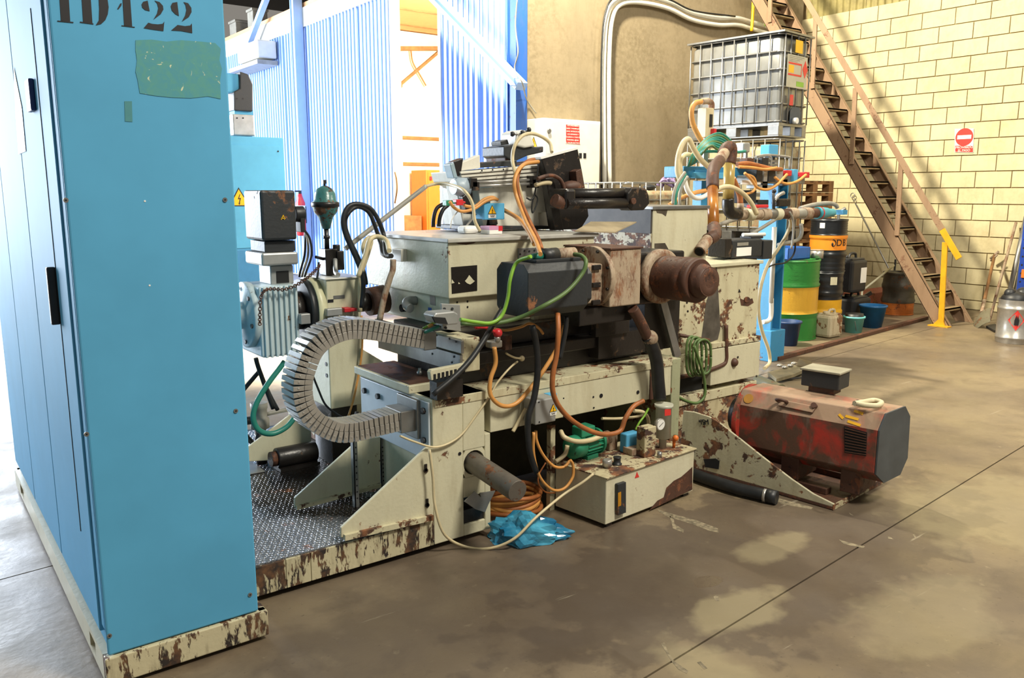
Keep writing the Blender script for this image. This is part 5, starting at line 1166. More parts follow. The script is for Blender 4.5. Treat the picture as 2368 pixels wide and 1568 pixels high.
# ------------------------------------------------------------------ hoses and cables on the machine
HS = [
 ('earth_cable', 'bright green earth cable rising to the servo connector', 3.06, .0085, 'green_hose', ((1064,739),(1100,745),(1135,747),(1160,730),(1174,690),(1180,645),(1195,607),(1228,593,2.97)), 'cable'),
 ('hose', 'olive green hose looping in front of the servo motor', 2.86, .010, 'green_dark', ((1066,748,3.04),(1130,750,3.0),(1200,735,2.95),(1260,706),(1310,675),(1345,635),(1355,607),(1346,592,2.9),(1328,588,2.96)), 'hose'),
 ('hose', 'black hose slanting from the servo motor down to the bed end', 3.08, .0125, 'rubber', ((1203,655,3.1),(1172,698,3.12),(1145,742,3.1),(1120,785,3.05),(1088,832,3.02),(1050,872,3.0),(1002,912,3.0)), 'hose'),
 ('hose', 'black corrugated hose hanging from the servo motor past the bed beam', 2.985, .015, 'rubber', ((1212,684,3.0),(1226,735),(1240,795),(1243,860),(1235,920),(1221,970),(1224,1040),(1240,1092)), 'hose'),
 ('hose', 'long orange brown hose hanging from the servo down to the tank', 2.88, .0125, 'orange_dark', ((1287,690,2.95),(1291,760),(1287,820),(1278,870),(1280,912),(1300,950),(1340,984),(1390,1004),(1432,998),(1446,968),(1465,940),(1488,927)), 'hose'),
 ('hose', 'orange hose looping across the cream bed rail', 2.99, .0105, 'orange', ((1143,803),(1146,840),(1134,878),(1135,915),(1160,938),(1192,934),(1225,900),(1260,852),(1295,792),(1306,752)), 'hose'),
 ('cable', 'thin cream cable crossing the bed leg from the capped plug', 3.015, .005, 'cream_hose', ((1204,831,3.09),(1180,850),(1150,885),(1135,912),(1105,955),(1062,1010),(1010,1034),(960,1022),(925,1008)), 'cable'),
 ('cable', 'thin beige cable between the coupling and the white cap', 3.09, .005, 'cream_hose', ((1160,806),(1172,818),(1190,827),(1204,829)), 'cable'),
 ('hose', 'ochre hose lying along the slideway edge', 3.10, .007, 'orange', ((1140,760),(1170,764),(1205,756),(1225,748),(1245,758),(1256,772)), 'hose'),
 ('cable', 'brown cable slanting under the servo motor', 3.12, .006, 'orange_dark', ((1218,686),(1232,702),(1246,716)), 'cable'),
 ('hose', 'dark rubber hose dropping behind the orange brown one', 2.95, .012, 'rubber', ((1306,690),(1310,740),(1303,790),(1294,830)), 'hose'),
 ('cable', 'short cream cable stub hanging left of the switch box', 3.0, .009, 'cream_hose', ((1216,945),(1205,965),(1192,988),(1186,998)), 'cable'),
 # left side
 ('hose', 'black hydraulic hose arching from the column, outer of the two', 3.86, .0125, 'rubber', ((836,712),(840,650),(826,604),(800,545),(793,508),(804,480),(826,472),(856,482),(876,512),(888,548),(893,588,3.7),(905,592,3.62)), 'hose'),
 ('hose', 'black hydraulic hose arching from the column, inner of the two', 3.89, .0115, 'rubber', ((845,700),(846,650),(832,604),(806,548),(798,514),(808,490),(828,478),(852,490),(866,520),(879,560),(884,585,3.8),(893,592,3.7)), 'hose'),
 ('hose', 'cream hose hooked over beside the housing, front one', 3.87, .0125, 'cream_hose', ((846,598),(840,570),(850,552),(858,560),(846,600),(834,640),(832,700),(835,760),(834,800)), 'hose'),
 ('hose', 'cream hose bending over the rear corner of the housing', 3.95, .0125, 'cream_hose', ((900,580,3.75),(893,556,3.9),(872,547),(855,556),(845,590),(828,640)), 'hose'),
 ('cable', 'thin orange cable running down the column side', 3.87, .006, 'orange', ((836,730),(838,790),(832,850),(818,920),(806,962)), 'cable'),
 ('conduit', 'straight grey conduit rising across the cladding to the slide', 4.03, .014, 'grey_hose', ((782,588),(880,512),(985,431)), 'conduit'),
 ('hose', 'cream hose from the conduit end over to the slide bracket', 4.0, .0085, 'cream_hose', ((984,431),(1010,425),(1040,427,3.9),(1072,440,3.72),(1092,470,3.70),(1098,510,3.70),(1110,534,3.70)), 'hose'),
 ('steel_pipe', 'rusty pipe leaning on the left face of the housing', 3.7, .016, 'rust_light', ((909,600),(908,625),(902,642),(888,690),(878,740)), 'pipe'),
 # slide unit
 ('cable', 'black cable with white stripe left of the slide, outer', 3.80, .011, 'rubber', ((1003,541),(1002,510),(1010,482),(1030,470)), 'cable'),
 ('cable', 'black cable with white stripe left of the slide, inner', 3.78, .011, 'rubber', ((1015,541),(1016,508),(1024,486),(1036,474)), 'cable'),
 ('cable', 'orange cable from the red connector to the junction box, upper', 3.70, .0085, 'orange', ((1062,467),(1076,476),(1098,477),(1118,462),(1138,456),(1152,463,3.69)), 'cable'),
 ('cable', 'orange cable from the green connector to the junction box, lower', 3.67, .0085, 'orange', ((1040,466),(1050,480),(1070,489),(1098,482),(1120,467),(1142,460),(1157,466,3.69)), 'cable'),
 ('cable', 'orange and white cable from the junction box to the servo', 3.4, .0115, 'orange', ((1166,486,3.69),(1198,505,3.5),(1222,535,3.3),(1238,570,3.1),(1248,592,3.0)), 'cable'),
 ('cable', 'orange cable dropping from the clamp head, left strand', 3.55, .0105, 'orange', ((1245,374,3.7),(1215,379,3.66),(1197,396,3.62),(1189,425,3.6),(1196,460,3.58),(1215,510,3.45),(1238,555,3.2),(1250,588,3.0)), 'cable'),
 ('cable', 'orange cable dropping from the clamp head, right strand', 3.55, .0105, 'orange_dark', ((1250,368,3.7),(1222,372,3.66),(1202,392,3.62),(1196,425,3.6),(1204,462,3.58),(1224,510,3.45),(1246,555,3.2),(1256,588,3.0)), 'cable'),
 ('hose', 'pale cream hose looping high over the clamp head', 3.70, .010, 'cream_hose', ((1276,352,3.66),(1272,332),(1256,318),(1232,309),(1208,314),(1190,338),(1185,370),(1192,402,3.6),(1202,440,3.6),(1210,470,3.6)), 'hose'),
 ('wire', 'thin grey wire loop hanging on the slide face', 3.66, .0045, 'rubber', ((1246,372),(1242,410),(1236,450),(1228,462),(1218,458)), 'wire'),
 ('wire', 'thin grey wire ring hanging lower on the slide face', 3.66, .0045, 'rubber', ((1235,452),(1230,475),(1231,492),(1238,480),(1243,460),(1236,450)), 'wire'),
 ('wire', 'thin blue grey wire trailing down left of the slide', 3.70, .006, 'grey_hose', ((1100,495),(1085,515),(1068,533),(1052,541)), 'wire'),
 ('wire', 'thin white wire loop beside the blue cladding', 3.8, .004, 'sign_white', ((1062,485),(1046,505),(1042,525),(1045,541)), 'wire'),
 ('hose', 'rusty red copper pipe hooked over the cylinder plate', 3.58, .011, 'rust', ((1243,414),(1260,408),(1278,406),(1294,414),(1302,428),(1308,450),(1316,466)), 'pipe'),
 ('hose', 'pale pipe bending into the cylinder plate', 3.60, .012, 'cream_hose', ((1238,428),(1258,423),(1274,424),(1284,436),(1290,452)), 'pipe'),
 # chain cables
 ('cable', 'orange cable entering the hooded outlet from the chain', 3.12, .0075, 'orange', ((970,768,3.17),(990,756),(1010,746),(1026,742)), 'cable'),
 ('cable', 'teal cable entering the hooded outlet from the chain', 3.10, .0075, 'teal', ((972,772,3.17),(994,764),(1012,756),(1028,748)), 'cable'),
 ('cable', 'green cable entering the hooded outlet from the chain', 3.14, .006, 'green_hose', ((968,764,3.18),(984,757),(1000,748),(1022,741)), 'cable'),
 ('cable', 'thin dark wire inside the chain loop', 3.5, .005, 'rubber', ((722,865),(736,900),(752,935),(775,955),(800,970)), 'cable'),
 # lower left
 ('hose', 'dark green hose looping down under the gear unit', 3.95, .0145, 'teal', ((668,822),(648,850),(618,890),(592,935),(586,970),(600,996),(630,1003),(662,988),(684,962)), 'hose'),
 ('hose', 'dark hose hanging straight below the gear unit', 4.05, .012, 'rubber', ((588,812),(596,845),(612,890),(632,945)), 'hose'),
 ('hose', 'second dark hose hanging below the gear unit', 4.1, .011, 'rubber', ((600,840),(605,870),(622,910),(642,948)), 'hose'),
 ('hose', 'grey black hose coming from behind the blue cabinet', 4.1, .012, 'rubber', ((545,925),(566,898),(588,872),(602,856)), 'hose'),
 ('hose', 'black hose running low to the dark pump', 4.3, .014, 'rubber', ((545,985),(566,1005),(590,1030),(620,1045),(645,1050)), 'hose'),
 # tank
 ('hose', 'thick cream hose in front of the green pump motor', 3.0, .0125, 'cream_hose', ((1297,998,3.06),(1306,1012),(1335,1021),(1365,1018),(1392,1008)), 'hose'),
 ('hose', 'thin white hose crossing behind the pump', 3.06, .0075, 'cream_hose', ((1392,968),(1430,968),(1470,964),(1492,958)), 'hose'),
 ('hose', 'white hose bent at the oil filter', 3.0, .010, 'cream_hose', ((1466,950),(1486,953),(1497,964),(1500,980)), 'hose'),
 ('cable', 'green and yellow cable beside the oil filter', 2.99, .006, 'green_hose', ((1500,944),(1490,962),(1478,978),(1470,994)), 'cable'),
 ('cable', 'thin orange cable loop left of the tank, upper', 2.98, .0075, 'orange', ((1239,996),(1241,1020),(1256,1052),(1280,1078),(1304,1080),(1317,1066)), 'cable'),
 ('cable', 'thin orange cable loop left of the tank, larger', 2.96, .0075, 'orange', ((1234,1000),(1234,1050),(1248,1102),(1276,1132),(1304,1130),(1324,1104),(1325,1076),(1319,1064)), 'cable'),
 ('hose', 'thick orange cable end bent behind the tank post', 3.06, .0115, 'cream_hose', ((1312,1030),(1308,1048),(1296,1060),(1284,1068)), 'hose'),
 ('cable', 'thin brown wire hanging beside the tank post', 3.1, .004, 'orange_dark', ((1262,1070),(1246,1098),(1246,1120),(1262,1138),(1284,1140)), 'cable'),
 ('hose', 'pale green hose hanging from the coil to the bed end', 3.30, .0095, 'green_dark', ((1605,800),(1622,850),(1630,890),(1628,918),(1612,932),(1588,928),(1562,915)), 'hose'),
]
for row in HS: adj_hose(*row)
# connectors at the left end of the slide
for (x0, x1, y0, y1, mt, lb) in ((1028, 1043, 463, 476, 'pump_green', 'small green cable connector left of the slide'), (1051, 1067, 461, 475, 'red', 'small red cable connector left of the slide')):
    a, b = at(x0, y1, Y=3.68), at(x1, y0, Y=3.68); o = MB().box(a.x, b.x, 3.66, 3.70, a.z, b.z).box(b.x-.005, b.x+.02, 3.67, 3.69, a.z+.01, b.z-.01).build('cable_connector', MAT[mt], bev=.003); tag(o, lb, 'connector')
# long pale cable trailing over the floor to the tank
pts = [at(993,1040,Y=2.985), at(1001,1105,Y=2.985), at(1006,1170,Y=2.98), at(1028,1236,Y=2.97), at(1078,1265,Z=.008), at(1135,1268,Z=.008), at(1190,1245,Z=.06), at(1240,1196,Z=.14), at(1300,1146,Z=.19), at(1345,1117,Z=.24), at(1372,1096,Z=.276)]
hose('cable', 'long pale cable trailing over the floor from the bed leg to the tank', pts, .0065, MAT['cream_hose'], 'cable')
# dark pump on the platform
dpm = thing('sump_pump', 'dark oily pump lying on the platform behind the gussets', 'pump', at(690, 1060, Z=.157))
c = at(680, 1052, Z=.22); MB().cyl(c+Vector((-.1,.0,0)), c+Vector((.12,0,0)), .055, n=16).build('pump_body', MAT['oily'], dpm, bev=.006)
MB().cyl(c+Vector((-.13,0,0)), c+Vector((-.1,0,0)), .04, n=14).build('pump_cap', MAT['rust'], dpm)
MB().box(c.x-.1, c.x+.12, c.y-.06, c.y+.06, .157, .175).build('pump_foot', MAT['oily'], dpm)
# small valve with grey flex pipes left of the chain
sv = thing('small_valve', 'small grey ribbed valve on the platform, left of the chain', 'valve', at(600, 990, Y=4.25))
c = at(600, 960, Y=4.25)
MB().lathe((c.x, c.y, c.z-.07), (0,0,1), [(0,.05),(.05,.05),(.06,.04),(.10,.04),(.11,.045),(.14,.045)], 16).build('valve_body', MAT['grey_hose'], sv)
MB().cyl((c.x, c.y, .157), (c.x, c.y, c.z-.07), .03).build('valve_stem', MAT['oily'], sv)
MB().cyl((c.x-.1, c.y, c.z-.02), (c.x-.04, c.y, c.z-.02), .022).build('valve_inlet', MAT['charcoal'], sv)
MB().tube([(c.x+.04, c.y, c.z), (c.x+.15, c.y, c.z+.005), (c.x+.24, c.y+.02, c.z)], .012).build('flex_pipe', MAT['grey_hose'], sv)
# ------------------------------------------------------------------ black floor hose, green coil on the tower
fh = thing('suction_hose', 'thick black suction hose lying on the floor beside the cradle', 'hose', at(1700, 1125, Z=0))
P0 = [at(x, y, Z=.036) for x, y in ((1604,1097), (1640,1110), (1700,1129), (1745,1140), (1780,1148), (1795,1151))]
MB().tube(P0, .034, 14).build('hose_body', MAT['rubber'], fh)
d = (P0[-1]-P0[-2]).normalized(); c = P0[-2]-d*.02; MB().cyl(c-d*.012, c+d*.004, .0365, n=18).build('hose_clamp', MAT['chain'], fh)
MB().cyl(P0[-1]-d*.05, P0[-1]+d*.004, .037, n=16).build('hose_cuff', MAT['charcoal'], fh)
gc = thing('hose_coil', 'olive hose coil hanging on the tower hook', 'hose', at(1610, 870, Y=3.36))
for k in range(4):
    cx, cy, rx, ry = 1600+k*9, 824+random.uniform(-3, 3), 18+k*2, 46-2*k
    MB().tube([at(cx+rx*math.cos(t)*(.7+.3*math.sin(t)**2), cy+ry*math.sin(t), Y=3.37-.012*k) for t in [2*math.pi*i/16 for i in range(17)]], .0085, 7, 3).build('hose_loop', MAT['green_dark'], gc)

# ------------------------------------------------------------------ blue valve stand on the right
VY = 4.83
vs_ = thing('valve_stand', 'light blue steel stand carrying a rail of valves, right of the tower', 'stand', (6.4, 4.9, 0))
MB().box(6.66, 6.68, VY-.06, VY+.14, .12, 1.78).box(6.68, 6.80, VY+.02, VY+.06, .12, 1.78).box(6.80, 6.82, VY-.06, VY+.14, .12, 1.78).build('post', MAT['post_blue'], vs_, bev=.003)
MB().box(6.62, 6.84, VY-.1, VY+.16, 0, .30).build('post_shoe', MAT['post_blue'], vs_, bev=.006)
MB().box(5.66, 5.74, VY, VY+.1, 0, 1.70).build('post', MAT['post_blue'], vs_, bev=.004)
a, b = at(1581, 410, Y=VY-.12), at(1606, 379, Y=VY-.12)
MB().box(a.x, 6.84, VY-.12, VY+.1, a.z, b.z-.02).build('cross_beam', MAT['post_blue'], vs_, bev=.006)
c = at(1628,397,Y=VY-.122); MB().box(a.x+.12, a.x+.42, VY-.135, VY-.118, a.z+.03, b.z-.05).build('beam_cover', MAT['post_blue'], vs_, bev=.003)
def vbox(x0, x1, y0, y1, Y, dy, nm, mt, bev=.004, par=None):
    a, b = at(x0, y1, Y=Y), at(x1, y0, Y=Y); return MB().box(a.x, b.x, Y, Y+dy, a.z, b.z).build(nm, MAT[mt], par or vs_, bev=bev)
vy = VY-.30
vbox(1738, 1862, 408, 424, vy, .16, 'valve_rail', 'grey_metal')
for x0, x1, mt in ((1749,1764,'charcoal'), (1766,1776,'alu'), (1777,1794,'charcoal'), (1796,1812,'alu'), (1836,1846,'cab_blue')): vbox(x0, x1, 392, 420, vy-.03, .12, 'valve_coil', mt)
for x0, x1, y0 in ((1817,1832,394), (1861,1873,398)):
    o = vbox(x0, x1, y0, y0+13, vy-.05, .1, 'red_coil', 'red', .006)
vbox(1762, 1776, 418, 436, vy, .1, 'valve_coil', 'charcoal'); vbox(1810, 1822, 414, 430, vy, .1, 'valve_coil', 'charcoal')
vbox(1752, 1790, 428, 436, vy, .12, 'valve_coil', 'alu')
vbox(1779, 1801, 335, 362, vy+.1, .1, 'blue_box', 'cab_blue', .008)
vbox(1786, 1793, 362, 395, vy+.13, .03, 'box_stem', 'charcoal')
vbox(1720, 1736, 330, 352, vy+.1, .1, 'silver_can', 'alu', .012)
vbox(1724, 1730, 350, 385, vy+.13, .03, 'can_stem', 'grey_metal')
vbox(1714, 1800, 378, 383, vy+.12, .05, 'upper_rail', 'grey_metal'); vbox(1725, 1800, 370, 374, vy+.12, .04, 'upper_rail', 'grey_metal')
vbox(1762, 1778, 365, 385, vy+.05, .08, 'valve_coil', 'charcoal'); vbox(1728, 1744, 366, 380, vy+.06, .08, 'brass_block', 'rust')
vbox(1720, 1750, 440, 470, vy+.05, .2, 'filter_head', 'charcoal'); vbox(1752, 1778, 462, 480, vy+.05, .15, 'valve_coil', 'charcoal')
vbox(1716, 1760, 417, 427, vy-.02, .02, 'white_plate', 'sign_white')
vbox(1608, 1700, 400, 412, VY-.16, .05, 'lower_channel', 'cab_blue')
MB().tube([at(x, y, Y=vy+.1) for x, y in ((1748,362), (1776,358), (1822,363), (1826,368), (1826,392))], .011, 6, 3).build('bent_tube', MAT['grey_hose'], vs_)
MB().tube([at(x, y, Y=vy+.1) for x, y in ((1752,385), (1753,366), (1760,362), (1782,362), (1782,390))], .010, 6, 3).build('bent_tube', MAT['grey_hose'], vs_)
MB().cyl(at(1791, 525, Y=VY-.09), at(1783, 700, Y=VY-.09), .022).build('white_tube', MAT['white'], vs_)
MB().tube([at(x, y, Y=VY-.09) for x, y in ((1784,690), (1783,730), (1776,742), (1764,745))], .022, 8).build('white_tube', MAT['white'], vs_)
# level indicator
fm = thing('level_indicator', 'cream and orange level indicator standing above the valve stand', 'indicator', at(1640, 320, Y=4.78))
a, b = at(1632, 318, Y=4.74), at(1652, 250, Y=4.74)
MB().box(a.x, b.x, 4.74, 4.84, a.z, b.z).build('body', MAT['cream_hose'], fm, bev=.008)
MB().box(at(1641,292,Y=4.735).x, at(1647,292,Y=4.735).x, 4.733, 4.742, at(1641,293,Y=4.735).z, at(1641,264,Y=4.735).z).build('sight_glass', MAT['charcoal'], fm)
MB().tube([at(x, y, Y=4.79) for x, y in ((1645,252), (1645,240), (1638,234), (1622,235))], .026, 8).build('elbow', MAT['rust_light'], fm)
MB().box(a.x+.02, b.x-.02, 4.77, 4.81, at(1606, 379, Y=VY-.12).z-.019, a.z).build('mount', MAT['grey_metal'], fm)
o = MB().box(at(1651,320,Y=4.7).x, at(1657,320,Y=4.7).x, 4.70, 4.745, at(1651,326,Y=4.7).z, at(1651,297,Y=4.7).z).build('red_handle', MAT['red'], fm, bev=.006)
# rusty coolant pipe run
cp_ = thing('coolant_pipe', 'rusty and clear coolant pipe run with teal end cap, crossing the valve stand', 'pipe', at(1640, 585, Y=4.05))
PY = 4.05
def pt(pts, r, nm, mt, n=14, curve=True): return MB().tube([at(p[0], p[1], Y=p[2] if len(p) > 2 else PY) for p in pts], r, n, 5, curve).build(nm, MAT[mt], cp_)
amber = NT('amber stained clear hose'); amber.base(amber.mix(amber.ramp(amber.noise(6, 4, sc=(1,1,.4)), .3, .7), lin('7a3d16'), lin('c98838'))); MAT['amber'] = amber.set(.25, trans=.15)
ochre = NT('ochre stained clear hose'); ochre.base(ochre.mix(ochre.ramp(ochre.noise(6, 4, sc=(1,1,.4)), .3, .7), lin('8a6a24'), lin('c9b06a'))); MAT['ochre'] = ochre.set(.25, trans=.15)
pt(((1617,582,3.33), (1626,568,3.35), (1638,553,3.385)), .036, 'open_elbow', 'rust_light')
c = at(1617, 582, Y=3.33); dd = (at(1617,582,Y=3.33)-at(1626,568,Y=3.35)).normalized(); MB().cyl(c, c+dd*.004, .028, n=14).build('pipe_mouth', MAT['dark_gap'], cp_)
pt(((1636,555,3.38), (1651,546,3.40), (1653,534,3.45), (1650,522,3.52)), .040, 'lower_elbow', 'rust')
pt(((1650,526,3.50), (1648,430,3.72)), .036, 'amber_hose', 'amber', curve=False)
pt(((1648,436,3.71), (1648,405,3.76), (1653,385,3.84), (1664,372,3.93)), .042, 'upper_elbow', 'rust')
pt(((1660,378,3.90), (1676,352)), .040, 'link_pipe', 'rust_light', curve=False)
pt(((1672,357), (1681,342), (1690,342), (1690,360), (1687,378)), .046, 'top_elbow', 'rust')
pt(((1687,374), (1684,466)), .042, 'ochre_hose', 'ochre', curve=False)
pt(((1684,460), (1684,480), (1691,492), (1708,495)), .046, 'black_elbow', 'oily')
xs = (1704, 1722, 1740, 1758, 1775, 1790, 1803, 1822, 1838, 1858, 1872, 1888)
for i, mt in enumerate(('rust_light', 'cream', 'rust_light', 'rust_light', 'grey_metal', 'cream', 'rust', 'rust_light', 'grey_hose', 'rust_light', 'rust')):
    a, b = at(xs[i], 496, Y=PY), at(xs[i+1], 496, Y=PY); b.z = a.z = at(1760, 496, Y=PY).z; MB().cyl(a, b, .040+(.008 if i % 2 else 0), n=16).build('pipe_fitting', MAT[mt], cp_, bev=.003)
zc = at(1760, 496, Y=PY).z; a = at(1888, 496, Y=PY); a.z = zc
MB().lathe(a, (1,0,0), [(0,.05),(.03,.05),(.14,.044),(.16,.036),(.24,.032),(.245,.02)], 16).build('teal_cap', plain('teal plastic', '3fa3b4', .4), cp_)
MB().cyl(a+Vector((.03,0,0)), a+Vector((.045,0,0)), .052, n=16).build('red_ring', MAT['red'], cp_)
MB().box(at(1736,480,Y=PY-.02).x, at(1778,480,Y=PY-.02).x, PY-.02, PY+.02, zc+.05, zc+.075).build('red_lever', MAT['red'], cp_, bev=.006)
MB().box(at(1793,470,Y=PY).x, at(1822,470,Y=PY).x, PY-.03, PY+.03, zc+.06, zc+.12).build('black_lever', MAT['oily'], cp_, bev=.01)
MB().cyl(at(1789, 446, Y=PY), at(1789, 490, Y=PY), .012).sphere(at(1790, 442, Y=PY), .018).build('stem', MAT['charcoal'], cp_)
MB().tube([at(1791, 465, Y=PY), at(1800, 452, Y=PY), at(1812, 446, Y=PY)], .016, 8).build('valve_handle', MAT['chain'], cp_)
c = at(1712, 478, Y=PY); MB().cyl((c.x, c.y, zc), (c.x, c.y, at(1712, 470, Y=PY).z), .025).build('branch', MAT['rust_light'], cp_)
MB().tube([at(x, y, Y=PY+.05) for x, y in ((1712,470), (1710,450), (1700,425), (1695,412))], .022, 8).build('red_branch_hose', MAT['orange_dark'], cp_)
MB().box(6.58, 6.65, PY, VY-.05, zc-.02, zc+.02).build('support_arm', MAT['post_blue'], cp_)
# hoses of the valve stand
VH = [
 ('hose', 'cream and orange hose loop left of the valve stand, taller', 4.62, .022, 'cream_hose', ((1576,425),(1567,395),(1569,360),(1580,330),(1592,322),(1602,340),(1618,366),(1640,388))),
 ('hose', 'cream and orange hose loop left of the valve stand, shorter', 4.60, .021, 'cream_hose', ((1574,405),(1573,372),(1584,358),(1600,361),(1622,373),(1642,388))),
 ('hose', 'orange hose bending down from the level indicator', 4.79, .022, 'orange', ((1622,235),(1606,240),(1599,258),(1602,285),(1614,312),(1624,328))),
 ('hose', 'yellow hose arching over the coolant pipe', 3.95, .018, 'cream_hose', ((1648,446),(1668,434),(1692,433),(1716,446),(1736,468),(1750,495))),
 ('hose', 'white hose slung low under the valve beam', 4.6, .02, 'sign_white', ((1582,412),(1590,440),(1604,456),(1622,457),(1642,446))),
 ('hose', 'thin grey hose hanging from the valve beam to the tower lid, left', 4.45, .012, 'grey_hose', ((1584,398),(1566,425),(1558,450),(1556,472))),
 ('hose', 'thin teal hose hanging from the valve beam to the tower lid', 4.47, .012, 'teal', ((1586,402),(1571,428),(1563,452),(1562,474))),
 ('hose', 'thin grey hose hanging from the valve beam to the tower lid, right', 4.49, .012, 'grey_hose', ((1590,408),(1578,428),(1572,452),(1572,474))),
 ('hose', 'yellow orange hose lying behind the tower lid', 4.6, .018, 'orange', ((1548,474),(1575,458),(1610,445),(1640,440))),
 ('conduit', 'grey conduit slanting behind the coolant pipe, upper', 4.35, .018, 'grey_hose', ((1660,522),(1690,510),(1730,502),(1762,500))),
 ('conduit', 'grey conduit slanting behind the coolant pipe, lower', 4.5, .016, 'grey_hose', ((1728,546),(1760,528),(1792,508))),
 ('conduit', 'pale conduit bending right of the blue post', 4.6, .018, 'grey_hose', ((1800,566),(1830,560),(1848,552),(1854,536),(1852,518))),
 ('hose', 'grey hose curving over the teal cap', 4.1, .018, 'grey_hose', ((1850,482),(1880,474),(1912,470),(1932,474),(1938,488))),
 ('cable', 'orange cable loop under the red coils, left', 4.42, .012, 'orange', ((1722,400),(1738,416),(1752,434),(1776,438),(1798,426),(1820,403))),
 ('cable', 'orange cable loop under the red coils, right', 4.40, .012, 'orange', ((1792,410),(1806,421),(1824,425),(1846,418),(1864,404))),
 ('cable', 'orange cable looping below the valve rail', 4.45, .011, 'orange', ((1722,402),(1742,410),(1748,428),(1742,442),(1728,448),(1712,450))),
 ('cable', 'orange cable lying along the valve rail, thick', 4.46, .018, 'orange_dark', ((1704,380),(1730,378),(1758,384),(1784,390),(1808,392))),
 ('cable', 'brown cable lying along the valve rail, thin', 4.44, .013, 'orange', ((1708,386),(1740,388),(1770,392),(1796,388))),
 ('hose', 'cream hose hanging from the post down to the floor', 4.5, .016, 'cream_hose', ((1826,500,4.2),(1828,520,4.3),(1816,548),(1798,578),(1776,612),(1760,660),(1754,715),(1762,765),(1777,808),(1780,838),(1768,852,4.3))),
 ('wire', 'dark wire sagging across the blue post', 4.7, .008, 'rubber', ((1836,520),(1838,580),(1818,606),(1790,612),(1768,622))),
 ('wire', 'grey wire hanging under the coolant pipe', 3.98, .009, 'grey_hose', ((1826,490),(1834,510),(1834,545),(1830,575))),
]
for row in VH: adj_hose(*row, {'conduit': 'conduit', 'cable': 'cable', 'wire': 'wire'}.get(row[0], 'hose'))
tcl = thing('air_hose_coil', 'tangled coil of teal air hose on top of the valve stand', 'hose', at(1640, 385, Y=4.62))
for k in range(8):
    o = k*4.2
    MB().tube([at(1591+k*2.5, 386-k*1.5, Y=4.66), at(1602+k*4, 358-o*.35, Y=4.64-.02*k), at(1632+k*2, 330+o*.5-8, Y=4.60-.02*k), at(1664-k, 312+o*1.25-4, Y=4.60-.022*k), at(1690-k*1.5, 326+o*.9, Y=4.60-.02*k), at(1703-k*3, 348+o*.4, Y=4.64), at(1696-k*4, 372, Y=4.66)], .0095, 7, 4).build('hose_loop', MAT['teal'] if k % 3 != 1 else MAT['green_dark'], tcl)
MB().tube([at(x, y, Y=4.6) for x, y in ((1612,352), (1650,350), (1700,352), (1724,350))], .0125, 7).build('hose_tail', MAT['teal'], tcl)
# ------------------------------------------------------------------ steel stairs
SL = 1.4457; SXN, SXF = 10.13, 10.72
st = thing('steel_stairs', 'steep brown steel staircase with handrail along the block wall', 'stairs', (10.4, 5.0, 0))
def stringer(x):
    y0, w, zt_ = 4.74, .20, 5.4
    MB().prism([(x, y0-.02, .0), (x, y0+w-.02, 0), (x, y0+w+zt_/SL-.02, zt_), (x, y0+zt_/SL-.02, zt_)], (.012, 0, 0)).build('stringer', MAT['brown_steel'], st, bev=.002)
    for o in (0, w-.012): MB().prism([(x, y0-.02+o, .0), (x, y0+o-.008, 0), (x, y0+o-.008+zt_/SL, zt_), (x, y0+o-.02+zt_/SL, zt_)], (.05 if x < 10.4 else -.05, 0, 0)).build('stringer_flange', MAT['brown_steel'], st)
stringer(SXN); stringer(SXF)
tm = None
for k in range(26):
    z = .19+k*.1945; y = 4.80+z/SL
    if tm is None:
        o = MB().box(SXN+.012, SXF, y-.06, y+.12, z-.022, z).box(SXN+.012, SXF, y-.06, y-.052, z-.04, z).build('tread', MAT['tread'], st, bev=.002); tm = o; y_0, z_0 = y, z
    else:
        o = tm.copy(); COL.objects.link(o); o.parent = st; o.location = (0, y-y_0, z-z_0)
r0, r1 = at(2218, 598, X=SXN-.03), at(1862, -4, X=SXN-.03)
br_ = r0.lerp(r1, .10)
dr = (r1-r0).normalized()
MB().bar(br_, r0+dr*5.6, .012, .075, up=(0, -dr.z, dr.y)).build('handrail', MAT['brown_steel'], st, bev=.003)
MB().bar(r0, br_, .013, .076, up=(0, -dr.z, dr.y)).build('handrail_end', MAT['yellow'], st, bev=.003)
def post(pb, pt_, mt, nm='post'):
    a, b = at(*pb, X=SXN-.012), at(*pt_, X=SXN-.012); b.y = a.y+.02
    MB().bar(a, b, .06, .024, up=(1,0,0)).build(nm, MAT[mt], st, bev=.003)
a = at(2176, 752, X=SXN-.012); b = at(2188, 560, X=SXN-.012); a.z = .01
MB().bar(a, Vector((b.x, a.y+.04, b.z)), .065, .024, up=(1,0,0)).build('post', MAT['yellow'], st, bev=.003)
MB().prism([(SXN-.03, a.y-.06, .0), (SXN-.03, a.y+.1, 0), (SXN-.03, a.y+.0, .12)], (.02,0,0)).box(SXN-.1, SXN+.0, a.y-.12, a.y+.12, 0, .012).build('foot_plate', MAT['yellow'], st)
post((2074, 545), (2090, 376), 'brown_steel'); post((1969, 380), (1985, 203), 'brown_steel'); post((1879, 205), (1879, 42), 'brown_steel'); post((1780, 52), (1780, -60), 'brown_steel')
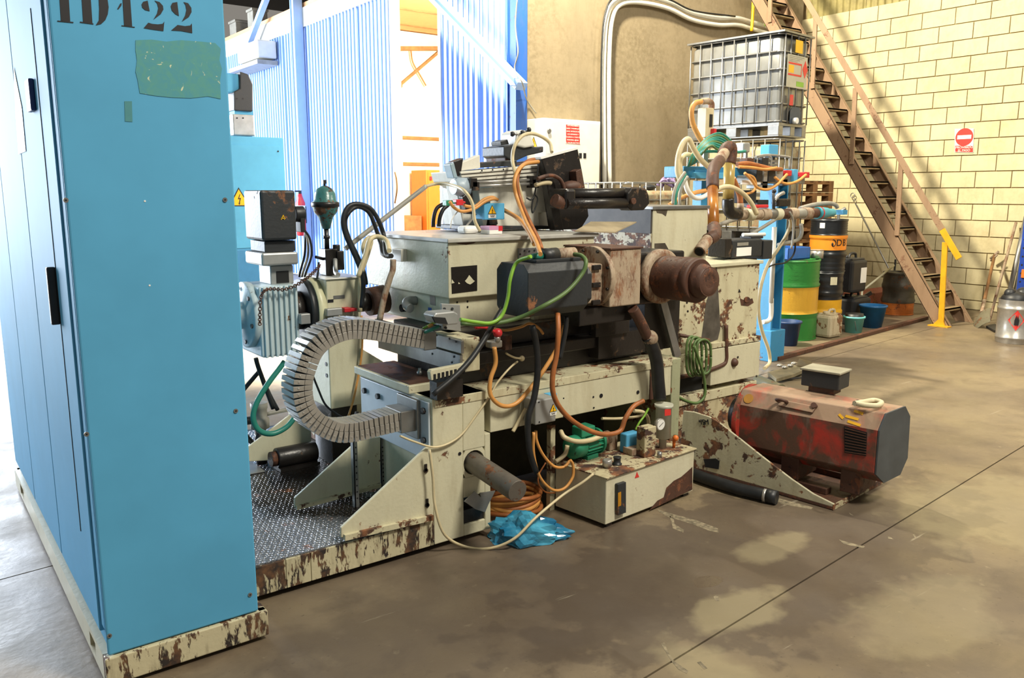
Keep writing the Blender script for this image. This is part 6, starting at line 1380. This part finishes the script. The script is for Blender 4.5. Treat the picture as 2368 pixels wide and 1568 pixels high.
# sign on the block wall
sg = thing('no_entry_sign', 'white no entry sign with red disc on the block wall', 'sign', at(2230, 353, X=WX-.012))
SP = lambda x, y, o=0: at(x, y, X=WX-.014-o)
flat(sg, 'board', [SP(2208,298), SP(2208,352), SP(2251,353), SP(2252,297)], MAT['sign_white'], (-1,0,0), .004)
c = SP(2230, 317, .005); rr = .118
MB().cyl(c, c+Vector((-.001,0,0)), rr, n=40).build('red_disc', MAT['sign_red'], sg)
MB().box(c.x-.003, c.x-.0015, c.y-rr*.78, c.y+rr*.78, c.z-rr*.22, c.z+rr*.22).build('white_bar', MAT['sign_white'], sg)
flat(sg, 'red_band', [SP(2209,337,.005), SP(2209,351,.005), SP(2250,352,.005), SP(2250,337,.005)], MAT['sign_red'], (-1,0,0), .001)
text_part(sg, 'sign_text', 'PROHIBIDO\nEL PASO', .044, SP(2229.5, 344.3, .0068), (0,-1,0), (0,0,1), MAT['sign_white'], spacing=.95)
# ------------------------------------------------------------------ IBC tanks
MAT['ibc_steel'] = plain('dented silver tank jacket', '8f908e', .30, .6, var=.1, scale=5)
MAT['ibc_plastic'] = worn('dirty yellowed plastic tank', '9a9074', '7a6e52', .35, 4, '6a5f44', .5, edge=.2)
def ibc(c, ang, L, Wd, z0, z1, label, mat, detail, tank_top=None):
    a = math.radians(ang); u = Vector((math.cos(a), math.sin(a), 0)); v = Vector((-math.sin(a), math.cos(a), 0)); c = Vector((c[0], c[1], 0))
    f = lambda s, t, z: c+u*s+v*t+Vector((0,0,z))
    ib = thing('ibc_tank', label, 'tank', f(Wd/2, L/2, z0))
    r = .07; zb = z0+.15; zt_ = z1-.03 if tank_top is None else tank_top
    # rounded tank body
    poly = []
    for (cx, cy, a0) in ((r, r, 180), (Wd-r, r, 270), (Wd-r, L-r, 0), (r, L-r, 90)):
        for k in range(5): t = math.radians(a0+k*22.5); poly.append((cx+(r-.02)*math.cos(t), cy+(r-.02)*math.sin(t)))
    n = len(poly); vs = []; fs = []
    for zz, sc in ((zb, 1), ((zb+zt_)/2, 1), (zt_-.05, 1), (zt_, .93)):
        for s, t in poly: vs.append(f(Wd/2+(s-Wd/2)*sc, L/2+(t-L/2)*sc, zz))
    for k in range(3):
        for i in range(n): j = (i+1) % n; fs.append((k*n+i, k*n+j, (k+1)*n+j, (k+1)*n+i))
    m = MB(); m.add(vs, fs, True); m.f.append([3*n+i for i in range(n)]); m.sm.append(False); m.build('tank_body', mat, ib)
    # cage
    ring = [(s, t) for s, t in ((0,0), (Wd,0), (Wd,L), (0,L))]
    rp = []
    for (cx, cy, a0) in ((r, r, 180), (Wd-r, r, 270), (Wd-r, L-r, 0), (r, L-r, 90)):
        for k in range(4): t = math.radians(a0+k*30); rp.append((cx+r*math.cos(t), cy+r*math.sin(t)))
    rp.append(rp[0])
    for k in range(6):
        z = zb+.02+(z1-zb-.04)*k/5
        MB().tube([f(s, t, z) for s, t in rp], .0105, 6, curve=False).build('cage_hoop', MAT['grey_metal'], ib)
    for t in [L*i/8 for i in range(1, 8)]:
        for s in (0, Wd): MB().cyl(f(s+(.012 if s else -.012), t, zb), f(s+(.012 if s else -.012), t, z1-.02), .0085, n=6).build('cage_bar', MAT['grey_metal'], ib)
    for s in [Wd*i/4 for i in range(0, 5)]:
        for t in (0, L): MB().cyl(f(min(max(s,.03),Wd-.03), t+(.012 if t else -.012), zb), f(min(max(s,.03),Wd-.03), t+(.012 if t else -.012), z1-.02), .0085, n=6).build('cage_bar', MAT['grey_metal'], ib)
    # pallet
    for s in (0, Wd/2-.05, Wd-.1):
        for t in (0, L/2-.07, L-.14):
            q = [f(s,t,z0+.012), f(s+.1,t,z0+.012), f(s+.1,t+.14,z0+.012), f(s,t+.14,z0+.012), f(s,t,zb-.03), f(s+.1,t,zb-.03), f(s+.1,t+.14,zb-.03), f(s,t+.14,zb-.03)]
            MB().hexa(q).build('pallet_block', MAT['grey_metal'], ib, bev=.006)
    for za, zz in ((z0, z0+.012), (zb-.03, zb)):
        MB().hexa([f(0,0,za), f(Wd,0,za), f(Wd,L,za), f(0,L,za), f(0,0,zz), f(Wd,0,zz), f(Wd,L,zz), f(0,L,zz)]).build('pallet_deck', MAT['grey_metal'], ib)
    if detail:
        MB().prism([f(-.03,-.03,z1-.01), f(Wd+.03,-.03,z1-.01), f(Wd+.03,L+.03,z1-.01), f(-.03,L+.03,z1-.01)], (0,0,.02)).build('top_frame', MAT['grey_metal'], ib)
        def lab(s0, s1, k0, k1, mt, nm, o=.026): return flat(ib, nm, [f(s0*Wd,-o,zb+(z1-zb)*k0), f(s1*Wd,-o,zb+(z1-zb)*k0), f(s1*Wd,-o,zb+(z1-zb)*k1), f(s0*Wd,-o,zb+(z1-zb)*k1)], MAT[mt], -v, .002)
        lab(.36, .62, .79, .93, 'sign_yellow', 'yellow_label')
        bl = lab(.1, .82, .40, .76, 'ibc_label', 'data_label')
        fl2 = lambda s0, s1, k0, k1, mt, nm: flat(bl, nm, [f(s0*Wd,-.029,zb+(z1-zb)*k0), f(s1*Wd,-.029,zb+(z1-zb)*k0), f(s1*Wd,-.029,zb+(z1-zb)*k1), f(s0*Wd,-.029,zb+(z1-zb)*k1)], MAT[mt], -v, .001)
        fl2(.14, .62, .655, .675, 'sign_red', 'red_bar'); fl2(.14, .62, .53, .55, 'sign_red', 'red_bar'); fl2(.60, .62, .55, .66, 'sign_red', 'red_bar'); fl2(.15, .34, .56, .645, 'sign_yellow', 'yellow_field'); fl2(.45, .72, .42, .475, 'green_hose', 'green_field')
        for k in range(4): fl2(.16, .7-.08*k, .74-.018*k, .746-.018*k, 'grey_hose', 'print_line')
        dc = f(.74*Wd, -.03, zb+(z1-zb)*.62); flat(bl, 'red_diamond', [dc-u*.06, dc-Vector((0,0,.1)), dc+u*.06, dc+Vector((0,0,.1))], MAT['sign_red'], -v, .001)
        lab(.26, .38, .20, .32, 'red', 'red_label')
        MB().prism([f(s*Wd, -.022, zb+(z1-zb)*k) for s, k in ((.30,.0), (.70,.0), (.70,.14), (.62,.19), (.38,.19), (.30,.14))], -v*.004).build('valve_recess', plain('dark blue valve housing', '3d4858', .5), ib)
        vc = f(.42*Wd, -.03, zb+.03); MB().cyl(vc, vc-v*.05, .035, n=14).build('valve_cap', MAT['sign_white'], ib)
    return ib, f
MAT['ibc_label'] = plain('faded grey label', 'bdb9a6', .6, var=.05)
IC = (8.25, 5.95); IA = 6.5
PH = 7*.144
ibc(IC, IA, 1.24, .64, 2.235, 3.38, 'silver jacketed bulk tank in a cage, top of the stack', MAT['ibc_steel'], True)
ibc(IC, IA, 1.24, .64, PH+.012, 2.225, 'yellowed plastic bulk tank in a cage, under the silver one', MAT['ibc_plastic'], False, 2.13)
ib3, f3 = ibc((6.50, 6.55), 3, 1.0, 1.0, .592, 1.725, 'caged cream bulk tank with purple rope, left of the stacked tanks', MAT['ibc_plastic'], False, 1.62)
rp_ = thing('rope_bundle', 'purple and white rope bundled on the rim of the caged tank', 'rope', f3(.62, .05, 1.64))
c = at(1545, 431, Y=6.72); c.z = 1.715
for k in range(6):
    MB().tube([c+Vector((.10*math.cos(t+k)+.02*k-.05, .05*math.sin(t), .035*math.sin(t*2+k)+random.uniform(-.02, .02))) for t in [2*math.pi*i/12 for i in range(13)]], .014, 6, 3).build('rope_loop', plain('purple rope', '9a86b4', .8, var=.2, scale=40) if k == 0 else bpy.data.materials['purple rope'], rp_)
tag(MB().sphere(Vector((at(1502, 428, Y=6.72).x, 6.72, 1.657)), .07, (1.3, .8, .5)).build('rag', MAT['charcoal']), 'black rag lying beside the purple rope', 'rag')
# ------------------------------------------------------------------ pallets
def pallet(name_label, loc, ang, L=1.2, Wd=.8):
    p = thing('pallet', name_label, 'pallet', loc, 'timber pallets')
    o = Vector(loc)
    for k in range(5):
        s = (Wd-.1)*k/4; MB().box(o.x+s-Wd/2, o.x+s+.1-Wd/2, o.y-L/2, o.y+L/2, o.z+.122, o.z+.143).build('deck_board', MAT['timber'], p)
    for k in range(3):
        t = (L-.1)*k/2-L/2
        MB().box(o.x-Wd/2, o.x+Wd/2, o.y+t, o.y+t+.1, o.z+.10, o.z+.122).build('cross_board', MAT['timber'], p)
        for j in range(3):
            s = (Wd-.1)*j/2-Wd/2; MB().box(o.x+s, o.x+s+.1, o.y+t, o.y+t+.1, o.z+.02, o.z+.10).build('block', MAT['timber'], p)
    MB().box(o.x-Wd/2+.01, o.x+Wd/2-.01, o.y+.055, o.y+.075, o.z+.02, o.z+.10).build('inner_board', MAT['timber'], p)
    for j in range(3):
        s = (Wd-.1)*j/2-Wd/2; MB().box(o.x+s, o.x+s+.1, o.y-L/2, o.y+L/2, o.z+.001, o.z+.02).build('bottom_board', MAT['timber'], p)
    p.rotation_euler.z = math.radians(ang); return p
ORDN = ['first', 'second', 'third', 'fourth', 'fifth', 'sixth', 'seventh', 'eighth', 'ninth', 'tenth', 'eleventh']
pa0 = Vector((9.42, 6.80, 0)); p0_ = pallet('lowest timber pallet of the tall stack beside the stairs', pa0, 0)
for k in range(1, 12):
    q = copy_tree(p0_); q.location = pa0+Vector((0, 0, .1455*k))
    q['label'] = 'topmost timber pallet of the tall stack beside the stairs' if k == 11 else 'timber pallet, %s from the floor in the tall stack beside the stairs' % ORDN[k]
u6 = Vector((math.cos(math.radians(IA)), math.sin(math.radians(IA)), 0)); v6 = Vector((-u6.y, u6.x, 0))
b6 = Vector((IC[0], IC[1], 0))+u6*.32+v6*.62
for k in range(7):
    q = copy_tree(p0_); q.location = b6+Vector((0, 0, .1455*k)); q.rotation_euler.z = math.radians(IA); q.scale = (.82, 1.03, 1)
    q['label'] = 'timber pallet, %s from the floor in the stack under the two bulk tanks' % ORDN[k]; q['group'] = 'pallets under the bulk tanks'
b7 = f3(.5, .5, 0)
for k in range(4):
    q = copy_tree(p0_); q.location = Vector((b7.x, b7.y, .1455*k)); q.rotation_euler.z = math.radians(3); q.scale = (1.25, .83, 1)
    q['label'] = 'timber pallet, %s from the floor under the caged tank with the rope' % ORDN[k]; q['group'] = 'pallets under the roped tank'
# ------------------------------------------------------------------ drums, cans and buckets
def drum(c, r, h, bands, label, ribs=True, lid='grey_metal', group=None):
    c = Vector(c); d = thing('oil_drum', label, 'drum', c, group)
    for (k0, k1, mt) in bands:
        pr = []; z0, z1 = h*k0, h*k1; n = 14
        for i in range(n+1):
            z = z0+(z1-z0)*i/n; rr = r
            for rz in (h/3, 2*h/3):
                if abs(z-rz) < .022: rr = r+.010
            if ribs:
                rr += .0035*math.sin(z/h*2*math.pi*22) if (k1-k0) > .2 and mt not in ('yellow', 'drum_yellow', 'orange_band') else 0
            pr.append((z, rr))
        MB().lathe(c, (0,0,1), pr, 32, caps=False).build('shell_band', MAT[mt], d)
    MB().lathe(c, (0,0,1), [(h-.02, r+.006), (h, r+.006), (h, r-.012), (h-.018, r-.014), (h-.018, .002)], 32, caps=False).build('rim', MAT[bands[-1][2]], d)
    MB().cyl(c, c+Vector((0,0,.012)), r+.005, n=32).build('bottom_rim', MAT[bands[0][2]], d)
    return d
MAT['drum_green'] = worn('green drum paint', '2c7a34', '1d4a22', .12, 7, '1d3d20', .3, rough=.35)
MAT['drum_yellow'] = worn('ochre drum paint', 'cf9f34', '8a6a24', .1, 7, '8a6a24', .3, rough=.35)
MAT['drum_black'] = plain('black drum paint', '1f2226', .3, var=.2)
MAT['orange_band'] = plain('orange drum band', 'f0922c', .4, var=.05)
gd = (7.98, 5.52, 0)
drum(gd, .325, .88, [(0, .335, 'drum_green'), (.335, .665, 'drum_yellow'), (.665, 1, 'drum_green')], 'green and ochre striped oil drum on the floor')
bd = (8.66, 5.50, 0)
d1_ = drum(bd, .20, .70, [(0, .22, 'drum_black'), (.22, .55, 'yellow'), (.55, 1, 'drum_black')], 'black drum with yellow band, under another drum')
bu = (8.69, 5.51, .70)
d2 = drum(bu, .20, .60, [(0, .42, 'drum_black'), (.42, .70, 'orange_band'), (.70, 1, 'drum_black')], 'black drum with orange band, on top of the yellow banded drum')
def cyl_text(par, s, size, c, r, az, z, mat):
    q = text_part(par, 'brand_mark', s, size, (0,0,0), (1,0,0), (0,1,0), mat); off = wloc(par)
    for v in q.data.vertices:
        w = v.co+off; a = az+w.x/r; v.co = Vector((c[0]+(r+.002+w.z)*math.cos(a), c[1]+(r+.002+w.z)*math.sin(a), z+w.y))-off
azc = math.atan2(-bu[1], -bu[0])
cyl_text(d2, 'D', .105, bu, .202, azc+.64, 1.035, MAT['black']); cyl_text(d2, 'B', .105, bu, .202, azc+1.02, 1.035, MAT['black'])
MB().tube([(bu[0]+.2025*math.cos(azc+.25+t_/.2), bu[1]+.2025*math.sin(azc+.25+t_/.2), 1.035+.038*math.cos(k_*math.pi/8)) for k_, t_ in [(k, .034*math.sin(k*math.pi/8)) for k in range(9)]], .005, 5).build('logo_arc', MAT['black'], d2)
MB().sphere((bu[0]+.203*math.cos(azc+.24), bu[1]+.203*math.sin(azc+.24), 1.02), .018, (.6,.6,1.2)).build('drop_mark', MAT['black'], d2)
flat(d2, 'paper_label', [(bu[0]+.206*math.cos(azc-.5+.28*k), bu[1]+.206*math.sin(azc-.5+.28*k), 1.2+.06*j) for k, j in ((0,0), (1,0), (1,1), (0,1))], MAT['sign_white'], (-.8,-.5,0), .001)
MB().tube([(8.76, 5.44, 1.28), (8.76, 5.44, 1.36), (8.79, 5.42, 1.40), (8.82, 5.40, 1.42)], .018, 8).build('drum_tap', MAT['grey_metal'], d2)
flat(d1_, 'paper_label', [(bd[0]+.205*math.cos(azc+.3+.4*k), bd[1]+.205*math.sin(azc+.3+.4*k), .56+.09*j) for k, j in ((0,0), (1,0), (1,1), (0,1))], MAT['cream'], (-.8,-.5,0), .002)
# blue tray on the green drum, tin beside it
bt_ = thing('plastic_tray', 'blue plastic tray standing on the green drum', 'tray', (gd[0], gd[1], .88))
tx, ty, tz = gd[0]-.10, gd[1]-.02, .882
m = MB().box(tx-.2, tx+.2, ty-.17, ty+.17, tz, tz+.01)
MB().box(tx-.2, tx+.2, ty-.17, ty+.17, tz, tz+.012).build('tray_floor', MAT['tray_blue'] if 'tray_blue' in MAT else MAT.setdefault('tray_blue', worn('scuffed blue plastic', '2b62b0', '2a3a52', .2, 8, '27406a', .4)), bt_)
for (x0, x1, y0, y1) in ((-.2,.2,-.17,-.16), (-.2,.2,.16,.17), (-.2,-.19,-.17,.17), (.19,.2,-.17,.17)): MB().box(tx+x0, tx+x1, ty+y0, ty+y1, tz, tz+.13).build('tray_side', MAT['tray_blue'], bt_, bev=.003)
c = (8.30, 5.42, .0)
tn = thing('tin_can', 'small silver tin resting on the green drum edge', 'tin', (gd[0]+.21, gd[1]-.14, .882))
MB().cyl((gd[0]+.21, gd[1]-.2, .884), (gd[0]+.21, gd[1]-.2, .97), .07, n=20).build('tin_body', MAT['chain'], tn); MB().cyl((gd[0]+.21, gd[1]-.2, .97), (gd[0]+.21, gd[1]-.2, .978), .072, n=20).build('tin_lid', MAT['rust_light'], tn)
def bucket(c, r0, r1, h, mt, label, handle=True, fill=None):
    c = Vector(c); b = thing('bucket', label, 'bucket', c)
    MB().lathe(c, (0,0,1), [(0,.002), (0,r0), (h-.02,r1), (h-.02,r1+.012), (h,r1+.012), (h,r1-.004), (.02,r0-.006), (.02,.002)], 26, caps=False).build('bucket_body', MAT[mt], b)
    if handle: MB().tube([c+Vector(((r1+.012)*math.cos(t)*.9-.01, (r1+.012)*math.cos(t)*.5-.02-.03*math.sin(t), h-.04-.13*math.sin(t))) for t in [math.pi*i/8 for i in range(9)]], .004, 5).build('bucket_handle', MAT['grey_metal'], b)
    if fill: MB().cyl(c+Vector((0,0,h*.6)), c+Vector((0,0,h+.03)), r1*.9, n=20).build('bucket_filling', MAT[fill], b)
    return b
MAT['bucket_navy'] = plain('dark blue bucket', '20406f', .4); MAT['bucket_teal'] = plain('turquoise bucket', '7ad2d4', .4, var=.05); MAT['bucket_blue'] = plain('bright blue bucket', '1f6aa6', .4)
c = at(1829, 797, Z=0); bucket(c+Vector((-.04,.02,0)), .10, .13, .26, 'bucket_navy', 'dark blue bucket in front of the green drum', False)
c = at(1973, 770, Z=0); bucket(c+Vector((.05,.03,0)), .09, .11, .19, 'bucket_teal', 'turquoise bucket with a black pot inside', True, 'charcoal')
c = at(1996, 757, Z=0); bucket(c+Vector((.10,-.05,0)), .11, .15, .27, 'bucket_blue', 'bright blue bucket behind the turquoise one', False)
def jerry(c, w, d, h, mt, label, ang=0, lab=None):
    c = Vector(c); j = thing('jerrycan', label, 'jerrycan', c)
    MB().box(c.x-w/2, c.x+w/2, c.y-d/2, c.y+d/2, c.z+.002, c.z+h*.86).build('can_body', MAT[mt], j, bev=.035)
    MB().prism([(c.x-w*.4, c.y-d*.4, c.z+h*.84), (c.x+w*.4, c.y-d*.4, c.z+h*.84), (c.x+w*.4, c.y+d*.4, c.z+h*.84), (c.x-w*.4, c.y+d*.4, c.z+h*.84)], (0,0,h*.06)).build('can_shoulder', MAT[mt], j, bev=.01)
    MB().tube([(c.x-w*.1, c.y, c.z+h*.88), (c.x, c.y, c.z+h), (c.x+w*.3, c.y, c.z+h), (c.x+w*.36, c.y, c.z+h*.88)], .016, 8).build('can_handle', MAT[mt], j)
    MB().cyl((c.x-w*.28, c.y, c.z+h*.86), (c.x-w*.28, c.y, c.z+h*.98), .03, n=14).build('can_cap', MAT[mt], j)
    if lab: flat(j, 'paper_label', [(c.x+w*a, c.y-d/2-.001, c.z+h*b) for a, b in lab], MAT['sign_white'], (0,-1,0), .002)
    return j
MAT['jerry_cream'] = worn('stained cream plastic', 'c0b498', '6a5238', .4, 5, '6a5238', .7)
c = at(1926, 780, Z=0); jerry(c+Vector((.0,.06,0)), .26, .2, .30, 'jerry_cream', 'stained cream jerrycan in front of the black drum')
c = Vector((9.46, 5.62, 0)); jerry(c, .40, .3, .38, 'charcoal', 'black jerrycan standing under another jerrycan')
jerry(c+Vector((-.10, 0, .402)), .34, .28, .46, 'charcoal', 'black jerrycan with white label on top of the other', lab=((.05,.25), (.42,.25), (.42,.65), (.05,.65)))
# drum under the stairs
MAT['drum_grey'] = worn('dusty grey drum', '57534a', '3a3630', .3, 6, '2f2b26', .5); MAT['drum_orange'] = worn('faded orange drum', 'c9702e', '8a4a24', .25, 6, '6a3d22', .4)
od = at(2093, 730, Z=0)+Vector((.1, .17, 0))
drum(od, .20, .56, [(0, .28, 'drum_orange'), (.28, 1, 'drum_grey')], 'grey drum with orange bottom band under the stairs')
tag(MB().tube([od+Vector((.03,-.02,.56)), od+Vector((.06,.0,.66)), od+Vector((.1,.02,.6)), od+Vector((.05,-.1,.68)), od+Vector((.15,-.05,.76))], .022, 7).build('rag', MAT['rust_light']), 'crumpled brown rags sticking out of the drum under the stairs', 'rag')
a, b = at(2003, 684, X=10.2), at(2072, 648, X=10.6)
a = at(2003, 700, Z=.16); b = Vector((od.x-.11, od.y+.03, .65))
tag(MB().cyl((9.9, 5.75, .36), b, .014, n=8).cyl((9.9,5.75,.0), (9.9,5.75,.36), .014, n=8).build('pale_rod', MAT['cream']), 'pale rod leaning into the drum under the stairs', 'rod')
tag(MB().bar((9.95, 6.1, .02), (10.30, 5.85, .30), .03, .05).build('dark_lever', MAT['oily']), 'dark metal lever leaning beside the drum under the stairs', 'lever')
tag(MB().cyl(at(2071, 600, X=11.0)*1, Vector((at(2071,600,X=11.0).x, at(2071,600,X=11.0).y, .0)), .014, n=8).build('dark_rod', MAT['charcoal']), 'short dark rod standing behind the stair drum', 'rod')
tag(MB().box(10.6, 11.7, 6.15, 6.5, 0, .22).build('red_beam', worn('dull red beam', '94483a', '54352c', .3, 5), bev=.01), 'dull red steel beam lying on the floor behind the drum', 'beam')
# wire hook leaning on the wall
wh = thing('wire_hook', 'long thin wire hook with a ring leaning on the block wall', 'hook', at(2065, 648, X=11.1))
a, b = at(1978, 470, X=11.84), at(2098, 704, Z=.012)
MB().cyl(a, b, .011, n=6).build('hook_rod', MAT['grey_metal'], wh)
MB().torus(at(1972, 452, X=11.84), (1,0,0), .035, .007, 16, 5).build('hook_ring', MAT['grey_metal'], wh)
MB().torus(at(1976, 463, X=11.84), (0,1,.3), .025, .006, 14, 5).build('hook_link', MAT['grey_metal'], wh)
# ------------------------------------------------------------------ shovel, poles, tin on the right
sv2 = thing('shovel', 'old square shovel leaning on the block wall beside the stairs', 'shovel', at(2262, 760, Z=0))
tip = at(2262, 758, Z=.005); top = at(2300, 590, X=11.75)
ax_ = (top-tip).normalized(); sdv = Vector((0,1,0)).cross(ax_).normalized() if False else ax_.cross(Vector((1,-.2,0))).normalized()
nb = sdv.cross(ax_).normalized()
bl0, bl1 = tip, tip+ax_*.34; m = MB(); vs = []; fs = []
for i in range(6):
    t = i/5
    for j in range(7):
        s = (j-3)/3; wdt = .155*(1-.12*t) if t < .85 else .155*.86*(1-(t-.85)*2.0)
        vs.append(tip+ax_*(.36*t)+sdv*s*wdt+nb*(.035*s*s-.02*math.sin(t*3)))
for i in range(5):
    for j in range(6): k = i*7+j; fs.append((k, k+1, k+8, k+7))
nv = len(vs); vs += [v+nb*.004 for v in vs]; fs += [tuple(nv+q for q in f_[::-1]) for f_ in fs]
m.add(vs, fs, True).build('blade', worn('dull shovel steel', '87826e', '5a5040', .3, 7, '4a4436', .4, metal=.3), sv2)
MB().tube([tip+ax_*.33, tip+ax_*.45, tip+ax_*.6], .022, 10).build('socket', MAT['rust_light'], sv2)
MB().cyl(tip+ax_*.55, top, .019, n=10).build('shaft', MAT['timber'], sv2)
MB().cyl(top-sdv*.07, top+sdv*.07, .018, n=8).cyl(top-ax_*.07-sdv*.06, top-ax_*.07+sdv*.06, .012, n=8).build('grip', MAT['rust_light'], sv2)
for k, (bx, by_, tx_, ty_, r, mt, lb) in enumerate(((2288, 742, 2348, 515, .018, 'rust_light', 'red brown pole leaning on the block wall'), (2322, 733, 2372, 500, .03, 'grey_metal', 'grey metal tube leaning on the wall, left of the pair'), (2336, 733, 2384, 505, .03, 'grey_metal', 'grey metal tube leaning on the wall, right of the pair'))):
    a, b = at(bx, by_, Z=.0), at(tx_, ty_, X=11.78); b.x = 11.80
    tag(MB().cyl(a+Vector((0,0,.005)), b, r, n=12).build('pole', MAT[mt]), lb, 'pole')
tag(MB().prism([at(x, y, Z=.01) for x, y in ((2280,757), (2300,752), (2322,765), (2300,768))], (0,0,.02)).build('floor_scraper', MAT['charcoal']), 'dark scrap plate on the floor in front of the poles', 'plate')
sc_ = at(2372, 796, Z=0)+Vector((.02,.14,0))
tb = thing('metal_pail', 'shiny metal pail with red flame diamond at the right edge', 'pail', sc_)
hh = .47; MB().lathe(sc_, (0,0,1), [(0,.165),(.01,.17),(.05,.17),(.055,.176),(.07,.176),(.075,.17),(.36,.17),(.37,.178),(.385,.178),(.39,.17),(.43,.17),(hh,.172)], 32, caps=False).build('pail_body', MAT['chain'], tb)
MB().cyl(sc_+Vector((0,0,.34)), sc_+Vector((0,0,.35)), .166, n=24).build('pail_inside', MAT['dark_gap'], tb)
aa = math.atan2(-sc_.y, -sc_.x); q = lambda a, z: Vector((sc_.x+.173*math.cos(aa+a), sc_.y+.173*math.sin(aa+a), z))
MB().prism([q(.1,.15), q(-.38,.26), q(.1,.37), q(.55,.26)][::-1], Vector((math.cos(aa), math.sin(aa), 0))*.003).build('flame_diamond', MAT['sign_red'], tb)
f_ = [q(.1+dx, .26+dz) for dx, dz in ((-.12,-.05), (.12,-.05), (.14,0), (.05,.05), (.02,.01), (-.03,.06), (-.12,.0))]
MB().prism([p+Vector((math.cos(aa), math.sin(aa), 0))*.004 for p in f_], Vector((math.cos(aa), math.sin(aa), 0))*.001).build('flame_symbol', MAT['black'], tb)
bg = thing('bin_bag', 'black rubbish bag bulging out of the metal pail', 'bag', sc_+Vector((0,0,.41)))
MB().sphere(sc_+Vector((-.01,.01,.46)), .145, (1,1,.7)).sphere(sc_+Vector((.04,-.04,.52)), .08).sphere(sc_+Vector((-.06,.05,.53)), .06).build('bag_body', MAT['charcoal'], bg)
# blue rack upright at the frame edge
rk = thing('rack_upright', 'blue perforated rack upright at the right edge of the wall', 'rack', (10.8, 3.9, 0))
y_ = at(2358, 600, X=10.75).y+.02
MB().box(10.75, 10.83, y_-.13, y_-.02, 0, 1.95).build('upright', MAT['rack_blue'] if 'rack_blue' in MAT else MAT.setdefault('rack_blue', plain('rack blue', '2346a8', .4)), rk)
for k in range(18): MB().cyl((10.75, y_-.05, .15+k*.1), (10.749, y_-.05, .15+k*.1), .012, n=8).build('rack_hole', MAT['black'], rk)
for z in (.6, 1.4): MB().box(10.73, 10.81, y_-2.2, y_-.06, z, z+.1).build('rack_beam', MAT['orange_paint'], rk, bev=.004)
# ------------------------------------------------------------------ debris on the floor behind the motor
db = MB().prism([at(x, y, Z=.03) for x, y in ((1775,868), (1845,850), (1880,852), (1838,872), (1795,884))], (0,0,.03)).build('broken_plank', plain('broken board', '8a7f62', .8, var=.2), bev=.003); tag(db, 'broken pale board lying on the floor behind the red motor', 'board')
a, b = at(1752, 880, Z=.05), at(1806, 902, Z=.05)
tag(MB().cyl(a, b, .048, n=14).build('cardboard_tube', worn('stained tube', '6e6a50', '4a4636', .4, 5)), 'stained grey tube lying on the floor beside the tower', 'tube')
tag(MB().prism([at(1850,832,Z=.12), at(1878,838,Z=.1), at(1880,853,Z=.06), at(1845,848,Z=.061)], (0,.01,.01)).build('card_flap', plain('brown card', '6a5c40', .8)), 'bent brown card flap on the floor debris', 'card')
tag(MB().tube([at(x, y, Z=.02) for x, y in ((1800,880), (1830,876), (1862,872), (1890,864))], .008, 6).build('wire', MAT['charcoal']), 'thin dark wire on the floor beside the debris', 'wire')
for k, (x, y) in enumerate(((1803,848), (1815,852), (1828,848), (1836,843))):
    c = at(x, y, Z=.062); tag(MB().sphere(c+Vector((0,0,.012)), .03, (1.2,.8,.5), 8, 6).build('foil_scrap', MAT['chain']), 'crumpled foil scrap on the broken board, %s from the left' % ORDN[k], 'scrap', 'foil scraps on the board')
